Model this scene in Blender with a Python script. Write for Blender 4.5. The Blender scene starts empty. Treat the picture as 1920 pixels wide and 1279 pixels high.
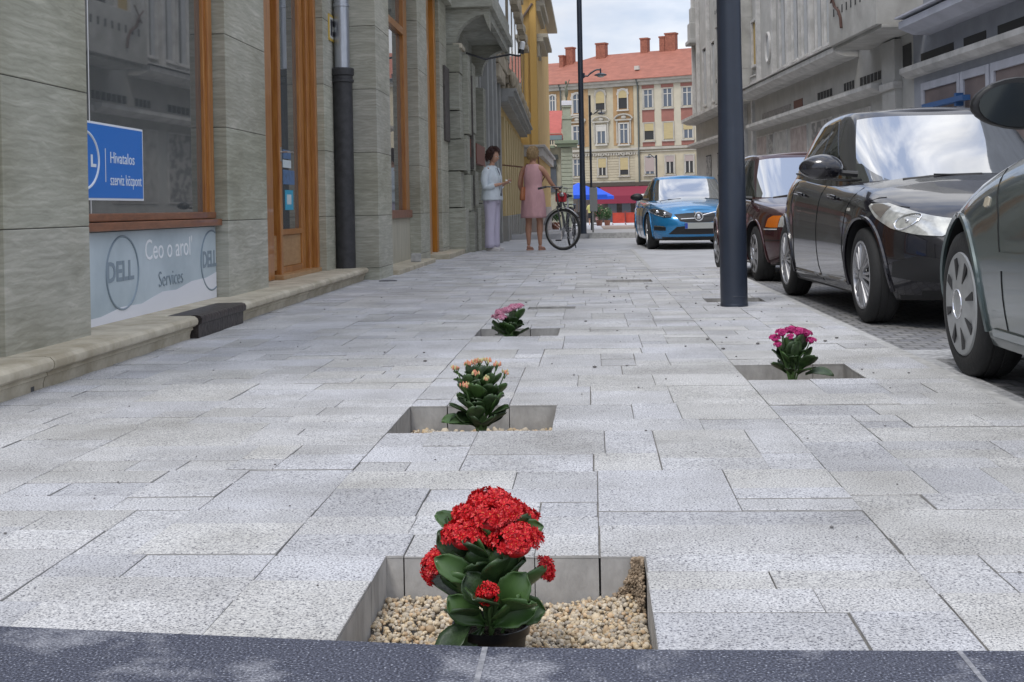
import bpy, bmesh, math, random
from math import sin, cos, pi, radians, sqrt, atan2
from mathutils import Vector, Matrix, noise
random.seed(7)
sc = bpy.context.scene
COL = sc.collection
# ------------------------------------------------------------------ camera
cam_d = bpy.data.cameras.new("camera")
cam = bpy.data.objects.new("camera", cam_d)
COL.objects.link(cam)
sc.camera = cam
YAW, ROLL = 150/2350.0, 0.019
cam_d.sensor_width = 36.0
cam_d.lens = 2350.0*36/1920
cam_d.shift_y = -(639.5-390)/1920
cam_d.clip_start = 0.05
cam_d.clip_end = 2000
cam.matrix_world = Matrix.Translation((0, 0, 0.70)) @ Matrix.Rotation(YAW, 4, 'Z') @ Matrix.Rotation(pi/2, 4, 'X') @ Matrix.Rotation(-ROLL, 4, 'Z')
# ------------------------------------------------------------------ world
SUN_EL, SUN_AZ = radians(58), radians(205)
w = bpy.data.worlds.new("World"); sc.world = w
w.use_nodes = True
nt = w.node_tree; nt.nodes.clear()
o_ = nt.nodes.new('ShaderNodeOutputWorld'); bg = nt.nodes.new('ShaderNodeBackground')
sky = nt.nodes.new('ShaderNodeTexSky'); sky.sky_type = 'NISHITA'; sky.sun_disc = False
sky.sun_elevation = SUN_EL; sky.sun_rotation = SUN_AZ
tc = nt.nodes.new('ShaderNodeTexCoord'); mp = nt.nodes.new('ShaderNodeMapping')
mp.inputs['Scale'].default_value = (1.0, 1.0, 2.6)
mp.inputs['Location'].default_value = (3.1, 1.7, 0.4)
nz = nt.nodes.new('ShaderNodeTexNoise'); nz.inputs['Scale'].default_value = 2.6; nz.inputs['Detail'].default_value = 7; nz.inputs['Roughness'].default_value = .55
rp = nt.nodes.new('ShaderNodeValToRGB')
rp.color_ramp.elements[0].position = .40; rp.color_ramp.elements[0].color = (0, 0, 0, 1)
rp.color_ramp.elements[1].position = .60; rp.color_ramp.elements[1].color = (1, 1, 1, 1)
nz2 = nt.nodes.new('ShaderNodeTexNoise'); nz2.inputs['Scale'].default_value = 4.5; nz2.inputs['Detail'].default_value = 6
rp2 = nt.nodes.new('ShaderNodeValToRGB')
rp2.color_ramp.elements[0].position = .35; rp2.color_ramp.elements[0].color = (6.8, 7.0, 7.5, 1)
rp2.color_ramp.elements[1].position = .62; rp2.color_ramp.elements[1].color = (11.6, 11.6, 11.8, 1)
veil = nt.nodes.new('ShaderNodeMixRGB'); veil.inputs[0].default_value = .45; veil.inputs[2].default_value = (7.2, 8.2, 10.8, 1)
mx = nt.nodes.new('ShaderNodeMixRGB')
L = nt.links.new
L(tc.outputs['Generated'], mp.inputs[0]); L(mp.outputs[0], nz.inputs['Vector']); L(mp.outputs[0], nz2.inputs['Vector'])
L(nz.outputs[0], rp.inputs[0]); L(nz2.outputs[0], rp2.inputs[0])
L(sky.outputs[0], veil.inputs[1])
L(rp.outputs[0], mx.inputs[0]); L(veil.outputs[0], mx.inputs[1]); L(rp2.outputs[0], mx.inputs[2])
sx_ = nt.nodes.new('ShaderNodeSeparateXYZ'); mr = nt.nodes.new('ShaderNodeMapRange'); mr.inputs[1].default_value = 0; mr.inputs[2].default_value = 1; mr.inputs[3].default_value = .60; mr.inputs[4].default_value = 1.28
vm = nt.nodes.new('ShaderNodeVectorMath'); vm.operation = 'SCALE'
L(tc.outputs['Generated'], sx_.inputs[0]); L(sx_.outputs[2], mr.inputs[0]); L(mx.outputs[0], vm.inputs[0]); L(mr.outputs[0], vm.inputs[3])
L(vm.outputs[0], bg.inputs[0]); bg.inputs[1].default_value = 0.10
L(bg.outputs[0], o_.inputs[0])
# ------------------------------------------------------------------ sun
sd = bpy.data.lights.new("sun", 'SUN'); sd.energy = 1.0; sd.angle = radians(14); sd.color = (1, .96, .9)
so = bpy.data.objects.new("sun", sd); COL.objects.link(so)
so.rotation_euler = (radians(90)-SUN_EL, 0, pi-SUN_AZ)
so.location = (0, 0, 30)
sc.view_settings.view_transform = 'Standard'; sc.view_settings.look = 'None'
sc.view_settings.exposure = 0.56; sc.view_settings.gamma = 1
sc.cycles.max_bounces = 6; sc.cycles.diffuse_bounces = 3; sc.cycles.glossy_bounces = 3
# ------------------------------------------------------------------ materials
MATS = {}
def mat(name, col, rough=.8, metal=0., var=.0, scale=6., bump=0., bscale=40., spec=.5, coat=0., coord='Object', stretch=(1,1,1), col2=None, detail=5, ior=None, lo=.35, hi=.65, attr=None):
    if name in MATS: return MATS[name]
    m = bpy.data.materials.new(name); MATS[name] = m; m.use_nodes = True
    n = m.node_tree; b = n.nodes['Principled BSDF']
    b.inputs['Base Color'].default_value = (*col, 1); b.inputs['Roughness'].default_value = rough
    b.inputs['Metallic'].default_value = metal
    b.inputs['Specular IOR Level'].default_value = spec
    if ior: b.inputs['IOR'].default_value = ior
    if coat: b.inputs['Coat Weight'].default_value = coat; b.inputs['Coat Roughness'].default_value = .03
    if var or bump or col2:
        t = n.nodes.new('ShaderNodeTexCoord'); mpp = n.nodes.new('ShaderNodeMapping')
        mpp.inputs['Scale'].default_value = stretch
        n.links.new(t.outputs[coord], mpp.inputs[0])
    if var or col2:
        z = n.nodes.new('ShaderNodeTexNoise'); z.inputs['Scale'].default_value = scale; z.inputs['Detail'].default_value = detail
        z.inputs['Roughness'].default_value = .62
        r = n.nodes.new('ShaderNodeValToRGB')
        c2 = col2 or tuple(min(1, c*(1+var)) for c in col)
        c1 = col if col2 else tuple(c*(1-var) for c in col)
        r.color_ramp.elements[0].position = lo; r.color_ramp.elements[0].color = (*c1, 1)
        r.color_ramp.elements[1].position = hi; r.color_ramp.elements[1].color = (*c2, 1)
        n.links.new(mpp.outputs[0], z.inputs['Vector']); n.links.new(z.outputs[0], r.inputs[0])
        out = r.outputs[0]
        if attr:
            a = n.nodes.new('ShaderNodeVertexColor'); a.layer_name = attr
            mm = n.nodes.new('ShaderNodeMixRGB'); mm.blend_type = 'MULTIPLY'; mm.inputs[0].default_value = 1
            n.links.new(out, mm.inputs[1]); n.links.new(a.outputs[0], mm.inputs[2]); out = mm.outputs[0]
        n.links.new(out, b.inputs['Base Color'])
    if bump:
        z = n.nodes.new('ShaderNodeTexNoise'); z.inputs['Scale'].default_value = bscale; z.inputs['Detail'].default_value = 4
        bb = n.nodes.new('ShaderNodeBump'); bb.inputs['Strength'].default_value = bump; bb.inputs['Distance'].default_value = .01
        n.links.new(mpp.outputs[0], z.inputs['Vector']); n.links.new(z.outputs[0], bb.inputs['Height']); n.links.new(bb.outputs[0], b.inputs['Normal'])
    return m
# ------------------------------------------------------------------ mesh helpers
TONED = ('green_grey_travertine', 'dark_grey_stone')
class MB:
    def __init__(s): s.v = []; s.f = []; s.m = []; s.c = []; s.ci = 0; s.tone = None
    def add(s, vs, fs, mi=0):
        o = len(s.v); s.v += [tuple(x) for x in vs]
        for f in fs: s.f.append(tuple(o+i for i in f)); s.m.append(mi); s.c.append(s.tone)
        return s
    def box(s, a, b, mi=0, M=None):
        x0, y0, z0 = a; x1, y1, z1 = b
        if x0 > x1: x0, x1 = x1, x0
        if y0 > y1: y0, y1 = y1, y0
        if z0 > z1: z0, z1 = z1, z0
        v = [(x0,y0,z0),(x1,y0,z0),(x1,y1,z0),(x0,y1,z0),(x0,y0,z1),(x1,y0,z1),(x1,y1,z1),(x0,y1,z1)]
        if M is not None: v = [M @ Vector(p) for p in v]
        return s.add(v, [(0,3,2,1),(4,5,6,7),(0,1,5,4),(1,2,6,5),(2,3,7,6),(3,0,4,7)], mi)
    def tube(s, path, r, n=8, mi=0, cap=True, closed=False, flat=None):
        P = [Vector(p) for p in path]; R = r if isinstance(r, (list, tuple)) else [r]*len(P)
        N = len(P); vs = []; fs = []; up = None
        for i, p in enumerate(P):
            if closed: d = P[(i+1) % N]-P[i-1]
            else: d = P[min(i+1, N-1)]-P[max(i-1, 0)]
            if d.length < 1e-9: d = Vector((0,0,1))
            d.normalize()
            if up is None:
                up = Vector((0,0,1)) if abs(d.z) < .9 else Vector((1,0,0))
            a = d.cross(up)
            if a.length < 1e-4: a = d.cross(Vector((.3,1,.2)))
            a.normalize(); b2 = a.cross(d).normalized(); up = b2
            ff = flat[i] if flat else 1
            for k in range(n):
                t = 2*pi*k/n
                vs.append(p+R[i]*(a*cos(t)+b2*sin(t)*ff))
        M_ = N if closed else N-1
        for i in range(M_):
            j = (i+1) % N
            for k in range(n):
                l = (k+1) % n
                fs.append((i*n+k, i*n+l, j*n+l, j*n+k))
        if cap and not closed:
            fs.append(tuple(range(n))[::-1]); fs.append(tuple((N-1)*n+k for k in range(n)))
        return s.add(vs, fs, mi)
    def lathe(s, prof, n=32, M=None, mi=0, a0=0, a1=2*pi):
        full = abs(a1-a0-2*pi) < 1e-6; vs = []; fs = []; m = len(prof); K = n if full else n+1
        for i in range(K):
            t = a0+(a1-a0)*i/n
            for (r, z) in prof: vs.append(Vector((r*cos(t), r*sin(t), z)))
        if M is not None: vs = [M @ p for p in vs]
        for i in range(n):
            j = (i+1) % K
            for k in range(m-1): fs.append((i*m+k, j*m+k, j*m+k+1, i*m+k+1))
        return s.add(vs, fs, mi)
    def prism(s, poly, h, M=None, mi=0):
        n = len(poly)
        vs = [Vector((p[0], p[1], 0)) for p in poly]+[Vector((p[0], p[1], h)) for p in poly]
        if M is not None: vs = [M @ p for p in vs]
        fs = [tuple(range(n))[::-1], tuple(range(n, 2*n))]+[(i, (i+1) % n, n+(i+1) % n, n+i) for i in range(n)]
        return s.add(vs, fs, mi)
    def grid(s, P, mi=0):
        nu = len(P); nv = len(P[0]); vs = [p for r in P for p in r]
        return s.add(vs, [(i*nv+j, (i+1)*nv+j, (i+1)*nv+j+1, i*nv+j+1) for i in range(nu-1) for j in range(nv-1)], mi)
    def sphere(s, c, r, mi=0, n=12, m=8):
        vs = []; fs = []
        rx, ry, rz = r if isinstance(r, (tuple, list)) else (r, r, r)
        for i in range(m+1):
            ph = pi*i/m
            for j in range(n):
                t = 2*pi*j/n; vs.append((c[0]+rx*sin(ph)*cos(t), c[1]+ry*sin(ph)*sin(t), c[2]+rz*cos(ph)))
        for i in range(m):
            for j in range(n):
                k = (j+1) % n
                fs.append((i*n+j, (i+1)*n+j, (i+1)*n+k, i*n+k))
        return s.add(vs, fs, mi)
    def build(s, name, mats, parent=None, smooth=False, bevel=0, angle=None, weld=False):
        me = bpy.data.meshes.new(name); me.from_pydata(s.v, [], s.f)
        if not isinstance(mats, (list, tuple)): mats = [mats]
        for m in mats: me.materials.append(m)
        me.polygons.foreach_set('material_index', s.m)
        if mats[0].name in TONED: s.c = [c or (1,1,1) for c in s.c]
        if any(c is not None for c in s.c):
            ca = me.color_attributes.new('tone', 'FLOAT_COLOR', 'CORNER')
            for p, c in zip(me.polygons, s.c):
                for li in p.loop_indices: ca.data[li].color = (*(c or (1,1,1)), 1)
        if weld or bevel or smooth:
            bm = bmesh.new(); bm.from_mesh(me)
            if weld: bmesh.ops.remove_doubles(bm, verts=bm.verts, dist=1e-5)
            if bevel:
                es = [e for e in bm.edges if len(e.link_faces) == 2 and e.calc_face_angle(0) > .6]
                bmesh.ops.bevel(bm, geom=es, offset=bevel, segments=2 if bevel > .004 else 1, affect='EDGES', profile=.6)
            bm.to_mesh(me); bm.free()
        if smooth:
            me.polygons.foreach_set('use_smooth', [True]*len(me.polygons))
            me.set_sharp_from_angle(angle=angle or radians(38))
        me.update()
        ob = bpy.data.objects.new(name, me); COL.objects.link(ob)
        if parent: ob.parent = parent
        return ob
def tag(o, label=None, cat=None, group=None, kind=None):
    if label: o['label'] = label
    if cat: o['category'] = cat
    if group: o['group'] = group
    if kind: o['kind'] = kind
    return o
def empty(name, loc=(0,0,0), rz=0, label=None, cat=None, group=None):
    e = bpy.data.objects.new(name, None); COL.objects.link(e); e.location = loc; e.rotation_euler = (0,0,rz)
    e.empty_display_size = .2
    return tag(e, label, cat, group)
def copy_tree(o, loc, rz=0, label=None):
    c = o.copy(); COL.objects.link(c); c.location = loc; c.rotation_euler = (0,0,rz)
    if label: c['label'] = label
    for ch in list(o.children):
        d = ch.copy(); COL.objects.link(d); d.parent = c
        for g in list(ch.children):
            e = g.copy(); COL.objects.link(e); e.parent = d
    return c
def text(s, size, M, m, parent, name='lettering', depth=.001, spacing=1.0, sx=1.0, bold=0):
    cu = bpy.data.curves.new('t', 'FONT'); cu.body = s; cu.size = size; cu.extrude = depth; cu.resolution_u = 3
    cu.space_character = spacing; cu.offset = bold
    ob = bpy.data.objects.new('t', cu); COL.objects.link(ob)
    dg = bpy.context.evaluated_depsgraph_get(); dg.update()
    me = bpy.data.meshes.new_from_object(ob.evaluated_get(dg))
    bpy.data.objects.remove(ob); 
    me.transform(M @ Matrix.Diagonal((sx,1,1,1))); me.materials.clear(); me.materials.append(m)
    o = bpy.data.objects.new(name, me); COL.objects.link(o); o.parent = parent
    return o
def interp(L, x):
    if x <= L[0][0]: return L[0][1]
    for (a, b), (c, d) in zip(L, L[1:]):
        if x <= c:
            t = (x-a)/(c-a); return b+(d-b)*t
    return L[-1][1]
def sinterp(L, x):
    # monotone-ish smooth interpolation (Catmull-Rom)
    n = len(L)
    if x <= L[0][0]: return L[0][1]
    if x >= L[-1][0]: return L[-1][1]
    for i in range(n-1):
        if x <= L[i+1][0]:
            x0, y0 = L[i]; x1, y1 = L[i+1]
            m0 = (y1-L[i-1][1])/(x1-L[i-1][0]) if i > 0 else (y1-y0)/(x1-x0)
            m1 = (L[i+2][1]-y0)/(L[i+2][0]-x0) if i < n-2 else (y1-y0)/(x1-x0)
            h = x1-x0; t = (x-x0)/h
            return (2*t**3-3*t**2+1)*y0+(t**3-2*t**2+t)*h*m0+(-2*t**3+3*t**2)*y1+(t**3-t**2)*h*m1
def smooth01(t): t = max(0, min(1, t)); return t*t*(3-2*t)
# ================================================================== GROUND
def gz(y):      # the square falls away gently behind the parked blue car
    return -.14-.0087*max(0, y-33) if y > 33 else interp([(12,-.062),(22,-.13),(33,-.14)], y)
# paving slab material: pale exposed aggregate with dark grit
def slab_mat():
    m = bpy.data.materials.new('pale_granite_slab'); m.use_nodes = True; n = m.node_tree; b = n.nodes['Principled BSDF']; l = n.links.new
    t = n.nodes.new('ShaderNodeTexCoord')
    v = n.nodes.new('ShaderNodeTexNoise'); v.inputs['Scale'].default_value = 210; v.inputs['Detail'].default_value = 2.5; v.inputs['Roughness'].default_value = .7
    r = n.nodes.new('ShaderNodeValToRGB'); cr = r.color_ramp
    cr.elements[0].position = .36; cr.elements[0].color = (.10,.10,.12,1); cr.elements[1].position = .46; cr.elements[1].color = (.55,.55,.565,1)
    e = cr.elements.new(.58); e.color = (.64,.64,.65,1); e = cr.elements.new(.68); e.color = (.86,.855,.84,1)
    v2 = n.nodes.new('ShaderNodeTexNoise'); v2.inputs['Scale'].default_value = 2.3; v2.inputs['Detail'].default_value = 9; v2.inputs['Roughness'].default_value = .62
    r2 = n.nodes.new('ShaderNodeValToRGB'); r2.color_ramp.elements[0].position = .28; r2.color_ramp.elements[0].color = (.66,.65,.625,1); r2.color_ramp.elements[1].position = .62; r2.color_ramp.elements[1].color = (1.0,1.0,1.0,1)
    v3 = n.nodes.new('ShaderNodeTexVoronoi'); v3.inputs['Scale'].default_value = 120
    r3 = n.nodes.new('ShaderNodeValToRGB'); r3.color_ramp.elements[0].position = .12; r3.color_ramp.elements[0].color = (.35,.35,.37,1); r3.color_ramp.elements[1].position = .24; r3.color_ramp.elements[1].color = (1,1,1,1)
    a = n.nodes.new('ShaderNodeVertexColor'); a.layer_name = 'tone'
    def mul(x, y, f=1.):
        q = n.nodes.new('ShaderNodeMixRGB'); q.blend_type = 'MULTIPLY'; q.inputs[0].default_value = f; l(x, q.inputs[1]); l(y, q.inputs[2]); return q.outputs[0]
    l(t.outputs['Object'], v.inputs['Vector']); l(t.outputs['Object'], v2.inputs['Vector']); l(t.outputs['Object'], v3.inputs['Vector'])
    l(v.outputs[0], r.inputs[0]); l(v2.outputs[0], r2.inputs[0]); l(v3.outputs['Distance'], r3.inputs[0])
    c = mul(r.outputs[0], a.outputs[0]); c = mul(c, r2.outputs[0]); c = mul(c, r3.outputs[0], .75)
    l(c, b.inputs['Base Color']); b.inputs['Roughness'].default_value = .82
    bb = n.nodes.new('ShaderNodeBump'); bb.inputs['Strength'].default_value = .35; bb.inputs['Distance'].default_value = .002
    l(v.outputs[0], bb.inputs['Height']); l(bb.outputs[0], b.inputs['Normal'])
    return m
M_SLAB = slab_mat()
M_CUT = mat('cut_concrete', (.37,.36,.345), .85, var=.25, scale=9, bump=.3, bscale=60, stretch=(1,1,.5))
M_JOINT = mat('joint_sand', (.21,.20,.185), .95, var=.3, scale=30)
pv = MB()
HOLES = [(-.43,.09,1.974,2.52), (-.66,-.14,3.92,4.44), (-.66,-.20,6.82,7.26), (.60,1.07,5.02,5.50), (.81,1.22,9.05,9.40), (-.46,-.13,8.62,8.86), (.12,.54,11.55,11.95)]
SLABS = []
rs = random.Random(21)
def split(x0, x1, y0, y1):
    w_, h_ = x1-x0, y1-y0
    mw = rs.choice([.26,.36,.46,.58]); mh = rs.choice([.20,.28,.38,.5])
    if w_ <= mw+.02 and h_ <= mh+.02: SLABS.append((x0,x1,y0,y1)); return
    g = .13
    def cut(a, b):
        lo = a+.25*(b-a); hi = b-.25*(b-a)
        if b-a < .34: return (a+b)/2
        return min(b-.13, max(a+.13, rs.uniform(lo, hi)))
    if (w_/mw > h_/mh): c = cut(x0, x1); split(x0, c, y0, y1); split(c, x1, y0, y1)
    else: c = cut(y0, y1); split(x0, x1, y0, c); split(x0, x1, c, y1)
YE = 20.6
def strip(x0, x1, y0, y1, holes=(), runs=None):
    y = y0
    for h in sorted(holes, key=lambda q: q[2]):
        if h[2] > y+.01: long_split(x0, x1, y, h[2])
        if h[0]-x0 > .05: split(x0, h[0], h[2], h[3])
        if x1-h[1] > .05: split(h[1], x1, h[2], h[3])
        y = h[3]
    if y1 > y+.01: long_split(x0, x1, y, y1)
def long_split(x0, x1, y0, y1):
    y = y0
    while y < y1-.01:
        n_ = y+rs.uniform(.75, 1.9)
        if y1-n_ < .6: n_ = y1
        split(x0, x1, y, n_); y = n_
H = HOLES
strip(-2.40, -.66, 1.974, YE)
strip(-.66, .60, 1.974, YE, [H[0], H[1], H[2], H[5], H[6]])
strip(.60, 1.40, 1.974, 14.0, [H[3], H[4]])
for (x0,x1,y0,y1) in SLABS:
    g = rs.choice([.0006,.0008,.001,.0012]); gx = rs.choice([.0007,.0009,.0012,.0015,.0015,.0035]) 
    k = rs.choice([rs.uniform(.80,.88), rs.uniform(.9,1.0), rs.uniform(.86,1.0)]); wm = rs.choice([(1,1,1),(1,.99,.95),(.975,.98,1.0),(1,.995,.98)])
    t_ = tuple(k*c for c in wm)
    z = rs.uniform(-.0018, .0018); dx, dy = rs.uniform(-.0012,.0012), rs.uniform(-.0012,.0012)
    a, b, c, d = x0+gx, x1-gx*.6, y0+g, y1-g; e = .0018
    zz = [z+dx*((px-x0)/(x1-x0)-.5)+dy*((py-y0)/(y1-y0)-.5)*2 for px, py in ((a,c),(b,c),(b,d),(a,d))]
    top = [(a+e,c+e,zz[0]),(b-e,c+e,zz[1]),(b-e,d-e,zz[2]),(a+e,d-e,zz[3])]
    mid = [(a,c,zz[0]-e*.7),(b,c,zz[1]-e*.7),(b,d,zz[2]-e*.7),(a,d,zz[3]-e*.7)]
    bot = [(a,c,-.15),(b,c,-.15),(b,d,-.15),(a,d,-.15)]
    pv.tone = t_
    pv.add(top+mid, [(0,1,2,3)]+[(4+i,4+(i+1)%4,(i+1)%4,i) for i in range(4)], 0)
    pv.tone = (1,1,1)
    pv.add(mid+bot, [(4+i,4+(i+1)%4,(i+1)%4,i) for i in range(4)], 1)
tag(pv.build('pavement', [M_SLAB, M_CUT]), kind='structure')
# sand in the joints, cut away at the tree pits: frame of quads around holes
bed = MB()
def bed_rect(x0,x1,y0,y1,z=-.0055): bed.add([(x0,y0,z),(x1,y0,z),(x1,y1,z),(x0,y1,z)], [(0,1,2,3)])
xs = sorted({-2.9, 1.40}|{h[0] for h in H}|{h[1] for h in H}); ys = sorted({1.0, 14.0}|{h[2] for h in H}|{h[3] for h in H})
for i in range(len(xs)-1):
    for j in range(len(ys)-1):
        cx, cy = (xs[i]+xs[i+1])/2, (ys[j]+ys[j+1])/2
        if any(h[0] < cx < h[1] and h[2] < cy < h[3] for h in H): continue
        bed_rect(xs[i], xs[i+1], ys[j], ys[j+1])
bed_rect(-2.9, .58, 14.0, 20.6)
for h in H:
    bed_rect(h[0]-.01, h[1]+.01, h[2]-.01, h[3]+.01, -.13)
tag(bed.build('sand_bed', M_JOINT), kind='structure')
# dark granite strip in the foreground, pale dust rubbed into parts of it
def dark_mat():
    m = bpy.data.materials.new('dark_granite'); m.use_nodes = True; n = m.node_tree; b = n.nodes['Principled BSDF']; l = n.links.new
    t = n.nodes.new('ShaderNodeTexCoord')
    v = n.nodes.new('ShaderNodeTexNoise'); v.inputs['Scale'].default_value = 240; v.inputs['Detail'].default_value = 3
    r = n.nodes.new('ShaderNodeValToRGB'); cr = r.color_ramp; cr.elements[0].position = .38; cr.elements[0].color = (.020,.022,.034,1); cr.elements[1].position = .62; cr.elements[1].color = (.098,.106,.145,1)
    e = cr.elements.new(.72); e.color = (.45,.47,.52,1)
    g = n.nodes.new('ShaderNodeTexNoise'); g.inputs['Scale'].default_value = 3.6; g.inputs['Detail'].default_value = 8; g.inputs['Roughness'].default_value = .7
    r2 = n.nodes.new('ShaderNodeValToRGB'); r2.color_ramp.elements[0].position = .52; r2.color_ramp.elements[0].color = (0,0,0,1); r2.color_ramp.elements[1].position = .74; r2.color_ramp.elements[1].color = (.7,.7,.7,1)
    r3 = n.nodes.new('ShaderNodeValToRGB'); r3.color_ramp.elements[0].position = .35; r3.color_ramp.elements[0].color = (.22,.23,.27,1); r3.color_ramp.elements[1].position = .6; r3.color_ramp.elements[1].color = (.62,.62,.64,1)
    q = n.nodes.new('ShaderNodeMixRGB')
    l(t.outputs['Object'], v.inputs['Vector']); l(t.outputs['Object'], g.inputs['Vector']); l(v.outputs[0], r.inputs[0]); l(g.outputs[0], r2.inputs[0]); l(v.outputs[0], r3.inputs[0])
    l(r2.outputs[0], q.inputs[0]); l(r.outputs[0], q.inputs[1]); l(r3.outputs[0], q.inputs[2]); l(q.outputs[0], b.inputs['Base Color']); b.inputs['Roughness'].default_value = .7
    bb = n.nodes.new('ShaderNodeBump'); bb.inputs['Strength'].default_value = .3; bb.inputs['Distance'].default_value = .002; l(v.outputs[0], bb.inputs['Height']); l(bb.outputs[0], b.inputs['Normal'])
    return m
ds = MB()
edge = [(-2.1,2.15),(-1.05,2.078),(-.62,2.030),(-.18,1.982),(.10,1.972),(.547,1.972),(1.5,1.978)]
for (a, ya), (b, yb) in zip(edge, edge[1:]):
    z = .0042; vs = [(a,1.1,z),(b,1.1,z),(b,yb,z),(a,ya,z)]
    ds.add(vs+[(p[0],p[1],-.2) for p in vs], [(0,1,2,3),(2,6,7,3),(1,0,4,5)])
o = ds.build('granite_strip', dark_mat()); tag(o, kind='structure')
mj = MB(); mj.box((-.187,1.1,-.15),(-.178,1.979,.0052)); mj.box((.547,1.1,-.15),(.555,1.970,.0052))
tag(mj.build('mortar_joint', mat('mortar', (.16,.165,.18), .9, col2=(.34,.34,.36), scale=60)), kind='structure')
# kerb side
kb = MB(); kb.box((1.402,1.0,-.3),(1.46,14.0,-.006)); kb.box((.66,14.0,-.3),(1.40,14.05,-.006))
kb.box((.603,14.0,-.3),(.66,20.6,-.004))
kb.box((-.1,32.93,-.3),(9,33.02,.004))
tag(kb.build('kerb', mat('kerb_stone', (.42,.415,.40), .85, var=.2, scale=12), bevel=.004), kind='structure')
# road: small granite setts
def sett_mat():
    m = bpy.data.materials.new('granite_setts'); m.use_nodes = True; n = m.node_tree; b = n.nodes['Principled BSDF']; l = n.links.new
    t = n.nodes.new('ShaderNodeTexCoord')
    br = n.nodes.new('ShaderNodeTexBrick'); br.inputs['Scale'].default_value = 1; br.inputs['Brick Width'].default_value = .11; br.inputs['Row Height'].default_value = .1
    br.inputs['Mortar Size'].default_value = .008; br.inputs['Color1'].default_value = (.19,.19,.20,1); br.inputs['Color2'].default_value = (.27,.265,.26,1); br.inputs['Mortar'].default_value = (.12,.12,.115,1)
    v = n.nodes.new('ShaderNodeTexNoise'); v.inputs['Scale'].default_value = 90; v.inputs['Detail'].default_value = 4
    g = n.nodes.new('ShaderNodeTexNoise'); g.inputs['Scale'].default_value = .7; g.inputs['Detail'].default_value = 5
    r = n.nodes.new('ShaderNodeValToRGB'); r.color_ramp.elements[0].position = .3; r.color_ramp.elements[0].color = (.7,.7,.7,1); r.color_ramp.elements[1].position = .7; r.color_ramp.elements[1].color = (1.35,1.35,1.35,1)
    q = n.nodes.new('ShaderNodeMixRGB'); q.blend_type = 'MULTIPLY'; q.inputs[0].default_value = .8
    q2 = n.nodes.new('ShaderNodeMixRGB'); q2.blend_type = 'MULTIPLY'; q2.inputs[0].default_value = .8
    l(t.outputs['Object'], br.inputs['Vector']); l(t.outputs['Object'], v.inputs['Vector']); l(t.outputs['Object'], g.inputs['Vector'])
    l(v.outputs[0], r.inputs[0]); l(br.outputs[0], q.inputs[1]); l(r.outputs[0], q.inputs[2])
    r2 = n.nodes.new('ShaderNodeValToRGB'); r2.color_ramp.elements[0].position = .35; r2.color_ramp.elements[0].color = (.75,.75,.75,1); r2.color_ramp.elements[1].position = .65; r2.color_ramp.elements[1].color = (1.15,1.15,1.15,1)
    l(g.outputs[0], r2.inputs[0]); l(q.outputs[0], q2.inputs[1]); l(r2.outputs[0], q2.inputs[2]); l(q2.outputs[0], b.inputs['Base Color'])
    bb = n.nodes.new('ShaderNodeBump'); bb.inputs['Strength'].default_value = .6; bb.inputs['Distance'].default_value = .006; l(br.outputs['Fac'], bb.inputs['Height']); bb.invert = True
    l(bb.outputs[0], b.inputs['Normal']); b.inputs['Roughness'].default_value = .75
    return m
rd = MB()
rd.grid([[(x, y, gz(y)) for y in (-6,4,8,12,13,14.2)] for x in (1.4,3,5,8,10.5)])
tag(rd.build('road', sett_mat()), kind='structure')
# light granite crossing course + square
M_SQ = mat('square_paving', (.46,.46,.47), .85, var=.13, scale=2.2, bump=.2, bscale=30)
sq = MB()
ysq = [14.2,15,16,18,20,22,25,29,33]
sq.grid([[(x, y, gz(y)-.001) for y in ysq] for x in (-12,-6,-3,0,.4,.9,1.4,4,8,14)])
ysq = [33.0,40,60,80,100,130,170]
sq.grid([[(x, y, gz(y)+.14*smooth01(1-(y-33)/12)) for y in ysq] for x in (-60,-20,-8,-2,2,8,20,60)])
sq.add([(-60,33,-.3),(60,33,-.3),(60,33,.0),(-60,33,.0)], [(0,1,2,3)])
tag(sq.build('square', M_SQ), kind='structure')
cr = MB()
cr.box((1.462,6.05,-.2),(3.5,6.42,-.052)); cr.box((1.462,4.0,-.2),(1.60,6.02,-.050))
tag(cr.build('crossing_course', mat('light_setts', (.40,.40,.40), .85, var=.3, scale=30, bump=.5, bscale=50)), kind='structure')
bp = MB(); bp.grid([[(x, y, gz(y)+.012) for y in (46,52,60,70,80)] for x in (.5+.0,1.6,3,5,9)])
tag(bp.build('brown_paving', mat('brown_paving', (.27,.21,.17), .85, var=.15, scale=3)), kind='structure')
gr = MB(); gr.add([(-900,-300,-4),(900,-300,-4),(900,1500,-4),(-900,1500,-4)], [(0,1,2,3)])
tag(gr.build('ground', mat('earth', (.2,.19,.17), .9, var=.2, scale=.1)), kind='structure')
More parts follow.
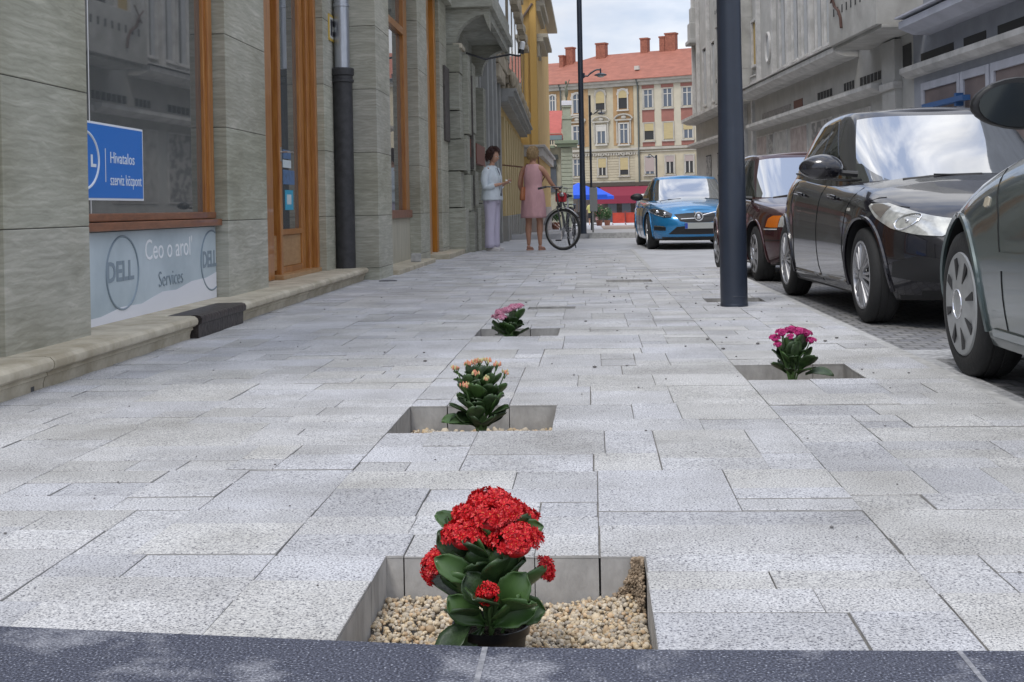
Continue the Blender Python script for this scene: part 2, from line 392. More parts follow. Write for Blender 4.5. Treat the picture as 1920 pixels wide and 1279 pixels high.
# gravel in the tree pits
def gravel(nm, rect, n, base, size):
    g = MB(); r = random.Random(n)
    ico = bmesh.new(); bmesh.ops.create_icosphere(ico, subdivisions=1, radius=1); iv = [v.co.copy() for v in ico.verts]; fi = [tuple(v.index for v in f.verts) for f in ico.faces]; ico.free()
    for i in range(n):
        x, y = r.uniform(rect[0]+.004, rect[1]-.004), r.uniform(rect[2]+.004, rect[3]-.004)
        s = size*r.uniform(.6, 1.35)*(1.6 if r.random() < .03 else 1)
        M = Matrix.Translation((x, y, base+.02*noise.noise(Vector((x*6, y*6, 0)))+r.uniform(-.006,.006))) @ Matrix.Rotation(r.uniform(0,6.3), 4, (r.uniform(-1,1), r.uniform(-1,1), r.uniform(-1,1)))
        sc_ = (s*r.uniform(.8,1.3), s*r.uniform(.7,1.1), s*r.uniform(.55,.9))
        k = r.uniform(.7, 1.12); c = r.choice([(1,.91,.76),(1,.87,.66),(.95,.91,.84),(.70,.68,.66),(.95,.76,.56),(1,.95,.86)])
        g.tone = tuple(k*q for q in c)
        g.add([M @ Vector((p.x*sc_[0]*r.uniform(.85,1.15), p.y*sc_[1]*r.uniform(.85,1.15), p.z*sc_[2]*r.uniform(.85,1.15))) for p in iv], fi)
    o = g.build(nm, MATS.get('pebble') or mat('pebble', (.60,.54,.45), .8, var=.12, scale=60, attr='tone'), smooth=True, angle=radians(60))
    return tag(o, None, 'gravel', kind='stuff')
g = gravel('gravel', HOLES[0], 6800, -.088, .0051); tag(g, 'cream pebble gravel filling the nearest pit around the red flowers')
g = gravel('gravel', HOLES[1], 900, -.088, .009); tag(g, 'sparse pale gravel at the bottom of the pit with the peach budded plant')
g = gravel('gravel', HOLES[3], 500, -.11, .010); tag(g, 'gravel lying in the right hand pit under the magenta flowers')
# dirt wedge on the back wall of first pit
d = MB(); r = random.Random(8); ico = bmesh.new(); bmesh.ops.create_icosphere(ico, subdivisions=1, radius=1); iv = [v.co.copy() for v in ico.verts]; fi = [tuple(v.index for v in f.verts) for f in ico.faces]; ico.free()
for i in range(1900):
    v = r.random(); z = -.004-.092*v; wd = .022+.060*v*v; x = .088-wd*r.random()**1.3; s = r.uniform(.0009,.0034)
    dep = (.002+.010*v)*r.random(); y = 2.518-dep
    if r.random() < .35: x, y = .088-(.003+.015*v)*r.random(), 2.52-(.02+.09*v)*r.random()
    d.add([(x+p.x*s*r.uniform(.7,1.5), y+p.y*s, z+p.z*s*r.uniform(.7,1.3)) for p in iv], fi)
tag(d.build('dirt', mat('sandy_dirt', (.30,.23,.16), .95, var=.45, scale=50, bump=.8, bscale=90)), 'crumbly brown dirt heaped in the right back corner of the nearest pit', 'dirt', kind='stuff')
# loose grit on the slabs
r = random.Random(5); ico = bmesh.new(); bmesh.ops.create_icosphere(ico, subdivisions=1, radius=1); iv = [v.co.copy() for v in ico.verts]; fi = [tuple(v.index for v in f.verts) for f in ico.faces]; ico.free()
gt = MB()
for i in range(230):
    y = 2.2+16*r.random()**1.3; x = r.uniform(-2.1, 1.35)
    if r.random() < .35: x = r.uniform(.1, 1.35); y = r.uniform(4.5, 13)
    if any(h[0]-.02 < x < h[1]+.02 and h[2]-.02 < y < h[3]+.02 for h in H): continue
    if y > 13.5 and x > .6: continue
    s = r.choice([.003,.004,.004,.005,.006,.009]) if y > 5 else r.uniform(.002,.0045)
    gt.add([(x+p.x*s*1.2, y+p.y*s, .002+(p.z+.6)*s*.55) for p in iv], fi)
tag(gt.build('loose_grit', mat('grit', (.13,.125,.12), .9)), 'dark crumbs of grit scattered over the pale paving slabs', 'grit', kind='stuff')
# small covers
cv = MB()
cv.lathe([(0,.004),(.085,.004),(.09,.001),(.09,-.004)], 24, Matrix.Translation((-2.03,12.3,.003)))
tag(cv.build('drain_cover', mat('iron_dark', (.09,.09,.095), .7, var=.2, scale=20), smooth=True), 'small round iron drain cover beside the end of the stone plinth', 'drain cover')
# ================================================================== LEFT SIDE: STONE CLAD BUILDING
def clad_mat(name, c1, c2, c3):
    m = bpy.data.materials.new(name); m.use_nodes = True; n = m.node_tree; b = n.nodes['Principled BSDF']; l = n.links.new
    t = n.nodes.new('ShaderNodeTexCoord')
    mp_ = n.nodes.new('ShaderNodeMapping'); mp_.inputs['Scale'].default_value = (1,.7,6.0); mp_.inputs['Rotation'].default_value = (.12,.0,0)
    nz_ = n.nodes.new('ShaderNodeTexNoise'); nz_.inputs['Scale'].default_value = 4.; nz_.inputs['Detail'].default_value = 7; nz_.inputs['Roughness'].default_value = .62; nz_.inputs['Distortion'].default_value = 1.1
    r = n.nodes.new('ShaderNodeValToRGB'); cr = r.color_ramp
    cr.elements[0].position = .28; cr.elements[0].color = (*c1,1); cr.elements[1].position = .52; cr.elements[1].color = (*c2,1); e = cr.elements.new(.68); e.color = (*c3,1)
    w_ = n.nodes.new('ShaderNodeTexWave'); w_.bands_direction = 'Z'; w_.inputs['Scale'].default_value = 11.; w_.inputs['Distortion'].default_value = 5; w_.inputs['Detail'].default_value = 3; w_.inputs['Detail Scale'].default_value = 1.1
    r2 = n.nodes.new('ShaderNodeValToRGB'); r2.color_ramp.elements[0].position = .0; r2.color_ramp.elements[0].color = (.945,.945,.94,1); r2.color_ramp.elements[1].position = .45; r2.color_ramp.elements[1].color = (1.04,1.04,1.04,1)
    q = n.nodes.new('ShaderNodeMixRGB'); q.blend_type = 'MULTIPLY'; q.inputs[0].default_value = 1
    l(t.outputs['Object'], mp_.inputs[0]); l(mp_.outputs[0], nz_.inputs['Vector']); l(t.outputs['Object'], w_.inputs['Vector'])
    l(nz_.outputs[0], r.inputs[0]); l(w_.outputs[0], r2.inputs[0]); l(r.outputs[0], q.inputs[1]); l(r2.outputs[0], q.inputs[2]); a_ = n.nodes.new('ShaderNodeVertexColor'); a_.layer_name = 'tone'; q3 = n.nodes.new('ShaderNodeMixRGB'); q3.blend_type = 'MULTIPLY'; q3.inputs[0].default_value = 1
    st = n.nodes.new('ShaderNodeTexNoise'); st.inputs['Scale'].default_value = 1.3; st.inputs['Detail'].default_value = 8; rs_ = n.nodes.new('ShaderNodeValToRGB'); rs_.color_ramp.elements[0].position = .32; rs_.color_ramp.elements[0].color = (.78,.77,.72,1); rs_.color_ramp.elements[1].position = .55; rs_.color_ramp.elements[1].color = (1,1,1,1)
    q4 = n.nodes.new('ShaderNodeMixRGB'); q4.blend_type = 'MULTIPLY'; q4.inputs[0].default_value = 1; l(t.outputs['Object'], st.inputs['Vector']); l(st.outputs[0], rs_.inputs[0])
    l(q.outputs[0], q3.inputs[1]); l(a_.outputs[0], q3.inputs[2]); l(q3.outputs[0], q4.inputs[1]); l(rs_.outputs[0], q4.inputs[2]); l(q4.outputs[0], b.inputs['Base Color'])
    b.inputs['Roughness'].default_value = .72
    bb = n.nodes.new('ShaderNodeBump'); bb.inputs['Strength'].default_value = .10; bb.inputs['Distance'].default_value = .003; l(w_.outputs[0], bb.inputs['Height']); l(bb.outputs[0], b.inputs['Normal'])
    return m
M_CLAD = clad_mat('green_grey_travertine', (.315,.315,.26), (.42,.415,.35), (.53,.52,.45))
M_PLINTH = mat('cream_limestone', (.36,.31,.22), .7, col2=(.56,.51,.40), scale=5, detail=8, bump=.25, bscale=40)
M_WOOD = mat('orange_varnished_wood', (.30,.105,.022), .35, col2=(.44,.19,.045), scale=5, stretch=(8,8,.7), coat=.3)
M_WOOD2 = mat('brown_varnished_wood', (.17,.06,.022), .4, col2=(.27,.10,.04), scale=5, stretch=(2,2,9), coat=.3)
M_WOODP = mat('pale_wood_panel', (.36,.20,.085), .45, col2=(.45,.27,.13), scale=4, stretch=(2,2,9), coat=.2)
M_GLASS = mat('shop_glass', (.085,.092,.092), .02, spec=1.0, ior=2.1)
M_DARK = mat('dark_void', (.02,.02,.02), .9)
M_GAP = mat('joint_black', (.045,.045,.04), .95)
def fX(y): return -2.42-.022*(y-5.9)
A = empty('clad_building', (-2.6, 9, 0), label='stone clad shop building with green grey pillars along the left pavement', cat='building')
IA = Matrix.Translation((2.6,-9,0))
def bA(mb, name, mats, **k):
    o = mb.build(name, mats, **k); o.data.transform(IA); o.parent = A; return o
ZJ = [.12,.65,1.29,1.93,2.57,3.21,3.9]
def pillar(y0, y1, dep, x=None, zb=.12, h=3.9, joints=ZJ):
    m = MB(); X = fX((y0+y1)/2) if x is None else x
    zs_ = [zb]+[z for z in joints if z > zb+.1 and z < h]+[h]
    for a, b in zip(zs_, zs_[1:]):
        k_ = random.uniform(.88, 1.06); m.tone = (k_, k_*random.uniform(.98,1.01), k_*random.uniform(.94,1.0))
        m.box((X-dep, y0, a+.002), (X, y1, b-.002))
    bb = MB()
    o = bA(m, 'pillar', M_CLAD, bevel=.003)
    m2 = MB(); m2.box((X-dep, y0+.004, zb), (X-.004, y1-.004, h)); g = m2.build('mortar', M_GAP); g.data.transform(IA); g.parent = o
    return o
pillar(5.0, 5.875, .5); pillar(8.44, 9.48, .5); pillar(11.95, 12.66, .5)
pillar(3.4, 4.7, .5, x=-2.62)
pillar(12.56, 13.42, .5, x=-2.155, zb=-.02); pillar(16.5, 17.45, .5, x=-2.27, zb=-.02)
pillar(18.6, 19.55, .45, x=-2.235, zb=-.02)
# back wall mass and lintel
m = MB(); m.box((-6, 3, -.2), (-2.98, 19.6, 8)); bA(m, 'wall', M_CLAD)
m = MB(); m.box((-3.0, 3, 3.9), (-2.45, 12.5, 8)); m.box((-3.0, 12.5, 3.9), (-2.14, 19.6, 8)); m.box((-3.0,11.96,-.1),(-2.62,19.5,3.9)); bA(m, 'upper_wall', M_CLAD, bevel=.003)
# ------------- shop window 1
wX = -2.60
win = MB(); win.box((wX-.03, 5.6, .71), (wX-.012, 8.32, 3.7))
f = bA(win, 'shop_window', M_GLASS)
def bAs(mb, name, mats, parent, **k):
    o = mb.build(name, mats, **k); o.data.transform(IA); o.parent = parent; return o
m = MB(); m.box((wX-.05, 8.31, .70), (wX+.035, 8.40, 3.7)); m.box((wX-.05, 8.28, .70), (wX+.012, 8.315, 3.7))
bAs(m, 'frame', M_WOOD, f, bevel=.006)
m = MB(); m.box((wX-.05, 5.6, .668), (wX+.04, 8.41, .712)); m.box((wX-.05, 5.6, .618), (wX+.075, 8.43, .664))
bAs(m, 'sill', M_WOOD2, f, bevel=.006)
m = MB(); m.box((wX-.06,8.16,.72),(wX-.035,8.22,3.6)); bAs(m, 'blind_rail', mat('grey_blind', (.2,.2,.19), .8, var=.3, scale=3, stretch=(1,30,.1)), f)
m = MB(); m.tube([(wX-.004,6.375,.7),(wX-.004,6.375,2.6)], .004, 6); bAs(m, 'pane_joint', mat('silver', (.6,.6,.6), .3, metal=1), f)
# blue sign in the window
SG = empty('window_sign', (wX, 6.75, .99), label='bright blue rectangular sign with white lettering at the foot of the shop window', cat='sign')
m = MB(); m.box((wX-.006, 6.0, .782), (wX+.002, 7.13, 1.195)); o = m.build('sign_border', mat('sign_white', (.8,.82,.85), .35)); 
def pS(o): o.data.transform(Matrix.Translation((-wX,-6.75,-.99))); o.parent = SG; return o
pS(o); m = MB(); m.box((wX+.0022, 6.012, .794), (wX+.0045, 7.115, 1.183)); pS(m.build('sign_face', mat('sign_blue', (.015,.17,.58), .35)))
M_WH = mat('sign_lettering', (.75,.8,.85), .4)
# text plane: x -> +Y world, y -> +Z, normal +X
TX = Matrix(((0,0,1,0),(1,0,0,0),(0,1,0,0),(0,0,0,1)))
def wt(s, size, y, z, X, m_, parent, off, **k):
    M_ = Matrix.Translation((X-off[0], y-off[1], z-off[2])) @ TX
    return text(s, size, M_, m_, parent, **k)
OS = (wX, 6.75, .99)
wt('Hivatalos', .088, 6.62, .985, wX+.005, M_WH, SG, OS, sx=1.12)
wt('szerviz központ', .088, 6.62, .865, wX+.005, M_WH, SG, OS, sx=.84)
m = MB(); m.box((wX+.005,6.553,.88),(wX+.0065,6.560,1.06)); pS(m.build('divider', M_WH))
m = MB(); m.tube([(wX+.0045, 6.25+.215*cos(a*pi/24), .99+.155*sin(a*pi/24)) for a in range(48)], .007, 6, closed=True); pS(m.build('round_emblem', M_WH))
m = MB(); m.box((wX+.005,6.36,.955),(wX+.0065,6.385,1.02)); m.box((wX+.005,6.385,.955),(wX+.0065,6.43,.972)); pS(m.build('emblem_letter', M_WH))
# lower banner
BN = empty('banner_panel', (-2.57, 7.4, .36), label='pale blue and white printed banner panel leaning under the shop window sill', cat='banner')
ob = (-2.57, 7.4, .36)
def pB(o): o.data.transform(Matrix.Translation((2.57,-7.4,-.36))); o.parent = BN; return o
bX = -2.575
m = MB(); m.box((bX-.02, 5.7, .125), (bX, 8.43, .612)); pB(m.build('board', mat('banner_pale', (.40,.48,.52), .4, col2=(.56,.64,.68), scale=1.5)))
m = MB(); pl = [(5.7,.128),(8.425,.128),(8.425,.30),(8.2,.275),(7.9,.27),(7.6,.235),(7.35,.24),(7.0,.195),(6.7,.20),(6.4,.17),(5.7,.165)]
m.prism(pl, .0015, Matrix.Translation((bX+.0008,0,0)) @ TX); pB(m.build('snow_drift', mat('banner_white', (.78,.79,.83), .5)))
for cy in (6.72, 8.33):
    m = MB(); m.tube([(bX+.001, cy+.235*cos(a*pi/24), .385+.20*sin(a*pi/24)) for a in range(48) if cy < 7 or cos(a*pi/24) < .4], .0065, 6, closed=cy < 7, flat=None)
    pB(m.build('ring_mark', mat('banner_grey', (.24,.30,.35), .5)))
MG = MATS['banner_grey']
wt('DELL', .15, 6.49, .345, bX+.0015, MG, BN, ob, sx=1.18, bold=.004)
wt('DELL', .15, 8.13, .345, bX+.0015, MG, BN, ob, sx=.9, bold=.004)
wt("Ceo o arol'", .17, 7.06, .44, bX+.0015, mat('banner_letter_white', (.88,.90,.92), .5), BN, ob, sx=1.1, bold=.0)
wt('Services', .135, 7.28, .27, bX+.0025, MG, BN, ob, sx=1.02, bold=-.002)
# ------------- plinth step
pr = [(-.62,.0),(-.62,.125),(-.045,.130),(-.02,.126),(-.004,.112),(0,.098),(-.004,.082),(-.02,.070),(-.035,.066),(-.03,.052),(-.042,.046),(-.05,.02),(-.05,-.05)]
def plinth(y0, y1, xo, nm='plinth_step', mt=M_PLINTH, prof=pr, label=None):
    m = MB(); n = len(prof)
    X0, X1 = xo-.0075*(y0-5), xo-.0075*(y1-5)
    P = [[(X0+p[0], y0, p[1]) for p in prof], [(X1+p[0], y1, p[1]) for p in prof]]
    m.grid(P); m.add(P[0], [tuple(range(n))]); m.add(P[1], [tuple(range(n))[::-1]])
    return bA(m, nm, mt, smooth=True, angle=radians(30))
for a, b in ((2.6,4.98),(4.99,6.9),(7.88,9.9),(9.91,12.5)): plinth(a, b, -2.20)
plinth(6.9, 7.88, -2.35)
m = MB()
for y0 in (4.55,):
    m.box((-2.36,3.2,-.02),(-2.249,4.9,.045))
bA(m, 'cellar_vent', mat('vent_dark', (.08,.08,.08), .8))
# second step by next window
m = MB(); m.box((-2.5,13.43,-.1),(-2.09,16.6,.05)); m.box((-2.5,17.45,-.1),(-2.0,19.9,.07)); bA(m, 'door_step', M_PLINTH, bevel=.012)
# doormat lump (dark stone infill) -> black mat
MT = MB(); n = len(pr)
prm = [(-.36,.0),(-.36,.132),(-.03,.137),(-.008,.130),(0,.115),(-.002,.09),(-.02,.08),(-.022,.0),(-.03,-.02)]
P = [[(-2.20+p[0], 6.92, p[1]-.006) for p in prm], [(-2.21+p[0], 7.86, p[1]-.006) for p in prm]]
MT.grid(P); MT.add(P[0], [tuple(range(len(prm)))]); MT.add(P[1], [tuple(range(len(prm)))[::-1]])
tag(MT.build('stone_block', mat('black_wet_stone', (.035,.027,.025), .45, var=.6, scale=25, bump=.6, bscale=30), smooth=True, angle=radians(35)), 'dark brown black stone block set into the pale plinth below the banner', 'stone block')
# ------------- door
dX = -2.74
D = MB(); D.box((dX-.03,10.4,.20),(dX,12.0,3.7)); dr = bA(D, 'door', M_GLASS)
m = MB()
for (a, b, p) in ((9.46,9.66,.10),(10.20,10.42,.06),(10.44,10.54,.03),(10.60,10.68,.075),(10.70,10.80,.03),(11.58,11.72,.03),(11.76,11.86,.06),(11.88,11.97,.11)):
    m.box((dX-.05,a,.13),(dX+p,b,3.7))
m.box((dX-.05,9.66,.13),(dX+.02,10.2,3.7))
m.box((dX-.04,10.8,.50),(dX+.035,11.58,.55)); m.box((dX-.04,10.8,.14),(dX+.03,11.58,.22))
bAs(m, 'door_frame', M_WOOD, dr, bevel=.008)
m = MB(); m.box((dX-.04,10.8,.221),(dX+.012,11.58,.499)); m.box((dX-.04,10.44,.2),(dX+.035,10.6,.5)); bAs(m, 'lower_panel', M_WOODP, dr, bevel=.004)
m = MB(); m.box((dX-.05,10.45,.122),(dX+.13,11.95,.165)); m.box((dX-.05,10.3,.06),(dX+.17,11.97,.121)); bAs(m, 'threshold', M_WOODP, dr, bevel=.008)
m = MB(); m.tube([(dX+.07,10.64,1.22),(dX+.13,10.64,1.22),(dX+.135,10.70,1.22),(dX+.13,10.86,1.225)], .008, 8); m.box((dX+.074,10.62,1.14),(dX+.079,10.66,1.26)); bAs(m, 'door_handle', MATS['silver'], dr, bevel=0)
# stickers on the door glass
m = MB(); m.box((dX+.0005,11.06,.72),(dX+.003,11.36,.90)); bAs(m, 'cyan_sticker', mat('sticker_cyan', (.03,.36,.55), .4), dr)
m = MB(); m.box((dX+.0032,11.12,.77),(dX+.0045,11.28,.86)); m.box((dX+.0005,11.0,1.10),(dX+.003,11.3,1.17)); bAs(m, 'white_sticker', mat('sticker_white', (.6,.68,.7), .4), dr)
m = MB(); m.box((dX+.0005,11.0,.95),(dX+.003,11.42,1.08)); m.box((dX+.0005,11.0,1.18),(dX+.003,11.30,1.26)); bAs(m, 'blue_sticker', mat('sticker_blue', (.08,.16,.30), .4, var=.3, scale=20), dr)
m = MB(); m.box((dX+.0005,10.83,.62),(dX+.003,10.93,1.1)); bAs(m, 'opening_notice', mat('sticker_pale', (.34,.38,.36), .4, var=.3, scale=30), dr)
# ------------- number tile
TI = empty('number_tile', (-2.56, 12.32, 2.52), label='small yellow framed ceramic number tile fixed high on the third pillar', cat='tile')
m = MB(); m.box((0,-.12,-.13),(.012,.14,.13)); 
m.build('tile_frame', mat('tile_yellow', (.62,.42,.08), .3), TI)
m = MB(); m.box((.0121,-.095,-.105),(.014,.115,.105)); m.build('tile_face', mat('tile_cream', (.66,.66,.60), .25), TI)
m = MB()
for a, b, c, d in ((-.07,-.02,.02,.08),(.03,.02,.09,.08),(-.07,-.08,-.01,-.02),(.02,-.08,.09,-.03),(-.005,-.09,.008,.09)): m.box((.0141,a,b),(.0155,c,d))
m.build('tile_figure', mat('tile_black', (.05,.05,.06), .3), TI)
# ------------- drain pipe
DP = empty('drain_pipe', (-2.47, 12.42, .12), label='drain pipe with black iron lower length and silver top beside the third pillar', cat='drain pipe')
m = MB(); R_ = .098
m.lathe([(R_,0),(R_,1.86),(R_+.016,1.87),(R_+.016,1.89),(R_+.004,1.90),(R_+.004,1.93),(R_+.018,1.94),(R_+.018,2.0),(R_+.01,2.01),(R_-.02,2.01)], 32, None)
m.build('iron_pipe', mat('black_pipe_iron', (.035,.035,.038), .5, var=.3, scale=12, bump=.15, bscale=20), DP, smooth=True)
m = MB(); m.lathe([(R_-.022,2.0),(R_-.022,2.62),(R_-.015,2.625),(R_-.015,2.65),(R_-.022,2.655),(R_-.022,5)], 32); m.build('zinc_pipe', mat('zinc', (.42,.44,.48), .35, metal=.75, var=.15, scale=8, stretch=(1,1,.3)), DP, smooth=True)
# ------------- second window
w2 = -2.44
m = MB(); m.box((w2-.03,13.4,.70),(w2,16.2,3.7)); f = bA(m, 'shop_window', M_GLASS)
m = MB(); m.box((w2-.04,16.06,.70),(w2+.05,16.36,3.7)); m.box((w2-.04,13.4,2.96),(w2+.05,16.06,3.05)); m.box((w2-.04,13.4,3.05),(w2+.02,13.6,3.7)); bAs(m, 'frame', M_WOOD, f, bevel=.006)
m = MB(); m.box((w2-.04,13.4,.60),(w2+.07,16.45,.70)); bAs(m, 'sill', mat('red_sill', (.22,.10,.06), .5, var=.2, scale=12), f, bevel=.006)
m = MB(); m.box((w2-.04,13.4,-.1),(w2+.03,16.5,.598)); bAs(m, 'stall_riser', mat('cream_panel', (.42,.40,.32), .7, var=.14, scale=3, stretch=(1,6,.6)), f)
# ------------- second door, orange
m = MB(); m.box((-2.45,17.46,.07),(-2.36,18.6,3.9)); d2 = bA(m, 'door', M_WOOD, bevel=.01)
m = MB(); m.box((-2.36,17.5,.07),(-2.29,17.75,3.9)); m.box((-2.36,17.86,.07),(-2.31,18.0,3.9)); m.box((-2.36,18.35,.07),(-2.28,18.55,3.9)); bAs(m, 'door_frame', mat('deep_orange_wood', (.42,.17,.02), .35, var=.15, scale=4, stretch=(6,6,.5), coat=.3), d2, bevel=.01)
# loose block
m = MB(); m.box((-.057,-.057,0),(.057,.057,.10)); o = m.build('concrete_block', mat('block_grey', (.42,.42,.41), .9, var=.15, scale=20), bevel=.006); o.location = (-2.2, 15.5, .055)
tag(o, 'small grey concrete cube sitting on the step by the fifth pillar', 'block')
# ================================================================== BAY BUILDING
Bb = empty('bay_building', (-2.3, 22, 0), label='grey green stone building with arched projecting bay over the pavement', cat='building')
IB = Matrix.Translation((2.3,-22,0))
def bB(mb, name, mats, parent=None, **k):
    o = mb.build(name, mats, **k); o.data.transform(IB); o.parent = parent or Bb; return o
M_CL2 = clad_mat('dark_grey_stone', (.235,.235,.195), (.34,.34,.29), (.43,.43,.375))
M_DKB = mat('slate_brown', (.085,.075,.068), .8, var=.3, scale=10, bump=.3, bscale=20)
m = MB(); m.box((-6,19.6,-.3),(-2.28,25.6,9)); bB(m, 'wall', M_CL2)
def pier(x0, x1, y0, y1, cuts):
    m = MB(); g = MB()
    for i, (a, b, e, s) in enumerate(cuts):
        k_ = random.uniform(.8, 1.1); m.tone = (k_, k_, k_*.97)
        m.box((x0, y0-e, a+.008), (x1+s, y1, b-.008))
    o = bB(m, 'pilaster', M_CL2, bevel=.008); g.box((x0+.01,y0+.03,cuts[0][0]),(x1-.08,y1-.01,cuts[-1][1])); bB(g, 'mortar', M_GAP, o)
pier(-2.42,-2.02,19.62,20.15,[(-.1,.72,.05,.04),(.72,1.30,0,-.03),(1.30,1.80,.02,.04),(1.80,2.25,0,-.02),(2.25,2.85,.03,-.03),(2.85,3.3,0,-.02)])
pier(-2.42,-1.93,20.15,20.6,[(-.1,.66,.0,.03),(.66,1.26,.02,-.02),(1.26,1.9,0,-.06),(1.9,3.2,.02,-.03)])
pier(-2.42,-1.98,21.3,21.9,[(-.1,.72,.03,.04),(.72,1.35,0,-.0),(1.35,2.0,.03,-.04),(2.0,3.2,.0,-.02)])
pier(-2.42,-2.04,23.7,24.2,[(-.1,.8,.03,.05),(.8,1.6,0,0),(1.6,3.0,.02,.02)])
m = MB()
for a, b in ((1.35,2.9),(.75,1.25)): m.box((-2.0,20.61,a),(-1.935,20.68,b))
m.box((-2.2,20.7,.0),(-2.06,21.28,2.9)); m.box((-2.36,19.0,1.75),(-2.2,19.58,2.9))
bB(m, 'dark_infill', M_DKB, bevel=.01)
m = MB(); m.box((-2.10,20.60,1.55),(-1.975,20.66,1.85)); m.box((-2.1,21.95,1.5),(-2.0,23.6,1.85)); bB(m, 'sign_plate', mat('plate_maroon', (.20,.08,.06), .6))
# bay with quarter arches at both ends
X_ = -1.56
def arch_plate(y0, y1):
    pts = [(-2.45,3.3),(-2.10,3.3)]
    for i in range(1, 13):
        a = i/12*pi/2*.93
        pts.append((-2.10+.50*(1-cos(a)), 3.3+.47*sin(a)))
    pts += [(-1.60,3.60),(X_,3.52),(X_,3.87),(-2.45,3.87)]
    M_ = Matrix(((1,0,0,0),(0,0,1,0),(0,1,0,0),(0,0,0,1)))
    m = MB(); m.prism(pts, y1-y0, Matrix.Translation((0,y0,0)) @ M_); return m
bB(arch_plate(19.72,19.98), 'arch_bracket', M_CL2); bB(arch_plate(24.3,24.6), 'arch_bracket', M_CL2)
m = MB(); m.box((-2.5,19.62,3.87),(-1.50,24.7,4.02)); m.box((-2.5,19.7,4.02),(-1.56,24.6,4.3)); m.box((-2.4,19.8,4.3),(-1.62,24.5,7.5)); m.box((-1.66,19.99,3.72),(X_-.01,24.29,3.868)); bay = bB(m, 'bay', M_CL2, bevel=.01)
m = MB(); m.box((-1.619,20.3,4.35),(-1.60,22.0,6)); m.box((-1.619,22.4,4.35),(-1.60,24.1,6)); bB(m, 'bay_window', M_GLASS, bay)
m = MB(); m.box((-2.14,19.64,3.24),(-2.0,20.2,3.31)); bB(m, 'impost', M_PLINTH, bevel=.01)
# security camera
SC = empty('security_camera', (-1.6, 22, 3.35), label='white security camera on a black curved arm below the bay', cat='camera')
m = MB(); m.tube([(-.5,-.6,.02),(-.2,-.3,-.06),(.02,0,.02),(.2,0,.05),(.36,0,.02),(.40,0,.03)], .018, 8); m.build('arm', mat('black_plastic', (.02,.02,.022), .45), SC, smooth=True)
Mc = Matrix.Translation((.40,0,.06)) @ Matrix.Rotation(radians(12),4,'Y')
m = MB(); m.lathe([(0,0),(.05,0),(.05,.07),(.03,.08)], 16, Mc); m.build('hood', MATS['black_plastic'], SC, smooth=True)
m = MB(); m.lathe([(.042,.07),(.045,.08),(.045,.20),(.03,.215),(0,.22)], 16, Mc); m.build('housing', mat('white_plastic', (.75,.76,.76), .35), SC, smooth=True)
# ================================================================== ORNATE PALE BUILDING
C_ = empty('cream_building', (-2.3, 34, 0), label='pale cream ornate stone building between the bay and the yellow house', cat='building')
IC = Matrix.Translation((2.3,-34,0))
def bC(mb, name, mats, parent=None, **k):
    o = mb.build(name, mats, **k); o.data.transform(IC); o.parent = parent or C_; return o
def cX(y): return -2.12-.022*(y-25)
m = MB(); M_CREAM = mat('cream_stone', (.36,.31,.23), .85, var=.25, scale=3, bump=.5, bscale=6); M_GREYR = mat('grey_render', (.30,.30,.285), .85, var=.12, scale=2)
m.add([(-7,25.6,-.3),(cX(25.6)-.12,25.6,-.3),(cX(31)-.12,31,-.3),(-7,31,-.3)]+[(-7,25.6,9),(cX(25.6)-.12,25.6,9),(cX(31)-.12,31,9),(-7,31,9)], [(0,1,5,4),(1,2,6,5),(2,3,7,6),(3,0,4,7),(4,5,6,7)])
bC(m, 'grey_wall', M_GREYR)
m = MB(); m.add([(-7,31,-.3),(cX(31),31,-.3),(cX(47)-.0,47,-.3),(-7,47,-.3)]+[(-7,31,3.3),(cX(31),31,3.3),(cX(47),47,3.3),(-7,47,3.3)], [(0,1,5,4),(1,2,6,5),(2,3,7,6),(3,0,4,7),(4,5,6,7)])
M_YEL = mat('ochre_render', (.54,.38,.15), .85, var=.10, scale=1.5); bC(m, 'ochre_wall', M_YEL)
for i in range(11):
    y = 31.4+i*1.45; m = MB(); m.box((cX(y)-.02,y,-.2),(cX(y)+.10,y+.42,3.0)); bC(m, 'lesene', mat('ochre_light', (.52,.41,.22), .85), bevel=.01)
for i in range(11):
    y = 31.9+i*1.45; m = MB(); m.box((cX(y)-.03,y,.5),(cX(y)+.012,y+.85,2.7)); bC(m, 'window', M_GLASS)
for i in range(11):
    y = 31.4+i*1.45; m = MB(); m.box((cX(y)-.02,y-.03,-.3),(cX(y)+.16,y+.45,.5)); bC(m, 'stone_base', M_GREYR, bevel=.01)
for k in range(7):
    y = 26+k*.8; m = MB(); m.box((cX(y)-.14,y,-.3),(cX(y)+.02+.05*(k % 2),y+.3,5.5)); bC(m, 'pilaster', M_GREYR, bevel=.01)
for k in range(4):
    y = 26.35+k*1.6
    for za, zb_ in ((.7,2.6),(3.1,5)): m = MB(); m.box((cX(y)-.15,y,za),(cX(y)-.10,y+.4,zb_)); bC(m, 'window', M_GLASS)
m = MB(); y0, y1 = 30.5, 46.3
for (za, zb_, p) in ((3.3,3.42,.25),(3.42,3.56,.38),(3.56,3.62,.45)):
    m.add([(cX(y0)-.3,y0,za),(cX(y0)+p,y0,za),(cX(y1)+p,y1,za),(cX(y1)-.3,y1,za)]+[(cX(y0)-.3,y0,zb_),(cX(y0)+p,y0,zb_),(cX(y1)+p,y1,zb_),(cX(y1)-.3,y1,zb_)], [(0,3,2,1),(4,5,6,7),(0,1,5,4),(1,2,6,5),(2,3,7,6),(3,0,4,7)])
bC(m, 'cornice', M_GREYR)
m = MB(); rr = random.Random(3)
z = 3.7
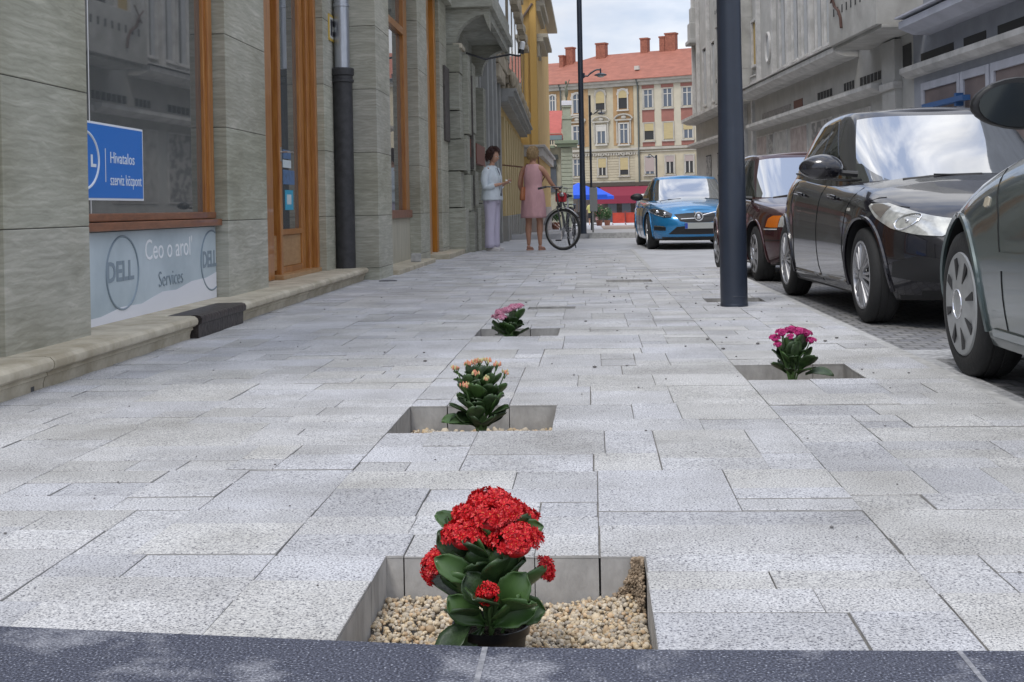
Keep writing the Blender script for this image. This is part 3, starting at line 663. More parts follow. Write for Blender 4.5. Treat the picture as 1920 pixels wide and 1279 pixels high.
while z < 9:
    h_ = .34
    y = 28.5
    while y < 46:
        l_ = rr.uniform(.9, 1.8); X = cX(y)
        m.box((X-.5,y,z),(X+rr.uniform(.08,.2),min(46.2,y+l_-.03),z+h_-.03)); y += l_
    z += h_
bC(m, 'rusticated_wall', M_CREAM, bevel=.03)
for k in range(6):
    y = 32+k*2.4; X = cX(y)+.15; m = MB()
    m.box((X-.1,y-.05,3.9),(X+.05,y+1.35,6.8)); m.box((X,y,4.1),(X+.12,y+1.3,4.25)); m.box((X,y,6.3),(X+.22,y+1.4,6.5)); m.sphere((X+.15,y+.1,4.0),(.1,.12,.2)); m.sphere((X+.15,y+1.2,4.0),(.1,.12,.2)); m.sphere((X+.12,y+.6,6.7),(.1,.3,.2))
    bC(m, 'window_surround', M_CREAM)
for k in range(6):
    y = 32.15+k*2.4; X = cX(y)+.22; m = MB()
    m.box((X-.2,y,4.3),(X+.0,y+1.0,6.2)); bC(m, 'window', M_GLASS)
# bracket sign near woman
BR = MB(); BR.tube([(-1.05-.2,29.6,1.9),(-1.02-.2,29.5,1.55),(-.9-.2,29.5,1.42),(-1.03-.2,29.5,1.2)], .018, 6); BR.tube([(-1.4-.7,29.6,1.72),(-.95-.2,29.5,1.6)], .018, 6)
tag(BR.build('wall_bracket', mat('rust_iron', (.14,.06,.035), .7)), 'thin rusty wrought iron wall bracket seen between the two women', 'bracket')
# ================================================================== YELLOW BUILDING
Y_ = empty('yellow_building', (-2.4, 50, 0), label='tall ochre yellow building whose end wall closes the left row', cat='building')
IY = Matrix.Translation((2.4,-50,0))
def bY(mb, name, mats, parent=None, **k):
    o = mb.build(name, mats, **k); o.data.transform(IY); o.parent = parent or Y_; return o
m = MB(); m.box((-9,47,-.5),(-1.96,60,11.2)); bY(m, 'wall', mat('yellow_render', (.57,.38,.14), .85, var=.08, scale=1))
m = MB(); m.box((-9.05,46.9,2.62),(-1.80,60,2.95)); m.box((-9.05,46.82,2.95),(-1.70,60,3.05)); bY(m, 'string_course', mat('pale_grey_render', (.48,.46,.44), .85, var=.1, scale=2), bevel=.02)
m = MB(); m.box((-9,46.94,-.5),(-1.93,60,.72)); bY(m, 'base_course', mat('pinkish_stone', (.42,.36,.33), .9, var=.1, scale=2))
m = MB(); m.box((-9,46.95,3.05),(-2.30,46.99,6.9)); m.box((-2.22,46.95,3.05),(-1.98,46.99,9)); bY(m, 'raised_field', mat('yellow_render_light', (.64,.41,.13), .85))
# eaves seen from below, stepping out
m = MB()
for (z0,z1,p) in ((6.95,7.1,.25),(7.1,7.25,.42),(8.1,8.3,.15),(8.3,8.5,.3)):
    m.box((-3,47.2,z0),(-1.96+p,52,z1))
m.box((-1.96,47.3,6.4),(-1.86,47.6,6.95)); m.box((-1.96,48.6,6.4),(-1.86,48.9,6.95)); m.box((-9,46.6,9.0),(-1.5,60,9.2))
bY(m, 'eaves', mat('eaves_grey', (.44,.41,.34), .85), bevel=.02)
m = MB(); m.tube([(-2.62,46.93,7.6),(-2.1,46.93,8.35)], .05, 6); bY(m, 'eaves_gutter', mat('gutter_brown', (.2,.15,.12), .6))
# ================================================================== RIGHT SIDE FACADES (local: x along the street, y towards the street)
ANG = atan2(.9973, -.0735)
RO = Vector((8.976, .66, 0)); RD = Vector((-.0735, .9973, 0))
def side_building(nm, t0, label):
    p = RO+RD*t0
    return empty(nm, (p.x, p.y, 0), ANG, label, 'building')
M_RG = mat('grey_render_facade', (.40,.395,.375), .9, var=.10, scale=1.6, bump=.2, bscale=20)
M_RG2 = mat('grey_ledge', (.49,.48,.46), .9, var=.18, scale=2.5)
M_RB = mat('blue_grey_render', (.28,.295,.33), .85, var=.12, scale=1.2)
M_RB2 = mat('lilac_grey_trim', (.42,.43,.48), .85, var=.1, scale=2)
M_DK = mat('dark_recess', (.035,.035,.035), .8)
M_WL = mat('pale_shutter', (.42,.43,.435), .7, var=.08, scale=4)
M_BRP = mat('brown_panel', (.17,.135,.13), .7, var=.12, scale=2)
M_YSH = mat('yellow_shutter', (.42,.30,.11), .7, var=.15, scale=14, stretch=(.3,.3,5))
M_STAIN = mat('stained_concrete', (.33,.32,.295), .9, col2=(.47,.46,.43), scale=1.4, bump=.3, bscale=15)
# ---- near block, t 16..27.6
T0 = 22; N1 = side_building('near_grey_building', T0, 'blue grey fronted building with brown panelled shopfront at far right')
def q(mb, root, name, mats, parent=None, T=T0, **k):
    o = mb.build(name, mats, **k); o.data.transform(Matrix.Translation((-T,0,0))); o.parent = parent or root; return o
m = MB(); m.box((12,-8,-.4),(27,0,12)); q(m, N1, 'wall', M_RB)
m = MB()
def ledge(m, t0, t1, z0, z1, p, lip=.03, y0=-.05):
    P = [(y0,z0),(p*.55,z0+.015),(p,z0+(z1-z0)*.5),(p,z1),(y0,z1+.04)]
    vs = []; 
    for t in (t0, t1): vs += [(t, y, z) for y, z in P]
    n = len(P); m.add(vs, [(i, (i+1) % n, n+(i+1) % n, n+i) for i in range(n)]+[tuple(range(n))[::-1], tuple(range(n, 2*n))])
ledge(m, 12, 27.1, 3.33, 3.55, .28); q(m, N1, 'lower_ledge', M_RG2)
m = MB(); ledge(m, 12, 25.95, 4.12, 4.40, .65); ledge(m, 12, 26.0, 4.43, 4.50, .72); q(m, N1, 'upper_ledge', M_RB2)
for a, b in ((24.6,26.5),(22.95,24.05),(19.5,22.4),(16.5,19)):
    m = MB(); m.box((a,-.02,3.63),(b,.012,3.80)); q(m, N1, 'slit_window', M_DK)
for a, b in ((24.35,26.25),(22.9,24.0),(20,22.5),(17,19.6)):
    m = MB(); m.box((a,.001,.1),(b,.02,3.0)); f = q(m, N1, 'shopfront_panel', M_BRP)
    m = MB(); m.box((a-.16,0,.0),(a-.002,.06,3.16)); m.box((b+.002,0,.0),(b+.16,.06,3.16)); m.box((a-.002,0,3.002),(b+.002,.06,3.16)); q(m, N1, 'panel_frame', M_RB2, f, bevel=.01)
m = MB(); m.box((23.6,.07,2.58),(25.9,.22,2.68)); m.box((24.0,.05,2.5),(24.1,.2,2.75)); q(m, N1, 'sign_board', mat('board_blue', (.03,.10,.26), .5))
m = MB(); m.box((14,0,4.6),(25.5,.15,4.75)); q(m, N1, 'sill_band', M_RG2)
# ---- long grey building t 27..57
T0b = 40; N2 = side_building('long_grey_building', T0b, 'long weathered grey apartment building with ledges and balconies behind the cars')
def r_(mb, name, mats, parent=None, **k): return q(mb, N2, name, mats, parent, T=T0b, **k)
m = MB(); m.box((27.0,-8,-.4),(57,-.0,16)); m.box((27.8,-.1,-.4),(28.75,.16,4.3)); r_(m, 'wall', M_RG)
m = MB(); m.box((27.75,0,3.2),(28.8,.22,3.36)); m.box((27.75,0,-.3),(28.8,.24,.4)); r_(m, 'pier_moulding', M_RG2, bevel=.02)
m = MB(); m.box((27.12,-.02,3.42),(27.68,.015,4.12)); r_(m, 'dark_opening', M_DK)
for a, b in ((28.85,43.6),(47.3,57.2)): m = MB(); ledge(m, a, b, 3.22, 3.42, .38); r_(m, 'lower_ledge', M_RG2)
m = MB(); ledge(m, 31.1, 43.7, 4.30, 4.56, .62); ledge(m, 31.0, 43.75, 4.575, 4.62, .68); ledge(m, 46.9, 57.3, 4.30, 4.56, .62); r_(m, 'upper_ledge', M_RG2)
for a, b, n_ in ((29.0,31.05,7),(31.5,32.5,4),(33.6,35.2,5)):
    for k in range(n_):
        w_ = (b-a)/n_; m = MB(); m.box((a+k*w_+.03,-.02,3.56),(a+(k+1)*w_-.05,.012,3.76)); r_(m, 'vent_window', M_DK)
m = MB(); m.box((36.9,-.02,3.46),(38.0,.015,3.78)); r_(m, 'vent_window', mat('red_brown_pane', (.13,.05,.04), .6))
m = MB(); m.box((38.4,0,3.48),(42.6,.01,3.74)); r_(m, 'faded_lettering', mat('faded_band', (.22,.21,.2), .9, col2=(.33,.31,.29), scale=6, stretch=(3,1,1), lo=.45, hi=.55))
# upper windows
def upwin(a, b, z0, z1, mt=M_WL, fr=True):
    m = MB(); m.box((a,-.03,z0),(b,.008,z1)); f = r_(m, 'window', M_DK if mt is M_WL else mt)
    if mt is M_WL:
        c = a+(b-a)*.5
        m = MB(); m.box((c,.009,z0),(b-.02,.03,z1-.1)); r_(m, 'pane', M_WL, f)
    m = MB(); m.box((a-.09,0,z0-.08),(a-.002,.09,z1+.1)); m.box((b+.002,0,z0-.08),(b+.09,.09,z1+.1)); m.box((a-.002,0,z1),(b+.002,.09,z1+.1)); m.box((a-.002,0,z0-.08),(b+.002,.12,z0)); r_(m, 'frame', M_RG2, f, bevel=.01)
for a, b in ((38.65,39.4),(37.0,37.75),(35.8,36.5),(34.3,34.95),(33.35,33.95),(32.3,32.8)): upwin(a, b, 4.98, 7.2)
upwin(30.45,31.15,5.25,7.2, M_YSH); upwin(43.1,43.8,5.5,7.0, M_YSH); upwin(28.3,29.0,5.9,7.6); upwin(26.9-1+1.3,27.9,5.9,7.6)
for a, b in ((49,49.9),(51.2,52.1),(53.4,54.3)): upwin(a, b, 4.98, 7.4)
# pilaster strips between windows
for t in (31.7,33.05,35.4,38.1,40.2,42.6,48.3,50.5,52.8,55.5,56.8): m = MB(); m.box((t,0,4.63),(t+.22,.14,16)); r_(m, 'pilaster', M_RG2, bevel=.01)
# balustrade panels under windows
for a, b in ((38.5,39.5),(36.9,37.8),(35.7,36.6),(34.2,35.05),(33.25,34.05),(31.3,32.2),(30.3,31.2),(43.0,43.9)):
    m = MB(); z0 = 4.64 if b < 42 and a > 31.2 else 4.85
    m.box((a,.02,z0+.24),(b,.17,z0+.29)); m.box((a,.02,z0),(b,.17,z0+.04))
    k = a+.05
    while k < b-.04: m.box((k,.05,z0+.04),(k+.045,.14,z0+.24)); k += .11
    r_(m, 'balustrade', M_RG2)
# oval windows
for t, z in ((41.4,5.85),(46.0,5.85)):
    m = MB(); Mo = Matrix.Translation((t,0,z)) @ Matrix(((1,0,0,0),(0,0,1,0),(0,1,0,0),(0,0,0,1)))
    m.prism([(.30*cos(a*pi/16),.44*sin(a*pi/16)) for a in range(32)], .012, Mo); f = r_(m, 'oval_window', M_WL)
    m = MB(); m.tube([(t+.33*cos(a*pi/16),.02,z+.48*sin(a*pi/16)) for a in range(32)], .05, 6, closed=True); r_(m, 'frame', M_RG2, f)
# near balcony
m = MB(); m.box((26.3,.0,4.42),(30.1,1.0,5.62)); m.box((26.25,.0,4.34),(30.15,.9,4.42)); b_ = r_(m, 'balcony', M_STAIN, bevel=.015)
m = MB()
for k in range(9): m.box((26.7+k*.36,1.0,5.08),(26.78+k*.36,1.008,5.26)); 
r_(m, 'slots', M_DK, b_)
m = MB(); m.tube([(29.7,1.0,5.5),(29.4,1.05,5.3),(29.1,1.04,5.15),(28.95,1.03,4.95),(28.9,1.03,4.72)], .035, 6); m.tube([(29.9,1.0,5.75),(29.4,1.1,5.5),(29.3,1.05,5.25)], .02, 6); m.tube([(29.3,1.05,5.8),(29.7,1.05,5.42)], .02, 6); r_(m, 'dead_vine', mat('twig_brown', (.09,.05,.04), .9), b_)
m = MB(); m.box((26.4,-.02,5.62),(29.9,.014,7.5)); r_(m, 'balcony_door', M_DK, b_)
# loggia bay
m = MB(); m.box((44.0,.0,4.42),(46.95,.85,5.45)); m.box((43.95,.0,4.30),(47.0,.75,4.42)); m.box((44.0,.0,7.25),(46.95,.85,8.3)); m.box((44.0,0,5.45),(44.2,.85,7.25)); m.box((46.6,0,5.45),(46.95,.85,7.25)); b_ = r_(m, 'loggia', M_STAIN, bevel=.015)
m = MB(); m.box((44.2,-.02,5.45),(46.6,.014,7.25)); r_(m, 'loggia_recess', M_DK, b_)
m = MB()
for z in (5.2, 7.75):
    for k in range(8): m.box((44.2+k*.33,.85,z),(44.3+k*.33,.858,z+.14))
r_(m, 'slots', M_DK, b_)
# ground floor display panels
for i, (a, b) in enumerate(((41.9,43.4),(40.9,41.6),(39.0,40.6),(36.4,38.4),(33.6,35.8),(30.2,32.8))):
    m = MB(); m.box((a-.06,0,1.0),(b+.06,.03,3.0)); f = r_(m, 'display_window', M_RG2)
    m = MB(); m.box((a,.031,1.05),(b,.04,2.95)); r_(m, 'poster', [mat('poster_pink', (.34,.29,.27), .7, var=.25, scale=3), mat('poster_dark', (.16,.16,.16), .6, col2=(.36,.35,.33), scale=4, lo=.45, hi=.55), mat('poster_pale', (.38,.37,.35), .7, var=.2, scale=3)][i % 3], f)
m = MB(); m.box((44.2,-.02,.0),(45.0,.02,2.35)); r_(m, 'door', mat('door_dark', (.08,.085,.1), .5))
m = MB(); m.box((43.85,-.05,-.3),(44.05,.1,4.3)); m.box((45.2,-.05,-.3),(46.8,.12,4.3)); r_(m, 'pier', M_RG2, bevel=.01)
for a in (48.2,50.2,53.0):
    m = MB(); m.box((a,-.02,.9),(a+1.3,.02,2.8)); f = r_(m, 'window', M_DK); m = MB()
    for k in range(3): m.box((a+k*.43+.03,.021,.95),(a+k*.43+.38,.03,1.85)); m.box((a+k*.43+.03,.021,1.9),(a+k*.43+.38,.03,2.75))
    r_(m, 'pane', MATS['poster_dark'], f)
m = MB(); m.box((55.8,0,7.9),(57.15,.4,8.1)); m.box((56.2,0,8.1),(57.1,.3,8.9)); m.box((56.4,0,8.9),(57.05,.22,9.6)); r_(m, 'corner_ornament', M_RG, bevel=.05)
# ================================================================== FAR BUILDING WITH RED ROOF
FA = Vector((2.87*cos(YAW)-135*sin(YAW), 2.87*sin(YAW)+135*cos(YAW), 0))
_b = (2.87+.88*18.68, 135-.481*18.68)
FB = Vector((_b[0]*cos(YAW)-_b[1]*sin(YAW), _b[0]*sin(YAW)+_b[1]*cos(YAW), 0))
FANG = atan2(FB.y-FA.y, FB.x-FA.x)
FR = empty('red_roofed_building', (FA.x, FA.y, -1.1), FANG, 'long cream three storey house with red tiled roof and brick chimneys closing the street', 'building')
# local: x along facade, -y towards the viewer
SH = Matrix.Translation((0,0,1.1))
def bF(mb, name, mats, parent=None, **k):
    o = mb.build(name, mats, **k); o.data.transform(SH); o.parent = parent or FR; return o
M_FC = mat('cream_render', (.48,.42,.30), .85, var=.10, scale=.8); M_FO = mat('orange_brown_field', (.40,.25,.12), .85, var=.12, scale=1.5)
M_FR = mat('rose_brown_field', (.30,.13,.10), .85, var=.1, scale=1.5); M_FW = mat('stucco_white', (.55,.52,.46), .8); M_FG = mat('pale_grey_stucco', (.42,.39,.33), .85, var=.12, scale=2)
M_ROOF = mat('red_roof_tile', (.33,.125,.085), .8, var=.15, scale=1.2, stretch=(1,1,3), bump=.4, bscale=12)
m = MB(); m.box((-22,0,-2),(42,12,13.4)); bF(m, 'wall', M_FC)
m = MB(); m.box((11.95,-.06,6.75),(18.9,-.001,13.1)); bF(m, 'wall_section', mat('pale_yellow_render', (.52,.47,.36), .85, var=.08, scale=.8))
m = MB(); m.box((-22,-.35,13.1),(42,0,13.45)); m.box((-22,-.6,13.45),(42,0,13.75)); m.box((-22,-.25,6.45),(42,0,6.7)); m.box((-22,-.16,6.2),(42,0,6.3)); m.box((-22,-.12,3.15),(42,0,3.3)); bF(m, 'cornice', M_FG, bevel=.03)
# roof
m = MB(); E_ = 13.76
m.add([(-22,-.75,E_-.0),(42,-.75,E_),(42,6,17.3),(4.6,6,17.3),(3.2,4.9,16.7),(-22,4.9,16.7)], [(0,1,2,3,4,5)])
m.add([(-22,4.9,16.7),(3.2,4.9,16.7),(4.6,6,17.3),(42,6,17.3),(42,13,E_),(-22,13,E_)], [(0,1,2,3,4,5)])
m.box((-22,-.78,E_-.06),(42,-.5,E_-.004))
rf = bF(m, 'roof', M_ROOF)
M_BRK = mat('chimney_brick', (.30,.11,.07), .85, var=.25, scale=6, bump=.3, bscale=10)
for s, w_, z1, d in ((1.0,.5,17.2,4),(1.5,.85,18.1,4.6),(4.75,1.1,18.4,5.5),(9.8,.8,18.6,6),(12.0,.6,18.6,6),(12.65,1.15,18.9,6),(16.0,1.35,19.0,6),(18.6,1.1,19.1,6),(-3,1,18.2,5)):
    m = MB(); m.box((s,d-.4,15),(s+w_,d+.4,z1)); m.box((s-.07,d-.47,z1),(s+w_+.07,d+.47,z1+.16)); c_ = bF(m, 'chimney', M_BRK, rf)
for s in (11.0, 18.2): m = MB(); m.box((s,1.0,14.85),(s+.5,1.35,15.25)); bF(m, 'skylight', M_FW, rf)
for x, z in ((11.87,0),(3.0,9)): m = MB(); m.tube([(x,-.66,13.7),(x,-.25,13.0),(x,-.2,z)], .09, 8); bF(m, 'downpipe', mat('pipe_green_grey', (.10,.11,.10), .6))
M_PANE = mat('far_pane', (.10,.12,.15), .15, spec=.7); M_YB = mat('yellow_blind', (.46,.37,.19), .8, var=.1, scale=8, stretch=(.2,.2,4)); M_PB = mat('pink_grey_blind', (.38,.31,.28), .8)
def fwin(a, b, z0, z1, arch=False, blind=None, bz=None, mull=True, dark=False, wide=False, frame=M_FW, lintel=False, pediment=False):
    y = -.07
    m = MB(); c = (a+b)/2
    m.box((a,y,z0),(b,y+.05,z1))
    f = bF(m, 'window', M_DK if dark else M_PANE)
    m = MB(); t = .13
    m.box((a-t,y-.09,z0-.12),(a-.001,y+.05,z1+t)); m.box((b+.001,y-.09,z0-.12),(b+t,y+.05,z1+t)); m.box((a-.001,y-.09,z1+.001),(b+.001,y+.05,z1+t)); m.box((a-t-.08,y-.16,z0-.26),(b+t+.08,y+.05,z0-.121))
    bF(m, 'frame', frame, f, bevel=.02)
    if mull:
        m = MB(); zt = z1-(z1-z0)*.28
        m.box((c-.05,y-.04,z0),(c+.05,y-.001,z1)); m.box((a,y-.04,zt-.04),(c-.051,y-.001,zt+.04)); m.box((c+.051,y-.04,zt-.04),(b,y-.001,zt+.04)); m.box((a,y-.04,z0),(a+.07,y-.001,z1)); m.box((b-.07,y-.04,z0),(b,y-.001,z1))
        bF(m, 'mullion', M_FW, f)
    if blind:
        m = MB(); m.box((a+.001,y-.06,bz),(b-.001,y-.042,z1)); bF(m, 'blind', blind, f)
    if arch:
        m = MB()
        # spandrels: cover corners to read as an arch
        for sgn in (-1, 1):
            R_ = (b-a)/2; e = a if sgn < 0 else b
            pts = [(e, z1+.001)]+[(c+sgn*R_*cos(k*pi/16), z1-R_+R_*sin(k*pi/16)) for k in range(0, 9)]
            if sgn < 0: pts = pts[::-1]
            M_ = Matrix.Translation((0,y-.065,0)) @ Matrix(((1,0,0,0),(0,0,1,0),(0,1,0,0),(0,0,0,1)))
            m.prism(pts, -.02, M_)
        m.tube([(c+(b-a)/2*1.3*cos(k*pi/12), y-.06, z1-(b-a)/2+(b-a)/2*1.3*sin(k*pi/12)) for k in range(13)], .09, 6)
        bF(m, 'arch_surround', frame, f)
    if pediment:
        m = MB(); z = z1+.35
        m.tube([(c+1.0*cos(k*pi/10), y-.12, z+.15+.5*sin(k*pi/10)) for k in range(11)], .10, 6); m.box((a-.45,y-.2,z),(b+.45,y+.05,z+.16)); m.sphere((c,y-.05,z+.35),(.3,.12,.2)); m.box((a-.35,y-.1,z0),(a-.2,y+.04,z)); m.box((b+.2,y-.1,z0),(b+.35,y+.04,z))
        bF(m, 'pediment', M_FG, f)
    return f
for a, b, z0, z1 in ((-.3,2.95,9.75,13.05),(3.55,6.1,7.0,13.05),(9.0,11.25,7.0,13.05),(-5.5,-2.7,9.75,13.05)): m = MB(); m.box((a,-.05,z0),(b,-.001,z1)); bF(m, 'orange_field', M_FO)
for i in range(3):
    a = 12.25+i*2.12
    for z0, z1 in ((12.7,13.05),(9.25,10.6),(6.75,7.25)): m = MB(); m.box((a,-.09,z0),(a+1.35,-.061,z1)); bF(m, 'rose_field', M_FR)
fwin(.75,1.42,10.75,12.6,arch=True); fwin(1.62,2.29,10.75,12.6,arch=True)
fwin(4.35,5.35,10.6,12.6,arch=True); fwin(7.05,8.05,10.85,12.75,arch=True,dark=True,mull=False,blind=M_YB,bz=11.5,frame=M_FG); fwin(9.65,10.6,10.8,12.7,arch=True,dark=True,mull=False,blind=M_YB,bz=11.9)
fwin(-4.6,-3.6,10.7,12.6,arch=True)
fwin(4.3,5.3,7.2,9.2,pediment=True); fwin(7.1,8.1,7.3,9.1,pediment=True,blind=M_FW,bz=8.55); fwin(9.7,10.65,7.2,9.2,pediment=True)
for i in range(3):
    a = 12.45+i*2.12; fwin(a,a+1.0,10.75,12.55,frame=M_FG)
fwin(12.5,13.5,7.45,9.1,dark=True,mull=False,blind=M_YB,bz=8.35,frame=M_FG); fwin(14.62,15.62,7.45,9.1,mull=False,blind=M_YB,bz=7.45,frame=M_FG); fwin(16.74,17.74,7.45,9.1,blind=M_YB,bz=8.3,frame=M_FG)
fwin(7.2,8.1,3.95,5.7,dark=True,blind=M_YB,bz=4.75,frame=M_FG); fwin(9.7,10.6,3.95,5.7,dark=True,mull=False,blind=M_YB,bz=4.45,frame=M_FG)
fwin(4.3,5.2,3.95,5.7,frame=M_FG)
fwin(12.5,13.5,3.95,5.7,blind=M_PB,bz=4.2,frame=M_FG); fwin(14.75,15.65,3.95,5.7,dark=True,blind=M_PB,bz=5.1,frame=M_FG); fwin(16.85,17.75,3.95,5.7,dark=True,blind=M_PB,bz=5.1,frame=M_FG)
for k in range(10): m = MB(); m.box((3.0,-.045,3.4+k*.28),(11.8,-.001,3.4+k*.28+.23)); bF(m, 'rustication_course', M_FC, bevel=.01)
for s in (11.35,18.9): m = MB(); m.box((s,-.13,0),(s+.45,-.061,13.1)); bF(m, 'corner_pilaster', M_FC, bevel=.01)
m = MB(); 
for k in range(30): m.box((3.2+k*.29,-.3,5.98),(3.35+k*.29,-.001,6.18))
for c in (7.65,10.15,4.75): m.tube([(c-.8,-.1,5.95),(c-.35,-.15,6.15),(c,-.15,5.9),(c+.35,-.15,6.15),(c+.8,-.1,5.95)], .09, 6)
bF(m, 'stucco_relief', M_FG)
m = MB(); m.box((-22,-.05,-1.2),(42,-.002,3.1)); bF(m, 'ground_floor', mat('dark_shopfront', (.075,.06,.05), .6, var=.4, scale=.8))
m = MB(); m.box((2,-.5,2.75),(14,-.06,3.12)); bF(m, 'shop_fascia', mat('fascia_dark', (.07,.055,.04), .6))
for a, b in ((7.6,15.8),):
    m = MB(); m.add([(a,-.52,2.7),(b,-.52,2.7),(b,-2.0,1.75),(a,-2.0,1.75),(b,-2.0,.95),(a,-2.0,.95)], [(0,1,2,3),(3,2,4,5)]); m.add([(a,-.52,2.7),(a,-2.0,1.75),(a,-2.0,.95),(a,-.52,.95)], [(0,1,2,3)]); bF(m, 'awning', mat('crimson_awning', (.22,.02,.045), .75))
for k in range(5): m = MB(); m.box((8.2+k*1.6,-.09,-1),(9.2+k*1.6,-.051,2.4)); bF(m, 'shop_door', M_PANE)
# ================================================================== GREEN STUCCO PAVILION
PV = empty('corner_pavilion', (-1.9, 68, -.45), label='pale green rusticated pavilion with corner pier and small red roof', cat='building')
IP = Matrix.Translation((1.9,-68,.45))
def bP(mb, name, mats, parent=None, **k):
    o = mb.build(name, mats, **k); o.data.transform(IP); o.parent = parent or PV; return o
M_GST = mat('pale_green_stucco', (.36,.39,.31), .85, var=.10, scale=2); M_GS2 = mat('cream_green_stone', (.42,.40,.32), .85, var=.1, scale=2)
m = MB(); m.box((-7,68.2,-1),(-1.65,74,4.0)); bP(m, 'wall', M_GS2)
m = MB()
z = -.5
while z < 3.9: m.box((-1.62,67.9,z),(-1.02,68.6,z+.19)); m.box((-1.62,67.93,z+.19),(-1.05,68.6,z+.22)); z += .22
pr_ = bP(m, 'rusticated_pier', M_GST, bevel=.008)
m = MB(); m.box((-1.85,67.7,3.95),(-.75,69,4.12)); m.box((-1.95,67.6,4.12),(-.68,69,4.30)); m.box((-7,67.95,3.9),(-1.96,69,4.05)); m.box((-1.66,67.85,1.15),(-1.0,68.6,1.35)); bP(m, 'cornice', mat('green_moulding', (.24,.29,.21), .85), bevel=.02)
m = MB(); m.box((-1.5,67.9,4.3),(-1.05,68.5,5.6)); m.box((-1.55,67.85,5.45),(-1.0,68.5,5.6)); m.box((-1.48,67.95,5.6),(-1.07,68.4,6.1)); m.box((-1.53,67.88,6.1),(-1.02,68.45,6.2)); bP(m, 'upper_pier', M_GST, bevel=.01)
m = MB(); m.box((-1.55,67.85,6.2),(-1.0,68.5,6.45)); bP(m, 'white_capstone', mat('white_stone', (.75,.76,.82), .7), bevel=.02)
m = MB(); m.tube([(-1.28,68.1,6.45),(-1.3,68.1,7.0),(-1.25,68.1,7.3)], [.05,.05,.03], 6); m.sphere((-1.29,68.1,7.45),(.07,.07,.1)); m.tube([(-1.45,68.1,7.2),(-1.28,68.1,7.1),(-1.1,68.1,7.6)], .03, 6); m.sphere((-1.28,68.1,6.9),(.1,.09,.3)); bP(m, 'roof_figure', mat('bronze_green', (.12,.13,.09), .6))
m = MB(); m.add([(-7,68.2,4.72),(-1.6,68.2,4.72),(-1.6,71.5,6.2),(-7,71.5,6.2)], [(0,1,2,3)]); m.box((-7,68.1,4.5),(-1.55,71.5,4.7)); bP(m, 'roof', mat('red_small_roof', (.42,.10,.08), .75, var=.1, scale=3))
m = MB(); m.box((-7,68.02,4.35),(-1.56,68.3,4.6)); bP(m, 'blue_fascia', mat('blue_grey_fascia', (.20,.27,.30), .6))
m = MB(); m.box((-2.75,68.13,1.5),(-1.9,68.19,3.3)); f = bP(m, 'window', M_PANE); 
m = MB(); m.box((-2.35,68.05,1.5),(-2.28,68.125,3.3)); m.box((-2.8,68.05,2.9),(-1.85,68.12,3.0)); m.box((-2.85,68.03,3.3),(-1.8,68.19,3.55)); bP(m, 'window_bars', mat('far_dark_frame', (.06,.07,.07), .6), f)
m = MB()
for k in range(8): m.box((-2.75+k*.13,68.0,4.1),(-2.68+k*.13,68.1,4.34))
bP(m, 'balusters', mat('far_dark_frame', (.06,.07,.07), .6))
# ================================================================== LAMP POSTS
M_POST = mat('anthracite_paint', (.022,.030,.048), .42, var=.12, scale=3, coat=.15)
def lamp_post(loc, H_, r0, r1, arm_z=None, arm_dir=1, arm_l=.45, label='', door=False, rz=0, seam=False):
    P = empty('street_lamp', loc, rz, label, 'street lamp', 'dark street lamps along the pavement')
    m = MB(); m.lathe([(r0,0),(r0,.9),(r0*.985,.93),(r1*1.05,1.7),(r1,H_),(0,H_)], 36)
    m.build('pole', M_POST, P, smooth=True)
    m = MB(); m.lathe([(r0*1.02,0),(r0*1.02,.015),(r0,.02)], 36); 
    if door: m.tube([(r0*1.0*cos(a), r0*1.003*sin(a), .068+.003*sin(a*3)) for a in [(-100+k*5)*pi/180 for k in range(14)]], .0022, 5)
    m.build('base_collar', M_POST, P, smooth=True)
    if arm_z:
        m = MB(); d = arm_dir; s = arm_l
        pts = [(d*r1, 0, arm_z-.02), (d*(.12+r1), 0, arm_z-.03), (d*(.3*s+.12), 0, arm_z+.03), (d*(.6*s+.1), 0, arm_z+.1), (d*s, 0, arm_z+.13), (d*(s+.12), 0, arm_z+.13)]
        m.tube(pts, .022, 8); m.tube([(d*(s+.1),0,arm_z+.16),(d*(s+.1),0,arm_z+.02)], .02, 8); m.tube([(d*r1*.3,0,arm_z-.1),(d*r1*1.3,0,arm_z-.05),(d*r1*1.3,0,arm_z+.05)], .03, 6)
        m.build('arm', M_POST, P, smooth=True)
        m = MB(); m.lathe([(0,.05),(.05,.045),(.09,.03),(.16,.0),(.165,-.02),(.15,-.025),(.11,-.012)], 24, Matrix.Translation((d*(s+.1),0,arm_z))); h = m.build('lamp_head', M_POST, P, smooth=True)
        m = MB(); m.sphere((d*(s+.1),0,arm_z-.03),(.10,.10,.045)); m.build('lamp_glass', mat('lamp_glass', (.5,.52,.5), .3), h, smooth=True)
    return P
lamp_post((.958,8.66,-.0), 7, .0925, .078, label='thick dark street lamp post in the foreground between the pavement and the parked cars', door=True)
lamp_post((-.235,32.6,-.005), 8, .082, .066, arm_z=4.12, arm_l=.42, label='tall thin dark street lamp behind the bicycle with a short curved arm')
lamp_post((-.02,52,-.30), 5.6, .05, .045, arm_z=4.85, arm_l=.38, label='slim street lamp half hidden right behind the tall dark pole')
lamp_post((3.62,70,-.46), 3.95, .045, .04, arm_z=3.85, arm_dir=-1, arm_l=.32, label='smallest distant street lamp whose arm points left above the blue car')
P2 = empty('notice_board', (.12, 40, 0), label='grey notice board beside the tall dark street lamp', cat='notice board')
m = MB(); m.tube([(0,0,0),(0,0,1.3)], .03, 8); m.build('stand', mat('mid_grey_metal', (.22,.23,.23), .5), P2)
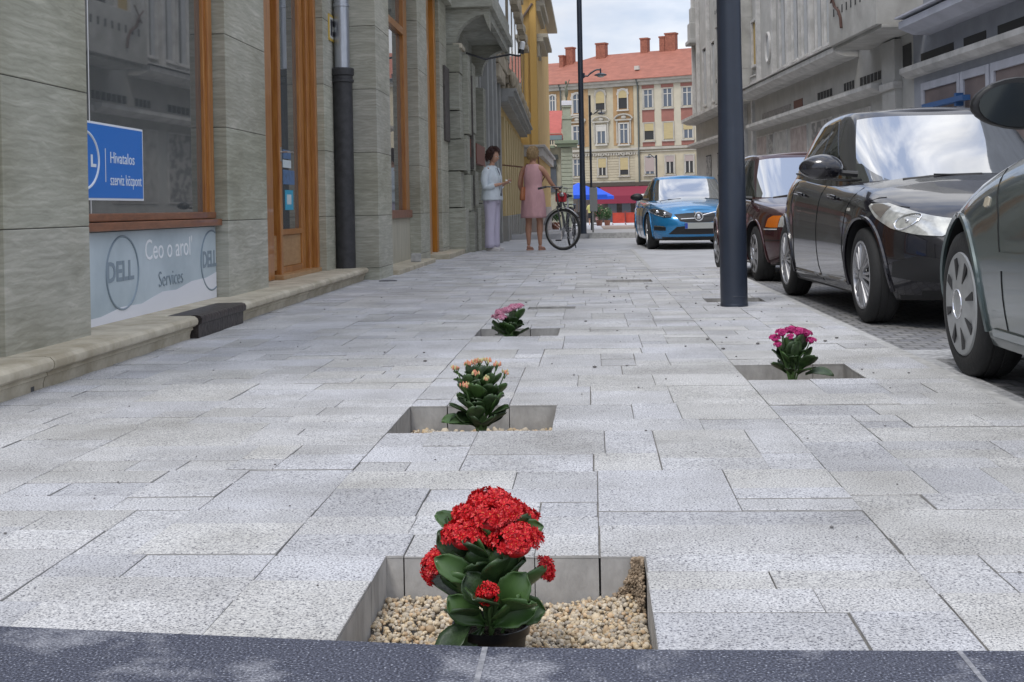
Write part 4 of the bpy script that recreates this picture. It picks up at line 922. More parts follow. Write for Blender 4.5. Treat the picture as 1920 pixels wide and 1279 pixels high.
m = MB(); m.box((-.10,-.03,.75),(.16,.03,1.55)); m.build('board', MATS['mid_grey_metal'], P2, bevel=.01)
P2.location = (.02, 42, -.22); P2.scale = (1,1,1)
# ================================================================== CAFE AREA FAR AWAY
def gfar(y): return -.14-.0087*max(0, y-33)
M_TENT = mat('royal_blue_canvas', (.01,.09,.62), .6)
def parasol(x, y, r, ze, zp, label, n=4, rz=0):
    g0 = gfar(y); P = empty('parasol', (x, y, g0), rz, label, 'parasol', 'blue cafe parasols')
    m = MB(); vs = [(0,0,zp)]+[(r*cos(a), r*sin(a), ze) for a in [pi/4+i*2*pi/n for i in range(n)]]+[(r*1.0*cos(a), r*1.0*sin(a), ze-.22) for a in [pi/4+i*2*pi/n for i in range(n)]]
    m.add(vs, [(0,1+i,1+(i+1)%n) for i in range(n)]+[(1+i,1+n+i,1+n+(i+1)%n,1+(i+1)%n) for i in range(n)]); m.build('canopy', M_TENT, P)
    m = MB(); m.tube([(0,0,0),(0,0,zp)], .03, 8); m.build('pole', mat('mid_grey_metal', (.22,.23,.23), .5), P)
    m = MB(); m.box((-.3,-.3,0),(.3,.3,.08)); m.build('base', MATS['mid_grey_metal'], P, bevel=.02)
    m = MB()
    for i in range(n): a = pi/4+i*2*pi/n; m.tube([(0,0,zp-.05),(r*.97*cos(a),r*.97*sin(a),ze-.03)], .015, 5)
    m.build('ribs', MATS['mid_grey_metal'], P)
    return P
parasol(-.85,80,2.05,1.98,2.78,'larger blue canvas parasol left of the tall dark lamp post',rz=.3)
parasol(.35,90,1.5,2.05,2.72,'smaller blue canvas parasol right of the tall dark lamp post',rz=.15)
# red barriers
for i in range(4):
    x = 1.42+i*.92; y = 88+.3*i
    B = empty('red_barrier', (x, y, gfar(y)), .0, ['leftmost red cafe barrier panel beside the leafy plants','second red cafe barrier panel under the crimson awning','third red cafe barrier panel left of the white van','red cafe barrier panel partly hidden by the white van'][i], 'barrier', 'red barriers around the cafe terrace')
    m = MB(); m.box((.02,-.02,.12),(.84,.02,.85)); m.build('panel', mat('red_canvas', (.45,.05,.025), .6, var=.2, scale=2), B)
    m = MB(); m.tube([(0,0,0),(0,0,.95),(.87,0,.95),(.87,0,0)], .02, 6); m.box((-.06,-.15,0),(.06,.15,.03)); m.build('frame', mat('dark_red_frame', (.25,.03,.02), .5), B)
# plants
def leafy(loc, r, h, n, label, col, flowers=None):
    P = empty('potted_plant', loc, 0, label, 'plant', 'leafy plants by the cafe terrace'); rr = random.Random(int(loc[0]*100))
    m = MB(); m.lathe([(0,0),(.16,0),(.22,.35),(.2,.35),(.18,.3),(0,.3)], 16); m.build('pot', mat('terracotta', (.25,.10,.06), .8), P, smooth=True)
    m = MB()
    for i in range(n):
        d = Vector((rr.gauss(0,1), rr.gauss(0,1), rr.gauss(0,1))).normalized(); k = rr.uniform(.4,1)
        c = Vector((d.x*r*k, d.y*r*k, .35+h/2+d.z*h/2*k)); a = Vector((rr.uniform(-1,1),rr.uniform(-1,1),rr.uniform(-.3,1))).normalized()*.07; b = a.cross(d).normalized()*.03
        m.add([c-a, c+b, c+a, c-b], [(0,1,2,3)], 0 if rr.random() < .93 or not flowers else 1)
    m.build('foliage', [mat('leaf_far', col, .7, var=.4, scale=8), flowers or mat('leaf_far', col)], P)
leafy((.45,82,gfar(82)), .42, 1.05, 900, 'bushy green potted plant left of the red barriers', (.06,.13,.04), mat('blossom_pink', (.6,.2,.2), .7))
leafy((.98,83,gfar(83)), .34, .9, 650, 'pale flecked potted plant touching the red barriers', (.09,.16,.05), mat('blossom_cream', (.6,.55,.35), .7))
leafy((-1.75,60,gfar(60)), .25, .55, 300, 'dark green potted plant under the larger blue parasol', (.04,.09,.03))
# cafe tables and chairs
def cafe_chair(loc, rz, label):
    P = empty('cafe_chair', loc, rz, label, 'chair', 'dark cafe chairs under the parasols')
    m = MB(); m.box((-.2,-.2,.43),(.2,.2,.47)); m.build('seat', mat('wicker_dark', (.05,.04,.035), .7), P, bevel=.01)
    m = MB(); m.box((-.2,.17,.5),(.2,.21,.9)); m.build('backrest', MATS['wicker_dark'], P, bevel=.01)
    for sx in (-.17,.17):
        for sy in (-.17,.17): m = MB(); m.tube([(sx,sy,0),(sx,sy,.43 if sy < 0 else .5)], .015, 6); m.build('leg', MATS['mid_grey_metal'], P)
cafe_chair((-1.5,78,gfar(78)), .4, 'dark cafe chair nearest the bicycle under the blue parasol'); cafe_chair((-.9,79,gfar(79)), -.5, 'dark cafe chair just left of the tall lamp post'); cafe_chair((-1.9,81,gfar(81)), 1.2, 'dark cafe chair at the left edge of the larger parasol')
T = empty('cafe_table', (-1.2,79.5,gfar(79.5)), 0, 'round dark cafe table under the larger blue parasol', 'table')
m = MB(); m.lathe([(0,.72),(.38,.72),(.38,.75),(0,.75)], 20); m.build('table_top', mat('table_dark', (.06,.05,.045), .4), T)
m = MB(); m.lathe([(.03,.03),(.03,.72)], 8); m.lathe([(0,0),(.25,0),(.25,.03),(0,.03)], 16); m.build('pedestal', MATS['mid_grey_metal'], T)
bq = MB(); 
for k in range(9): bq.tube([(-2.3+k*.11,76,gfar(76)),(-2.3+k*.11,76,gfar(76)+1.45)], .035, 6)
tag(bq.build('striped_screen', mat('cream_fabric', (.5,.45,.32), .8)), 'cream vertical striped screen under the larger blue parasol', 'screen')
# ================================================================== CARS (local: x forward, y left, z up; origin on the road at mid wheelbase)
M_TYRE = mat('tyre_rubber', (.022,.022,.022), .75, bump=.3, bscale=60)
M_RIM = mat('wheel_silver', (.42,.42,.43), .38, metal=.7, var=.1, scale=20)
M_BLK = mat('black_trim', (.012,.012,.013), .5)
M_CG = mat('car_glass', (.012,.015,.014), .03, spec=1.0, ior=1.9)
M_CGW = mat('windscreen_glass', (.03,.035,.035), .03, spec=1.0, ior=3.2)
M_CH = mat('chrome', (.75,.75,.76), .12, metal=1)
M_ORG = mat('orange_lens', (.55,.14,.01), .15, coat=.5)
def lens_mat():
    m = mat('headlight_lens', (.36,.36,.34), .10, metal=.35, col2=(.62,.62,.58), scale=9, coat=1, lo=.4, hi=.6); return m
M_LENS = lens_mat()
def paint(name, c, metal=.35, rough=.28):
    m = mat(name, c, rough, metal=metal, coat=1); return m
class Car:
    def __init__(s, P):
        s.P = P; s.nf = P.get('nf', 3.4); s.nr = P.get('nr', 4.2)
        # half outline as (a,b) pairs from rear centre to nose
        s.out = []
        s.tabs = []
        for n, sg in ((s.nr,-1),(s.nf,1)):
            L = []
            for i in range(27): a = i/26*.955; L.append((sg*a, (1-a**n)**(1/n)))
            b0 = L[-1][1]
            for i in range(1, 13): b = b0*(1-i/12); L.append((sg*(1-b**n)**(1/n), b))
            if sg < 0: s.out += L[::-1]
            else: s.out += L[1:]
    def zs(s, x): return sinterp(s.P['sh'], x)
    def zb(s, x): return interp(s.P['bot'], x)
    def zc(s, x): return sinterp(s.P['hood'], x)
    def pt(s, a, b, t, sd=1):
        P = s.P; L = sinterp(P['xf'], t) if a >= 0 else -sinterp(P['xr'], t)
        x = abs(a)*L if a >= 0 else -abs(a)*(-L)
        wx = sinterp(P['wx'], x) if 'wx' in P else 1
        y = P['W']*sinterp(P['wp'], t)*b*wx
        # character line swell over arches
        z = s.zb(x)+t*(s.zs(x)-s.zb(x))
        return Vector((x, y*sd, z))
    def ab_x(s, x, t):
        L = sinterp(s.P['xf'], t) if x >= 0 else -sinterp(s.P['xr'], t)
        a = max(-1, min(1, x/abs(L))); n = s.nf if a >= 0 else s.nr
        return a, max(0, 1-abs(a)**n)**(1/n)
    def side(s, x, z, off=0., sd=1):
        t = (z-s.zb(x))/(s.zs(x)-s.zb(x)); t = max(0, min(1, t)); a, b = s.ab_x(x, t); p = s.pt(a, b, t, sd)
        return p+s.nrm(a, b, t, sd)*off
    def front(s, y, z, off=0., rear=False):
        # solve on the nose
        n = s.nr if rear else s.nf; x = (s.P['xf'][2][1] if not rear else s.P['xr'][2][1]); sd = 1 if y >= 0 else -1
        for _ in range(6):
            t = (z-s.zb(x))/(s.zs(x)-s.zb(x)); t = max(0, min(1, t))
            wx = sinterp(s.P['wx'], x) if 'wx' in s.P else 1
            b = min(1, abs(y)/(s.P['W']*sinterp(s.P['wp'], t)*wx)); a = max(0,(1-b**n))**(1/n)*(-1 if rear else 1); p = s.pt(a, b, t, sd); x = p.x
        return p+s.nrm(a, b, t, sd)*off
    def nrm(s, a, b, t, sd):
        n = s.nf if a >= 0 else s.nr
        an = max(.04, atan2(b, abs(a)))
        def g(an_, t_):
            c, q = abs(cos(an_)), abs(sin(an_)); k = (c**n+q**n)**(-1/n)
            return s.pt((1 if a >= 0 else -1)*c*k, q*k, t_, sd)
        e = .02; u = g(an+e, t)-g(an-e, t); v = g(an, min(1,t+.02))-g(an, max(0,t-.02))
        N = u.cross(v)
        if N.length < 1e-9: return Vector((1,0,0))
        N.normalize()
        if N.dot(Vector((a*.5, sd*b, 0))) < 0: N = -N
        return N
    def body(s, root, mats):
        T = [0,.02,.06,.12,.2,.28,.36,.45,.53,.6,.67,.74,.8,.86,.91,.955,.985,1.0]
        ring = [(a, b, 1) for a, b in s.out]+[(a, b, -1) for a, b in s.out[1:-1][::-1]]
        m = MB(); N = len(ring); vs = []; fs = []
        for t in T:
            for a, b, sd in ring: vs.append(s.pt(a, b, t, sd))
        for i in range(len(T)-1):
            for k in range(N): l = (k+1) % N; fs.append((i*N+k, i*N+l, (i+1)*N+l, (i+1)*N+k))
        # bottom
        fs.append(tuple(range(N))[::-1])
        # deck cap
        base = (len(T)-1)*N; no = len(s.out); K = 10
        rows = []
        for i in range(no):
            a, b = s.out[i]; l = base+i; r_i = base+(N-i) % N if 0 < i < no-1 else l
            if i in (0, no-1): rows.append([l]*(K+1)); continue
            pl = vs[l]; row = [l]
            for k in range(1, K):
                u = 1-2*k/K; y = pl.y*u; cz = s.zc(pl.x)-s.zs(pl.x)
                fade = min(1, b*1.6)
                vs.append(Vector((pl.x, y, pl.z+cz*fade*(1-abs(u)**2.4)))); row.append(len(vs)-1)
            row.append(r_i); rows.append(row)
        for i in range(no-1):
            for k in range(K):
                q = [rows[i][k], rows[i+1][k], rows[i+1][k+1], rows[i][k+1]]; q2 = []
                for v in q:
                    if v not in q2: q2.append(v)
                if len(q2) > 2: fs.append(tuple(q2)[::-1])
        m.add(vs, fs)
        ob = m.build('body', mats, root, weld=True)
        bm = bmesh.new(); bm.from_mesh(ob.data); bmesh.ops.recalc_face_normals(bm, faces=bm.faces); bm.to_mesh(ob.data); bm.free()
        # wheel arches
        P = s.P; R = P['R']; cut = MB()
        for x in P['ax']:
            for sd in (1, -1):
                Mw = Matrix.Translation((x, sd*(P['W']+.15), P['zw'])) @ Matrix.Rotation(pi/2*sd, 4, 'X')
                ra = P['Ra']; pr_ = [(0,0),(ra,0),(ra,.15+.32),(0,.15+.32)]
                cut.lathe(pr_, 40, Mw)
        c = cut.build('cut', [mats[1]], root, weld=True)
        bm = bmesh.new(); bm.from_mesh(c.data); bmesh.ops.recalc_face_normals(bm, faces=bm.faces); bm.to_mesh(c.data); bm.free()
        md = ob.modifiers.new('b', 'BOOLEAN'); md.object = c; md.operation = 'DIFFERENCE'; md.solver = 'EXACT'
        bpy.context.view_layer.update()
        dg = bpy.context.evaluated_depsgraph_get(); me = bpy.data.meshes.new_from_object(ob.evaluated_get(dg))
        ob.modifiers.clear(); ob.data = me; bpy.data.objects.remove(c)
        while len(me.materials) < 2: me.materials.append(mats[1])
        me.materials[0] = mats[0]; me.materials[1] = mats[1]
        for p in me.polygons:
            cc = p.center; arch = False
            for x in P['ax']:
                d = sqrt((cc.x-x)**2+(cc.z-P['zw'])**2)
                if d < P['Ra']+.004 and abs(cc.y) < P['W']*1.02: arch = True
            low = cc.z < P.get('skirt', .17) or p.normal.z < -.6
            p.material_index = 1 if arch or low else 0
        me.polygons.foreach_set('use_smooth', [True]*len(me.polygons)); me.set_sharp_from_angle(angle=radians(34))
        return ob
    def patch(s, name, m_, parent, fn, nu=16, nv=8, off=.004, both=False, rim=True):
        # fn(u,v,off,sd) -> point on surface
        m = MB()
        for sd in ((1,-1) if both else (1,)):
            P = [[fn(i/nu, j/nv, off, sd) for j in range(nv+1)] for i in range(nu+1)]
            if rim:
                P2 = [[fn(i/nu, j/nv, -.012, sd) for j in range(nv+1)] for i in range(nu+1)]
                for k in (0, nu): m.grid([P[k], P2[k]])
                m.grid([[r[0] for r in P],[r[0] for r in P2]]); m.grid([[r[-1] for r in P],[r[-1] for r in P2]])
            m.grid(P)
        o = m.build(name, m_, parent, smooth=True, weld=True, angle=radians(40))
        bm = bmesh.new(); bm.from_mesh(o.data); bmesh.ops.recalc_face_normals(bm, faces=bm.faces); bm.to_mesh(o.data); bm.free()
        return o
    def sidepatch(s, name, m_, parent, poly, sd, off=.004, nu=16, nv=6):
        # poly: lower curve [(x,z)..], upper curve [(x,z)..]
        lo, hi = poly
        def cv(C, u):
            k = u*(len(C)-1); i = min(int(k), len(C)-2); f = k-i; return C[i][0]+(C[i+1][0]-C[i][0])*f, C[i][1]+(C[i+1][1]-C[i][1])*f
        def fn(u, v, o, q):
            a = cv(lo, u); b = cv(hi, u); return s.side(a[0]+(b[0]-a[0])*v, a[1]+(b[1]-a[1])*v, o, sd)
        return s.patch(name, m_, parent, fn, nu, nv, off)
    def frontpatch(s, name, m_, parent, poly, sds=(1,), off=.004, nu=16, nv=6, rear=False):
        lo, hi = poly
        def cv(C, u):
            k = u*(len(C)-1); i = min(int(k), len(C)-2); f = k-i; return C[i][0]+(C[i+1][0]-C[i][0])*f, C[i][1]+(C[i+1][1]-C[i][1])*f
        o_ = []
        for sd in sds:
            def fn(u, v, o, q):
                a = cv(lo, u); b = cv(hi, u); return s.front(sd*(a[0]+(b[0]-a[0])*v), a[1]+(b[1]-a[1])*v, o, rear)
            o_.append(s.patch(name, m_, parent, fn, nu, nv, off))
        return o_
    def seam(s, m, pts, sd, r=.0035, off=.0):
        P = []
        for (x0, z0), (x1, z1) in zip(pts, pts[1:]):
            n = max(2, int(sqrt((x1-x0)**2+(z1-z0)**2)/.05))
            P += [s.side(x0+(x1-x0)*i/n, z0+(z1-z0)*i/n, off, sd) for i in range(n)]
        P.append(s.side(*pts[-1], off, sd)); m.tube(P, r, 5)
    # ---------------- greenhouse
    def gpt(s, a, b, t, sd=1, off=0.):
        G = s.P['gh']; n = G.get('n', 4.5)
        x0f, x1f, x0r, x1r = G['f'][0], G['f'][1], G['r'][0], G['r'][1]
        def P_(a, b, t):
            tf = t**G.get('cf', .92); xf = x0f+(x1f-x0f)*tf; xr = x0r+(x1r-x0r)*(t**G.get('cr', .9)); xc = (x0f+x0r)/2
            x = xc+(xf-xc)*a if a >= 0 else xc+(xc-xr)*a
            w_ = G['w'][0]+(G['w'][1]-G['w'][0])*(t**1.35)
            z0 = s.zs(x)-.03+(s.zc(x)-s.zs(x))*.9*(1-min(1,b)**2.4) if G.get('drop', True) else s.zs(x)
            zt = sinterp(G['roof'], x)
            return Vector((x, w_*b*sd, z0+(zt-z0)*t))
        p = P_(a, b, t)
        if off:
            an = max(.04, atan2(b, abs(a)))
            def g(q, t_):
                c, v = abs(cos(q)), abs(sin(q)); k = (c**n+v**n)**(-1/n); return P_((1 if a >= 0 else -1)*c*k, v*k, t_)
            N = (g(an+.02, t)-g(an-.02, t)).cross(g(an, min(1,t+.02))-g(an, max(0,t-.02)))
            if N.length > 1e-9:
                N.normalize()
                if N.dot(Vector((a*.4, sd*b, .2))) < 0: N = -N
                p = p+N*off
        return p
    def greenhouse(s, root, m_):
        G = s.P['gh']; n = G.get('n', 4.5); out = []
        for i in range(0, 25): out.append((i/24*.95, (1-(i/24*.95)**n)**(1/n)))
        b0 = out[-1][1]
        for i in range(1, 13): b = b0*(1-i/12); out.append(((1-b**n)**(1/n), b))
        half = [(-a, b) for a, b in out[::-1]]+out[1:]
        ring = [(a, b, 1) for a, b in half]+[(a, b, -1) for a, b in half[1:-1][::-1]]; N = len(ring)
        T = [0,.15,.3,.45,.6,.72,.82,.9,.955,.985,1]; vs = []; fs = []
        for t in T:
            for a, b, sd in ring:
                e = .0 if t < .9 else -(1-sqrt(max(0,1-((t-.9)/.1)**2)))*.03
                p = s.gpt(a, b, t, sd)
                if e: cx = (G['f'][0]+G['r'][0])/2; p = Vector((p.x+(cx-p.x)*(-e)*.5, p.y*(1+e), p.z))
                vs.append(p)
        for i in range(len(T)-1):
            for k in range(N): l = (k+1) % N; fs.append((i*N+k, i*N+l, (i+1)*N+l, (i+1)*N+k))
        base = (len(T)-1)*N; no = len(half); K = 8; rows = []
        for i in range(no):
            l = base+i; r_i = base+(N-i) % N if 0 < i < no-1 else l
            if i in (0, no-1): rows.append([l]*(K+1)); continue
            pl = vs[l]; row = [l]
            for k in range(1, K):
                u = 1-2*k/K; vs.append(Vector((pl.x, pl.y*u, pl.z+G.get('crown', .035)*min(1, half[i][1]*1.2)*(1-abs(u)**2)))); row.append(len(vs)-1)
            row.append(r_i); rows.append(row)
        for i in range(no-1):
            for k in range(K):
                q = []
                for v in [rows[i][k], rows[i+1][k], rows[i+1][k+1], rows[i][k+1]]:
                    if v not in q: q.append(v)
                if len(q) > 2: fs.append(tuple(q)[::-1])
        m = MB(); m.add(vs, fs); o = m.build('cabin', m_, root, smooth=True, weld=True, angle=radians(40))
        bm = bmesh.new(); bm.from_mesh(o.data); bmesh.ops.recalc_face_normals(bm, faces=bm.faces); bm.to_mesh(o.data); bm.free()
        return o
    def gside(s, name, m_, parent, a0, a1, t0, t1, sd, off=.003, nu=14, nv=8, slant=(0,0), r0=0):
        n = s.P['gh'].get('n', 4.5)
        def fn(u, v, o, q):
            A0 = a0+slant[0]*v; A1 = a1+slant[1]*v; a = A0+(A1-A0)*u
            tt1 = t1 if not callable(t1) else t1(u)
            t = t0+(tt1-t0)*v; return s.gpt(a, (1-min(1,abs(a))**n)**(1/n), t, sd, o)
        return s.patch(name, m_, parent, fn, nu, nv, off)
    def gfront(s, name, m_, parent, b1, t0, t1, off=.003, rear=False, nu=24, nv=10):
        n = s.P['gh'].get('n', 4.5)
        def fn(u, v, o, q):
            bb = -b1+2*b1*u; sd = 1 if bb >= 0 else -1; b = abs(bb); a = (1-b**n)**(1/n)*(-1 if rear else 1)
            e = (abs(2*u-1)**6)*.04
            return s.gpt(a, b, t0+e+(t1-t0-2*e)*v, sd, o)
        return s.patch(name, m_, parent, fn, nu, nv, off)
    def wheel(s, root, x, sd, style, rr, steer=0.):
        P = s.P; R = P['R']; wd = P.get('tw', .19)
        M_ = Matrix.Translation((x, sd*(P['W']*.985-.022), R)) @ Matrix.Rotation(steer, 4, 'Z') @ Matrix.Rotation(-pi/2*sd, 4, 'X')
        # local lathe axis z -> outward; build from outside(0) to inside(-wd)
        w_ = MB(); pr_ = [(rr+.002,-.012),(rr+.012,-.004),(rr+.03,.0),(R-.035,-.004),(R-.012,-.014),(R-.003,-.03),(R,-.05),(R-.004,-.052),(R-.004,-.06),(R,-.062),(R,-.095),(R-.004,-.097),(R-.004,-.105),(R,-.107),(R,-.14),(R-.01,-.165),(R-.04,-wd),(rr,-wd),(rr,-.012)]
        w_.lathe(pr_, 48, M_); ob = w_.build('wheel', M_BLK, root); bpy.data.objects.remove(ob)
        wh = MB(); wh.lathe([(0,-.07),(rr,-.07),(rr,-.1),(0,-.1)], 24, M_); W_ = wh.build('wheel', M_BLK, root)
        w_.build('tyre', M_TYRE, W_, smooth=True, angle=radians(50))
        r = MB()
        if style[0] == 'spoke':
            n = style[1]
            r.lathe([(rr+.004,-.010),(rr,-.004),(rr-.012,-.006),(rr-.02,-.03),(rr-.02,-.07),(rr+.0,-.08)], 40, M_)
            r.lathe([(0,.002),(.025,.002),(.05,-.006),(.055,-.03)], 24, M_)
            for k in range(n):
                a = 2*pi*k/n
                for da in ((-.12,.12) if style[2] else (0,)):
                    wi, wo = (.010,.013) if style[2] else (.020,.030)
                    pts = []
                    q0 = Vector((cos(a+da*.3), sin(a+da*.3), 0)); q1 = Vector((cos(a+da), sin(a+da), 0)); tn = Vector((-sin(a), cos(a), 0))
                    A = q0*.045; B = q1*(rr-.008)
                    vs = [A-tn*wi+Vector((0,0,-.012)), A+tn*wi+Vector((0,0,-.012)), A+tn*wi*.6+Vector((0,0,.0)), A-tn*wi*.6, B-tn*wo+Vector((0,0,-.03)), B+tn*wo+Vector((0,0,-.03)), B+tn*wo*.7+Vector((0,0,-.010)), B-tn*wo*.7+Vector((0,0,-.010))]
                    r.add([M_ @ v for v in vs], [(0,1,5,4),(1,2,6,5),(2,3,7,6),(3,0,4,7)])
        else:   # plastic cover disc with slots
            n = style[1]
            prof = [(rr+.005,-.008),(rr,.0),(rr-.015,.002),(rr*.75,-.004),(rr*.45,.008),(.052,.012),(.045,.006),(.03,.006),(0,.008)]
            r.lathe(prof, 48, M_)
            sl = MB()
            for k in range(n):
                a = 2*pi*(k+.3)/n; q = Vector((cos(a), sin(a), 0)); tn = Vector((-sin(a), cos(a), 0)); up = Vector((0,0,.0035))
                r0_, r1_ = rr*style[2], rr*.90
                za = .004; z1_ = .0025
                vs = [q*r0_-tn*.003+Vector((0,0,.0075)), q*r0_+tn*.003+Vector((0,0,.0075)), q*r1_+tn*.019+Vector((0,0,z1_+.002)), q*r1_-tn*.019+Vector((0,0,z1_+.002))]
                vs = vs+[v-Vector((0,0,.012)) for v in vs]
                sl.add([M_ @ v for v in vs], [(0,1,2,3),(0,4,5,1),(1,5,6,2),(2,6,7,3),(3,7,4,0)])
            sl.build('slots', M_BLK, W_)
            rg = MB(); rg.tube([M_ @ Vector((.062*cos(k*pi/12), .062*sin(k*pi/12), .0125)) for k in range(24)], .003, 5, closed=True); rg.build('hub_ring', M_CH, W_)
        r.build('rim', P.get('rim', M_RIM), W_, smooth=True, angle=radians(35))
        return W_
    def mirror(s, root, x, sd, z, m_, sc_=1., y=None):
        Y = (y or s.P['W'])*sd; m = MB()
        c = Vector((x, Y+sd*.10*sc_, z))
        # shell: deformed ellipsoid, flat behind
        vs = []; n, q = 20, 12; fs = []
        for i in range(q+1):
            ph = pi*i/q
            for j in range(n):
                t = 2*pi*j/n
                X = sin(ph)*cos(t); Yv = cos(ph); Z = sin(ph)*sin(t)
                X = max(X, -.25)
                sx = .085*(1-.25*(Yv*1)); 
                vs.append(c+Vector((X*sx*sc_, sd*(Yv*.125*sc_), (Z*(.080 if Z > 0 else .068))*sc_*(1+.12*Yv*-1))))
        for i in range(q):
            for j in range(n): k = (j+1) % n; fs.append((i*n+j, (i+1)*n+j, (i+1)*n+k, i*n+k))
        m.add(vs, fs); o = m.build('mirror', m_, root, smooth=True, angle=radians(50))
        bm = bmesh.new(); bm.from_mesh(o.data); bmesh.ops.recalc_face_normals(bm, faces=bm.faces); bm.to_mesh(o.data); bm.free()
        g = MB(); ring = [c+Vector((-.027*sc_, sd*.108*sc_*cos(t)*(1), .062*sc_*sin(t))) for t in [2*pi*k/24 for k in range(24)]]
        g.add(ring, [tuple(range(24))]); g.build('mirror_glass', mat('mirror_glass', (.06,.065,.065), .06, metal=.9), o)
        a = MB(); a.tube([c+Vector((.01,-sd*.09*sc_,-.03)), Vector((x+.03, s.P['W']*sd*.86, z-.045))], [.028,.035], 8, flat=[.6,.6]); a.build('mirror_foot', M_BLK, o)
        return o
def car_seams(c, root, sets, sds=(1,-1)):
    for sd in sds:
        for p in sets: m = MB(); c.seam(m, p, sd); m.build('panel_gap', mat('gap_black', (.006,.006,.006), .8), root)
def arch_lips(c, root, m_, r=.011):
    P = c.P
    for x in P['ax']:
        for sd in (1,-1):
            pts = []; m = MB()
            for k in range(25):
                a = radians(-14+208*k/24); X = x+(P['Ra']+.006)*cos(a); Z = P['zw']+(P['Ra']+.006)*sin(a)
                if Z < c.zb(X)+.01: continue
                pts.append(c.side(X, Z, .002, sd))
            if len(pts) > 3: m.tube(pts, r, 6); m.build('arch_lip', m_, root, smooth=True)
def handles(c, root, m_, xs, z, sds=(1,-1)):
    for sd in sds:
        for x in xs:
            m = MB(); zz = z if not callable(z) else z(x)
            p = [c.side(x+.09, zz, .012, sd), c.side(x+.07, zz, .034, sd), c.side(x-.07, zz+.006, .034, sd), c.side(x-.09, zz+.006, .012, sd)]
            m.tube(p, .012, 8); o = m.build('door_handle', m_, root, smooth=True)
def wipers(c, root, y0, z0, l, t0=.03, dirs=(-1,)):
    m = MB()
    G = c.P['gh']; n = G.get('n', 4.5)
    for (ya, yb, ta, tb) in y0:
        P = []
        for k in range(9):
            u = k/8; y = ya+(yb-ya)*u; b = abs(y); a = (1-b**n)**(1/n); P.append(c.gpt(a, b, ta+(tb-ta)*u, 1 if y >= 0 else -1, .018))
        m.tube(P, .008, 6); m.tube([P[3]+Vector((.0,0,.012)), P[-1]+Vector((.04,0,-.01))], .007, 6)
    m.build('wiper', M_BLK, root)
def plate(c, root, z, w_=.52, rear=False, y=0):
    x = c.front(y, z).x+(.02 if not rear else -.02)
    m = MB(); m.box((x-.02,y-w_/2,z-.055),(x+.004,y+w_/2,z+.055)); o = m.build('number_plate', mat('plate_grey', (.36,.37,.35), .5), root, bevel=.003)
    m = MB(); s_ = -1; m.box((x+.0041,y-w_/2+.0,z-.05),(x+.006,y-w_/2+.05,z+.05)); m.build('blue_band', mat('plate_blue', (.02,.06,.35), .5), o)
    return o
# ------------------------------------------------------------------ small black hatchback
P = dict(W=.845, R=.300, Ra=.352, zw=.305, ax=(1.245,-1.245), tw=.185, nf=4.2, nr=4.2,
    sh=[(-1.9,.90),(-1.5,.985),(-1,.975),(-.2,.925),(.5,.885),(1.0,.845),(1.4,.775),(1.7,.70),(1.9,.635),(2.02,.58)],
    hood=[(-1.9,.95),(-1,1.02),(.6,.96),(.95,.935),(1.3,.875),(1.6,.795),(1.85,.70),(2.02,.60)],
    bot=[(-1.9,.25),(-1.5,.17),(-.9,.16),(.9,.16),(1.5,.16),(2.0,.19)],
    xf=[(0,1.90),(.15,1.97),(.45,2.02),(.75,2.0),(.9,1.93),(1,1.84)], xr=[(0,1.78),(.2,1.88),(.5,1.89),(.8,1.84),(1,1.76)],
    wp=[(0,.93),(.1,.965),(.3,.995),(.5,1.0),(.7,.985),(.85,.955),(.95,.90),(1,.85)],
    wx=[(-1.9,.96),(-1.245,1.0),(-.5,.975),(.3,.97),(.9,.985),(1.245,1.01),(1.6,.985),(2.02,.93)],
    gh=dict(f=(1.08,.12), r=(-1.80,-1.35), w=(.735,.555), roof=[(-1.8,1.25),(-1.4,1.345),(-.7,1.40),(0,1.405),(.3,1.38),(1.0,1.30)], n=4.0, cf=.86, cr=.75, crown=.03), skirt=.175)
C1 = Car(P); MZ = paint('black_car_paint', (.014,.013,.018), .3, .22)
K1 = empty('parked_car', (2.435, 9.26, -.062), -pi/2+.036, 'black small hatchback parked nose to nose with the grey green car', 'car', 'cars parked along the kerb')
C1.body(K1, [MZ, M_BLK]); C1.greenhouse(K1, MZ)
C1.gfront('windscreen', M_CGW, K1, .90, .05, .93)
C1.gfront('rear_window', M_CG, K1, .80, .25, .9, rear=True)
for sd in (1,-1):
    C1.gside('side_window', M_CG, K1, .06, .72, .10, lambda u: .90-.62*max(0,(u-.35)/.65)**1.6*1.0, sd, slant=(-.02,-.18))
    C1.gside('side_window', M_CG, K1, -.66, .015, .13, .88, sd, slant=(.12,-.01))
    C1.gside('quarter_window', M_CG, K1, .75, .93, .06, .30, sd, slant=(0,-.12), nu=8)
m = MB()
for sd in (1,-1):
    P_ = [C1.gpt(a, (1-abs(a)**4.0)**.25, .09, sd, .005) for a in [i/20*1.5-.72 for i in range(21)]]; m.tube(P_, .008, 6)
m.build('window_trim', M_BLK, K1)
car_seams(C1, K1, [[(.02,.93),(.0,.6),(.02,.30),(.08,.2)],[(.95,.86),(.86,.7),(.82,.45),(.86,.25)],[(-.93,.96),(-.92,.75),(-.80,.62),(-.78,.45),(-.85,.24)],[(1.36,.80),(1.25,.76),(1.6,.72)]])
for sd in (1,-1): m = MB(); C1.seam(m, [(-.8,.24),(-.2,.235),(.85,.235)], sd, r=.016, off=-.004); m.build('sill_trim', MZ, K1, smooth=True)
arch_lips(C1, K1, MZ, .014)
handles(C1, K1, MZ, (-.62,.42), lambda x: .80-.03*x)
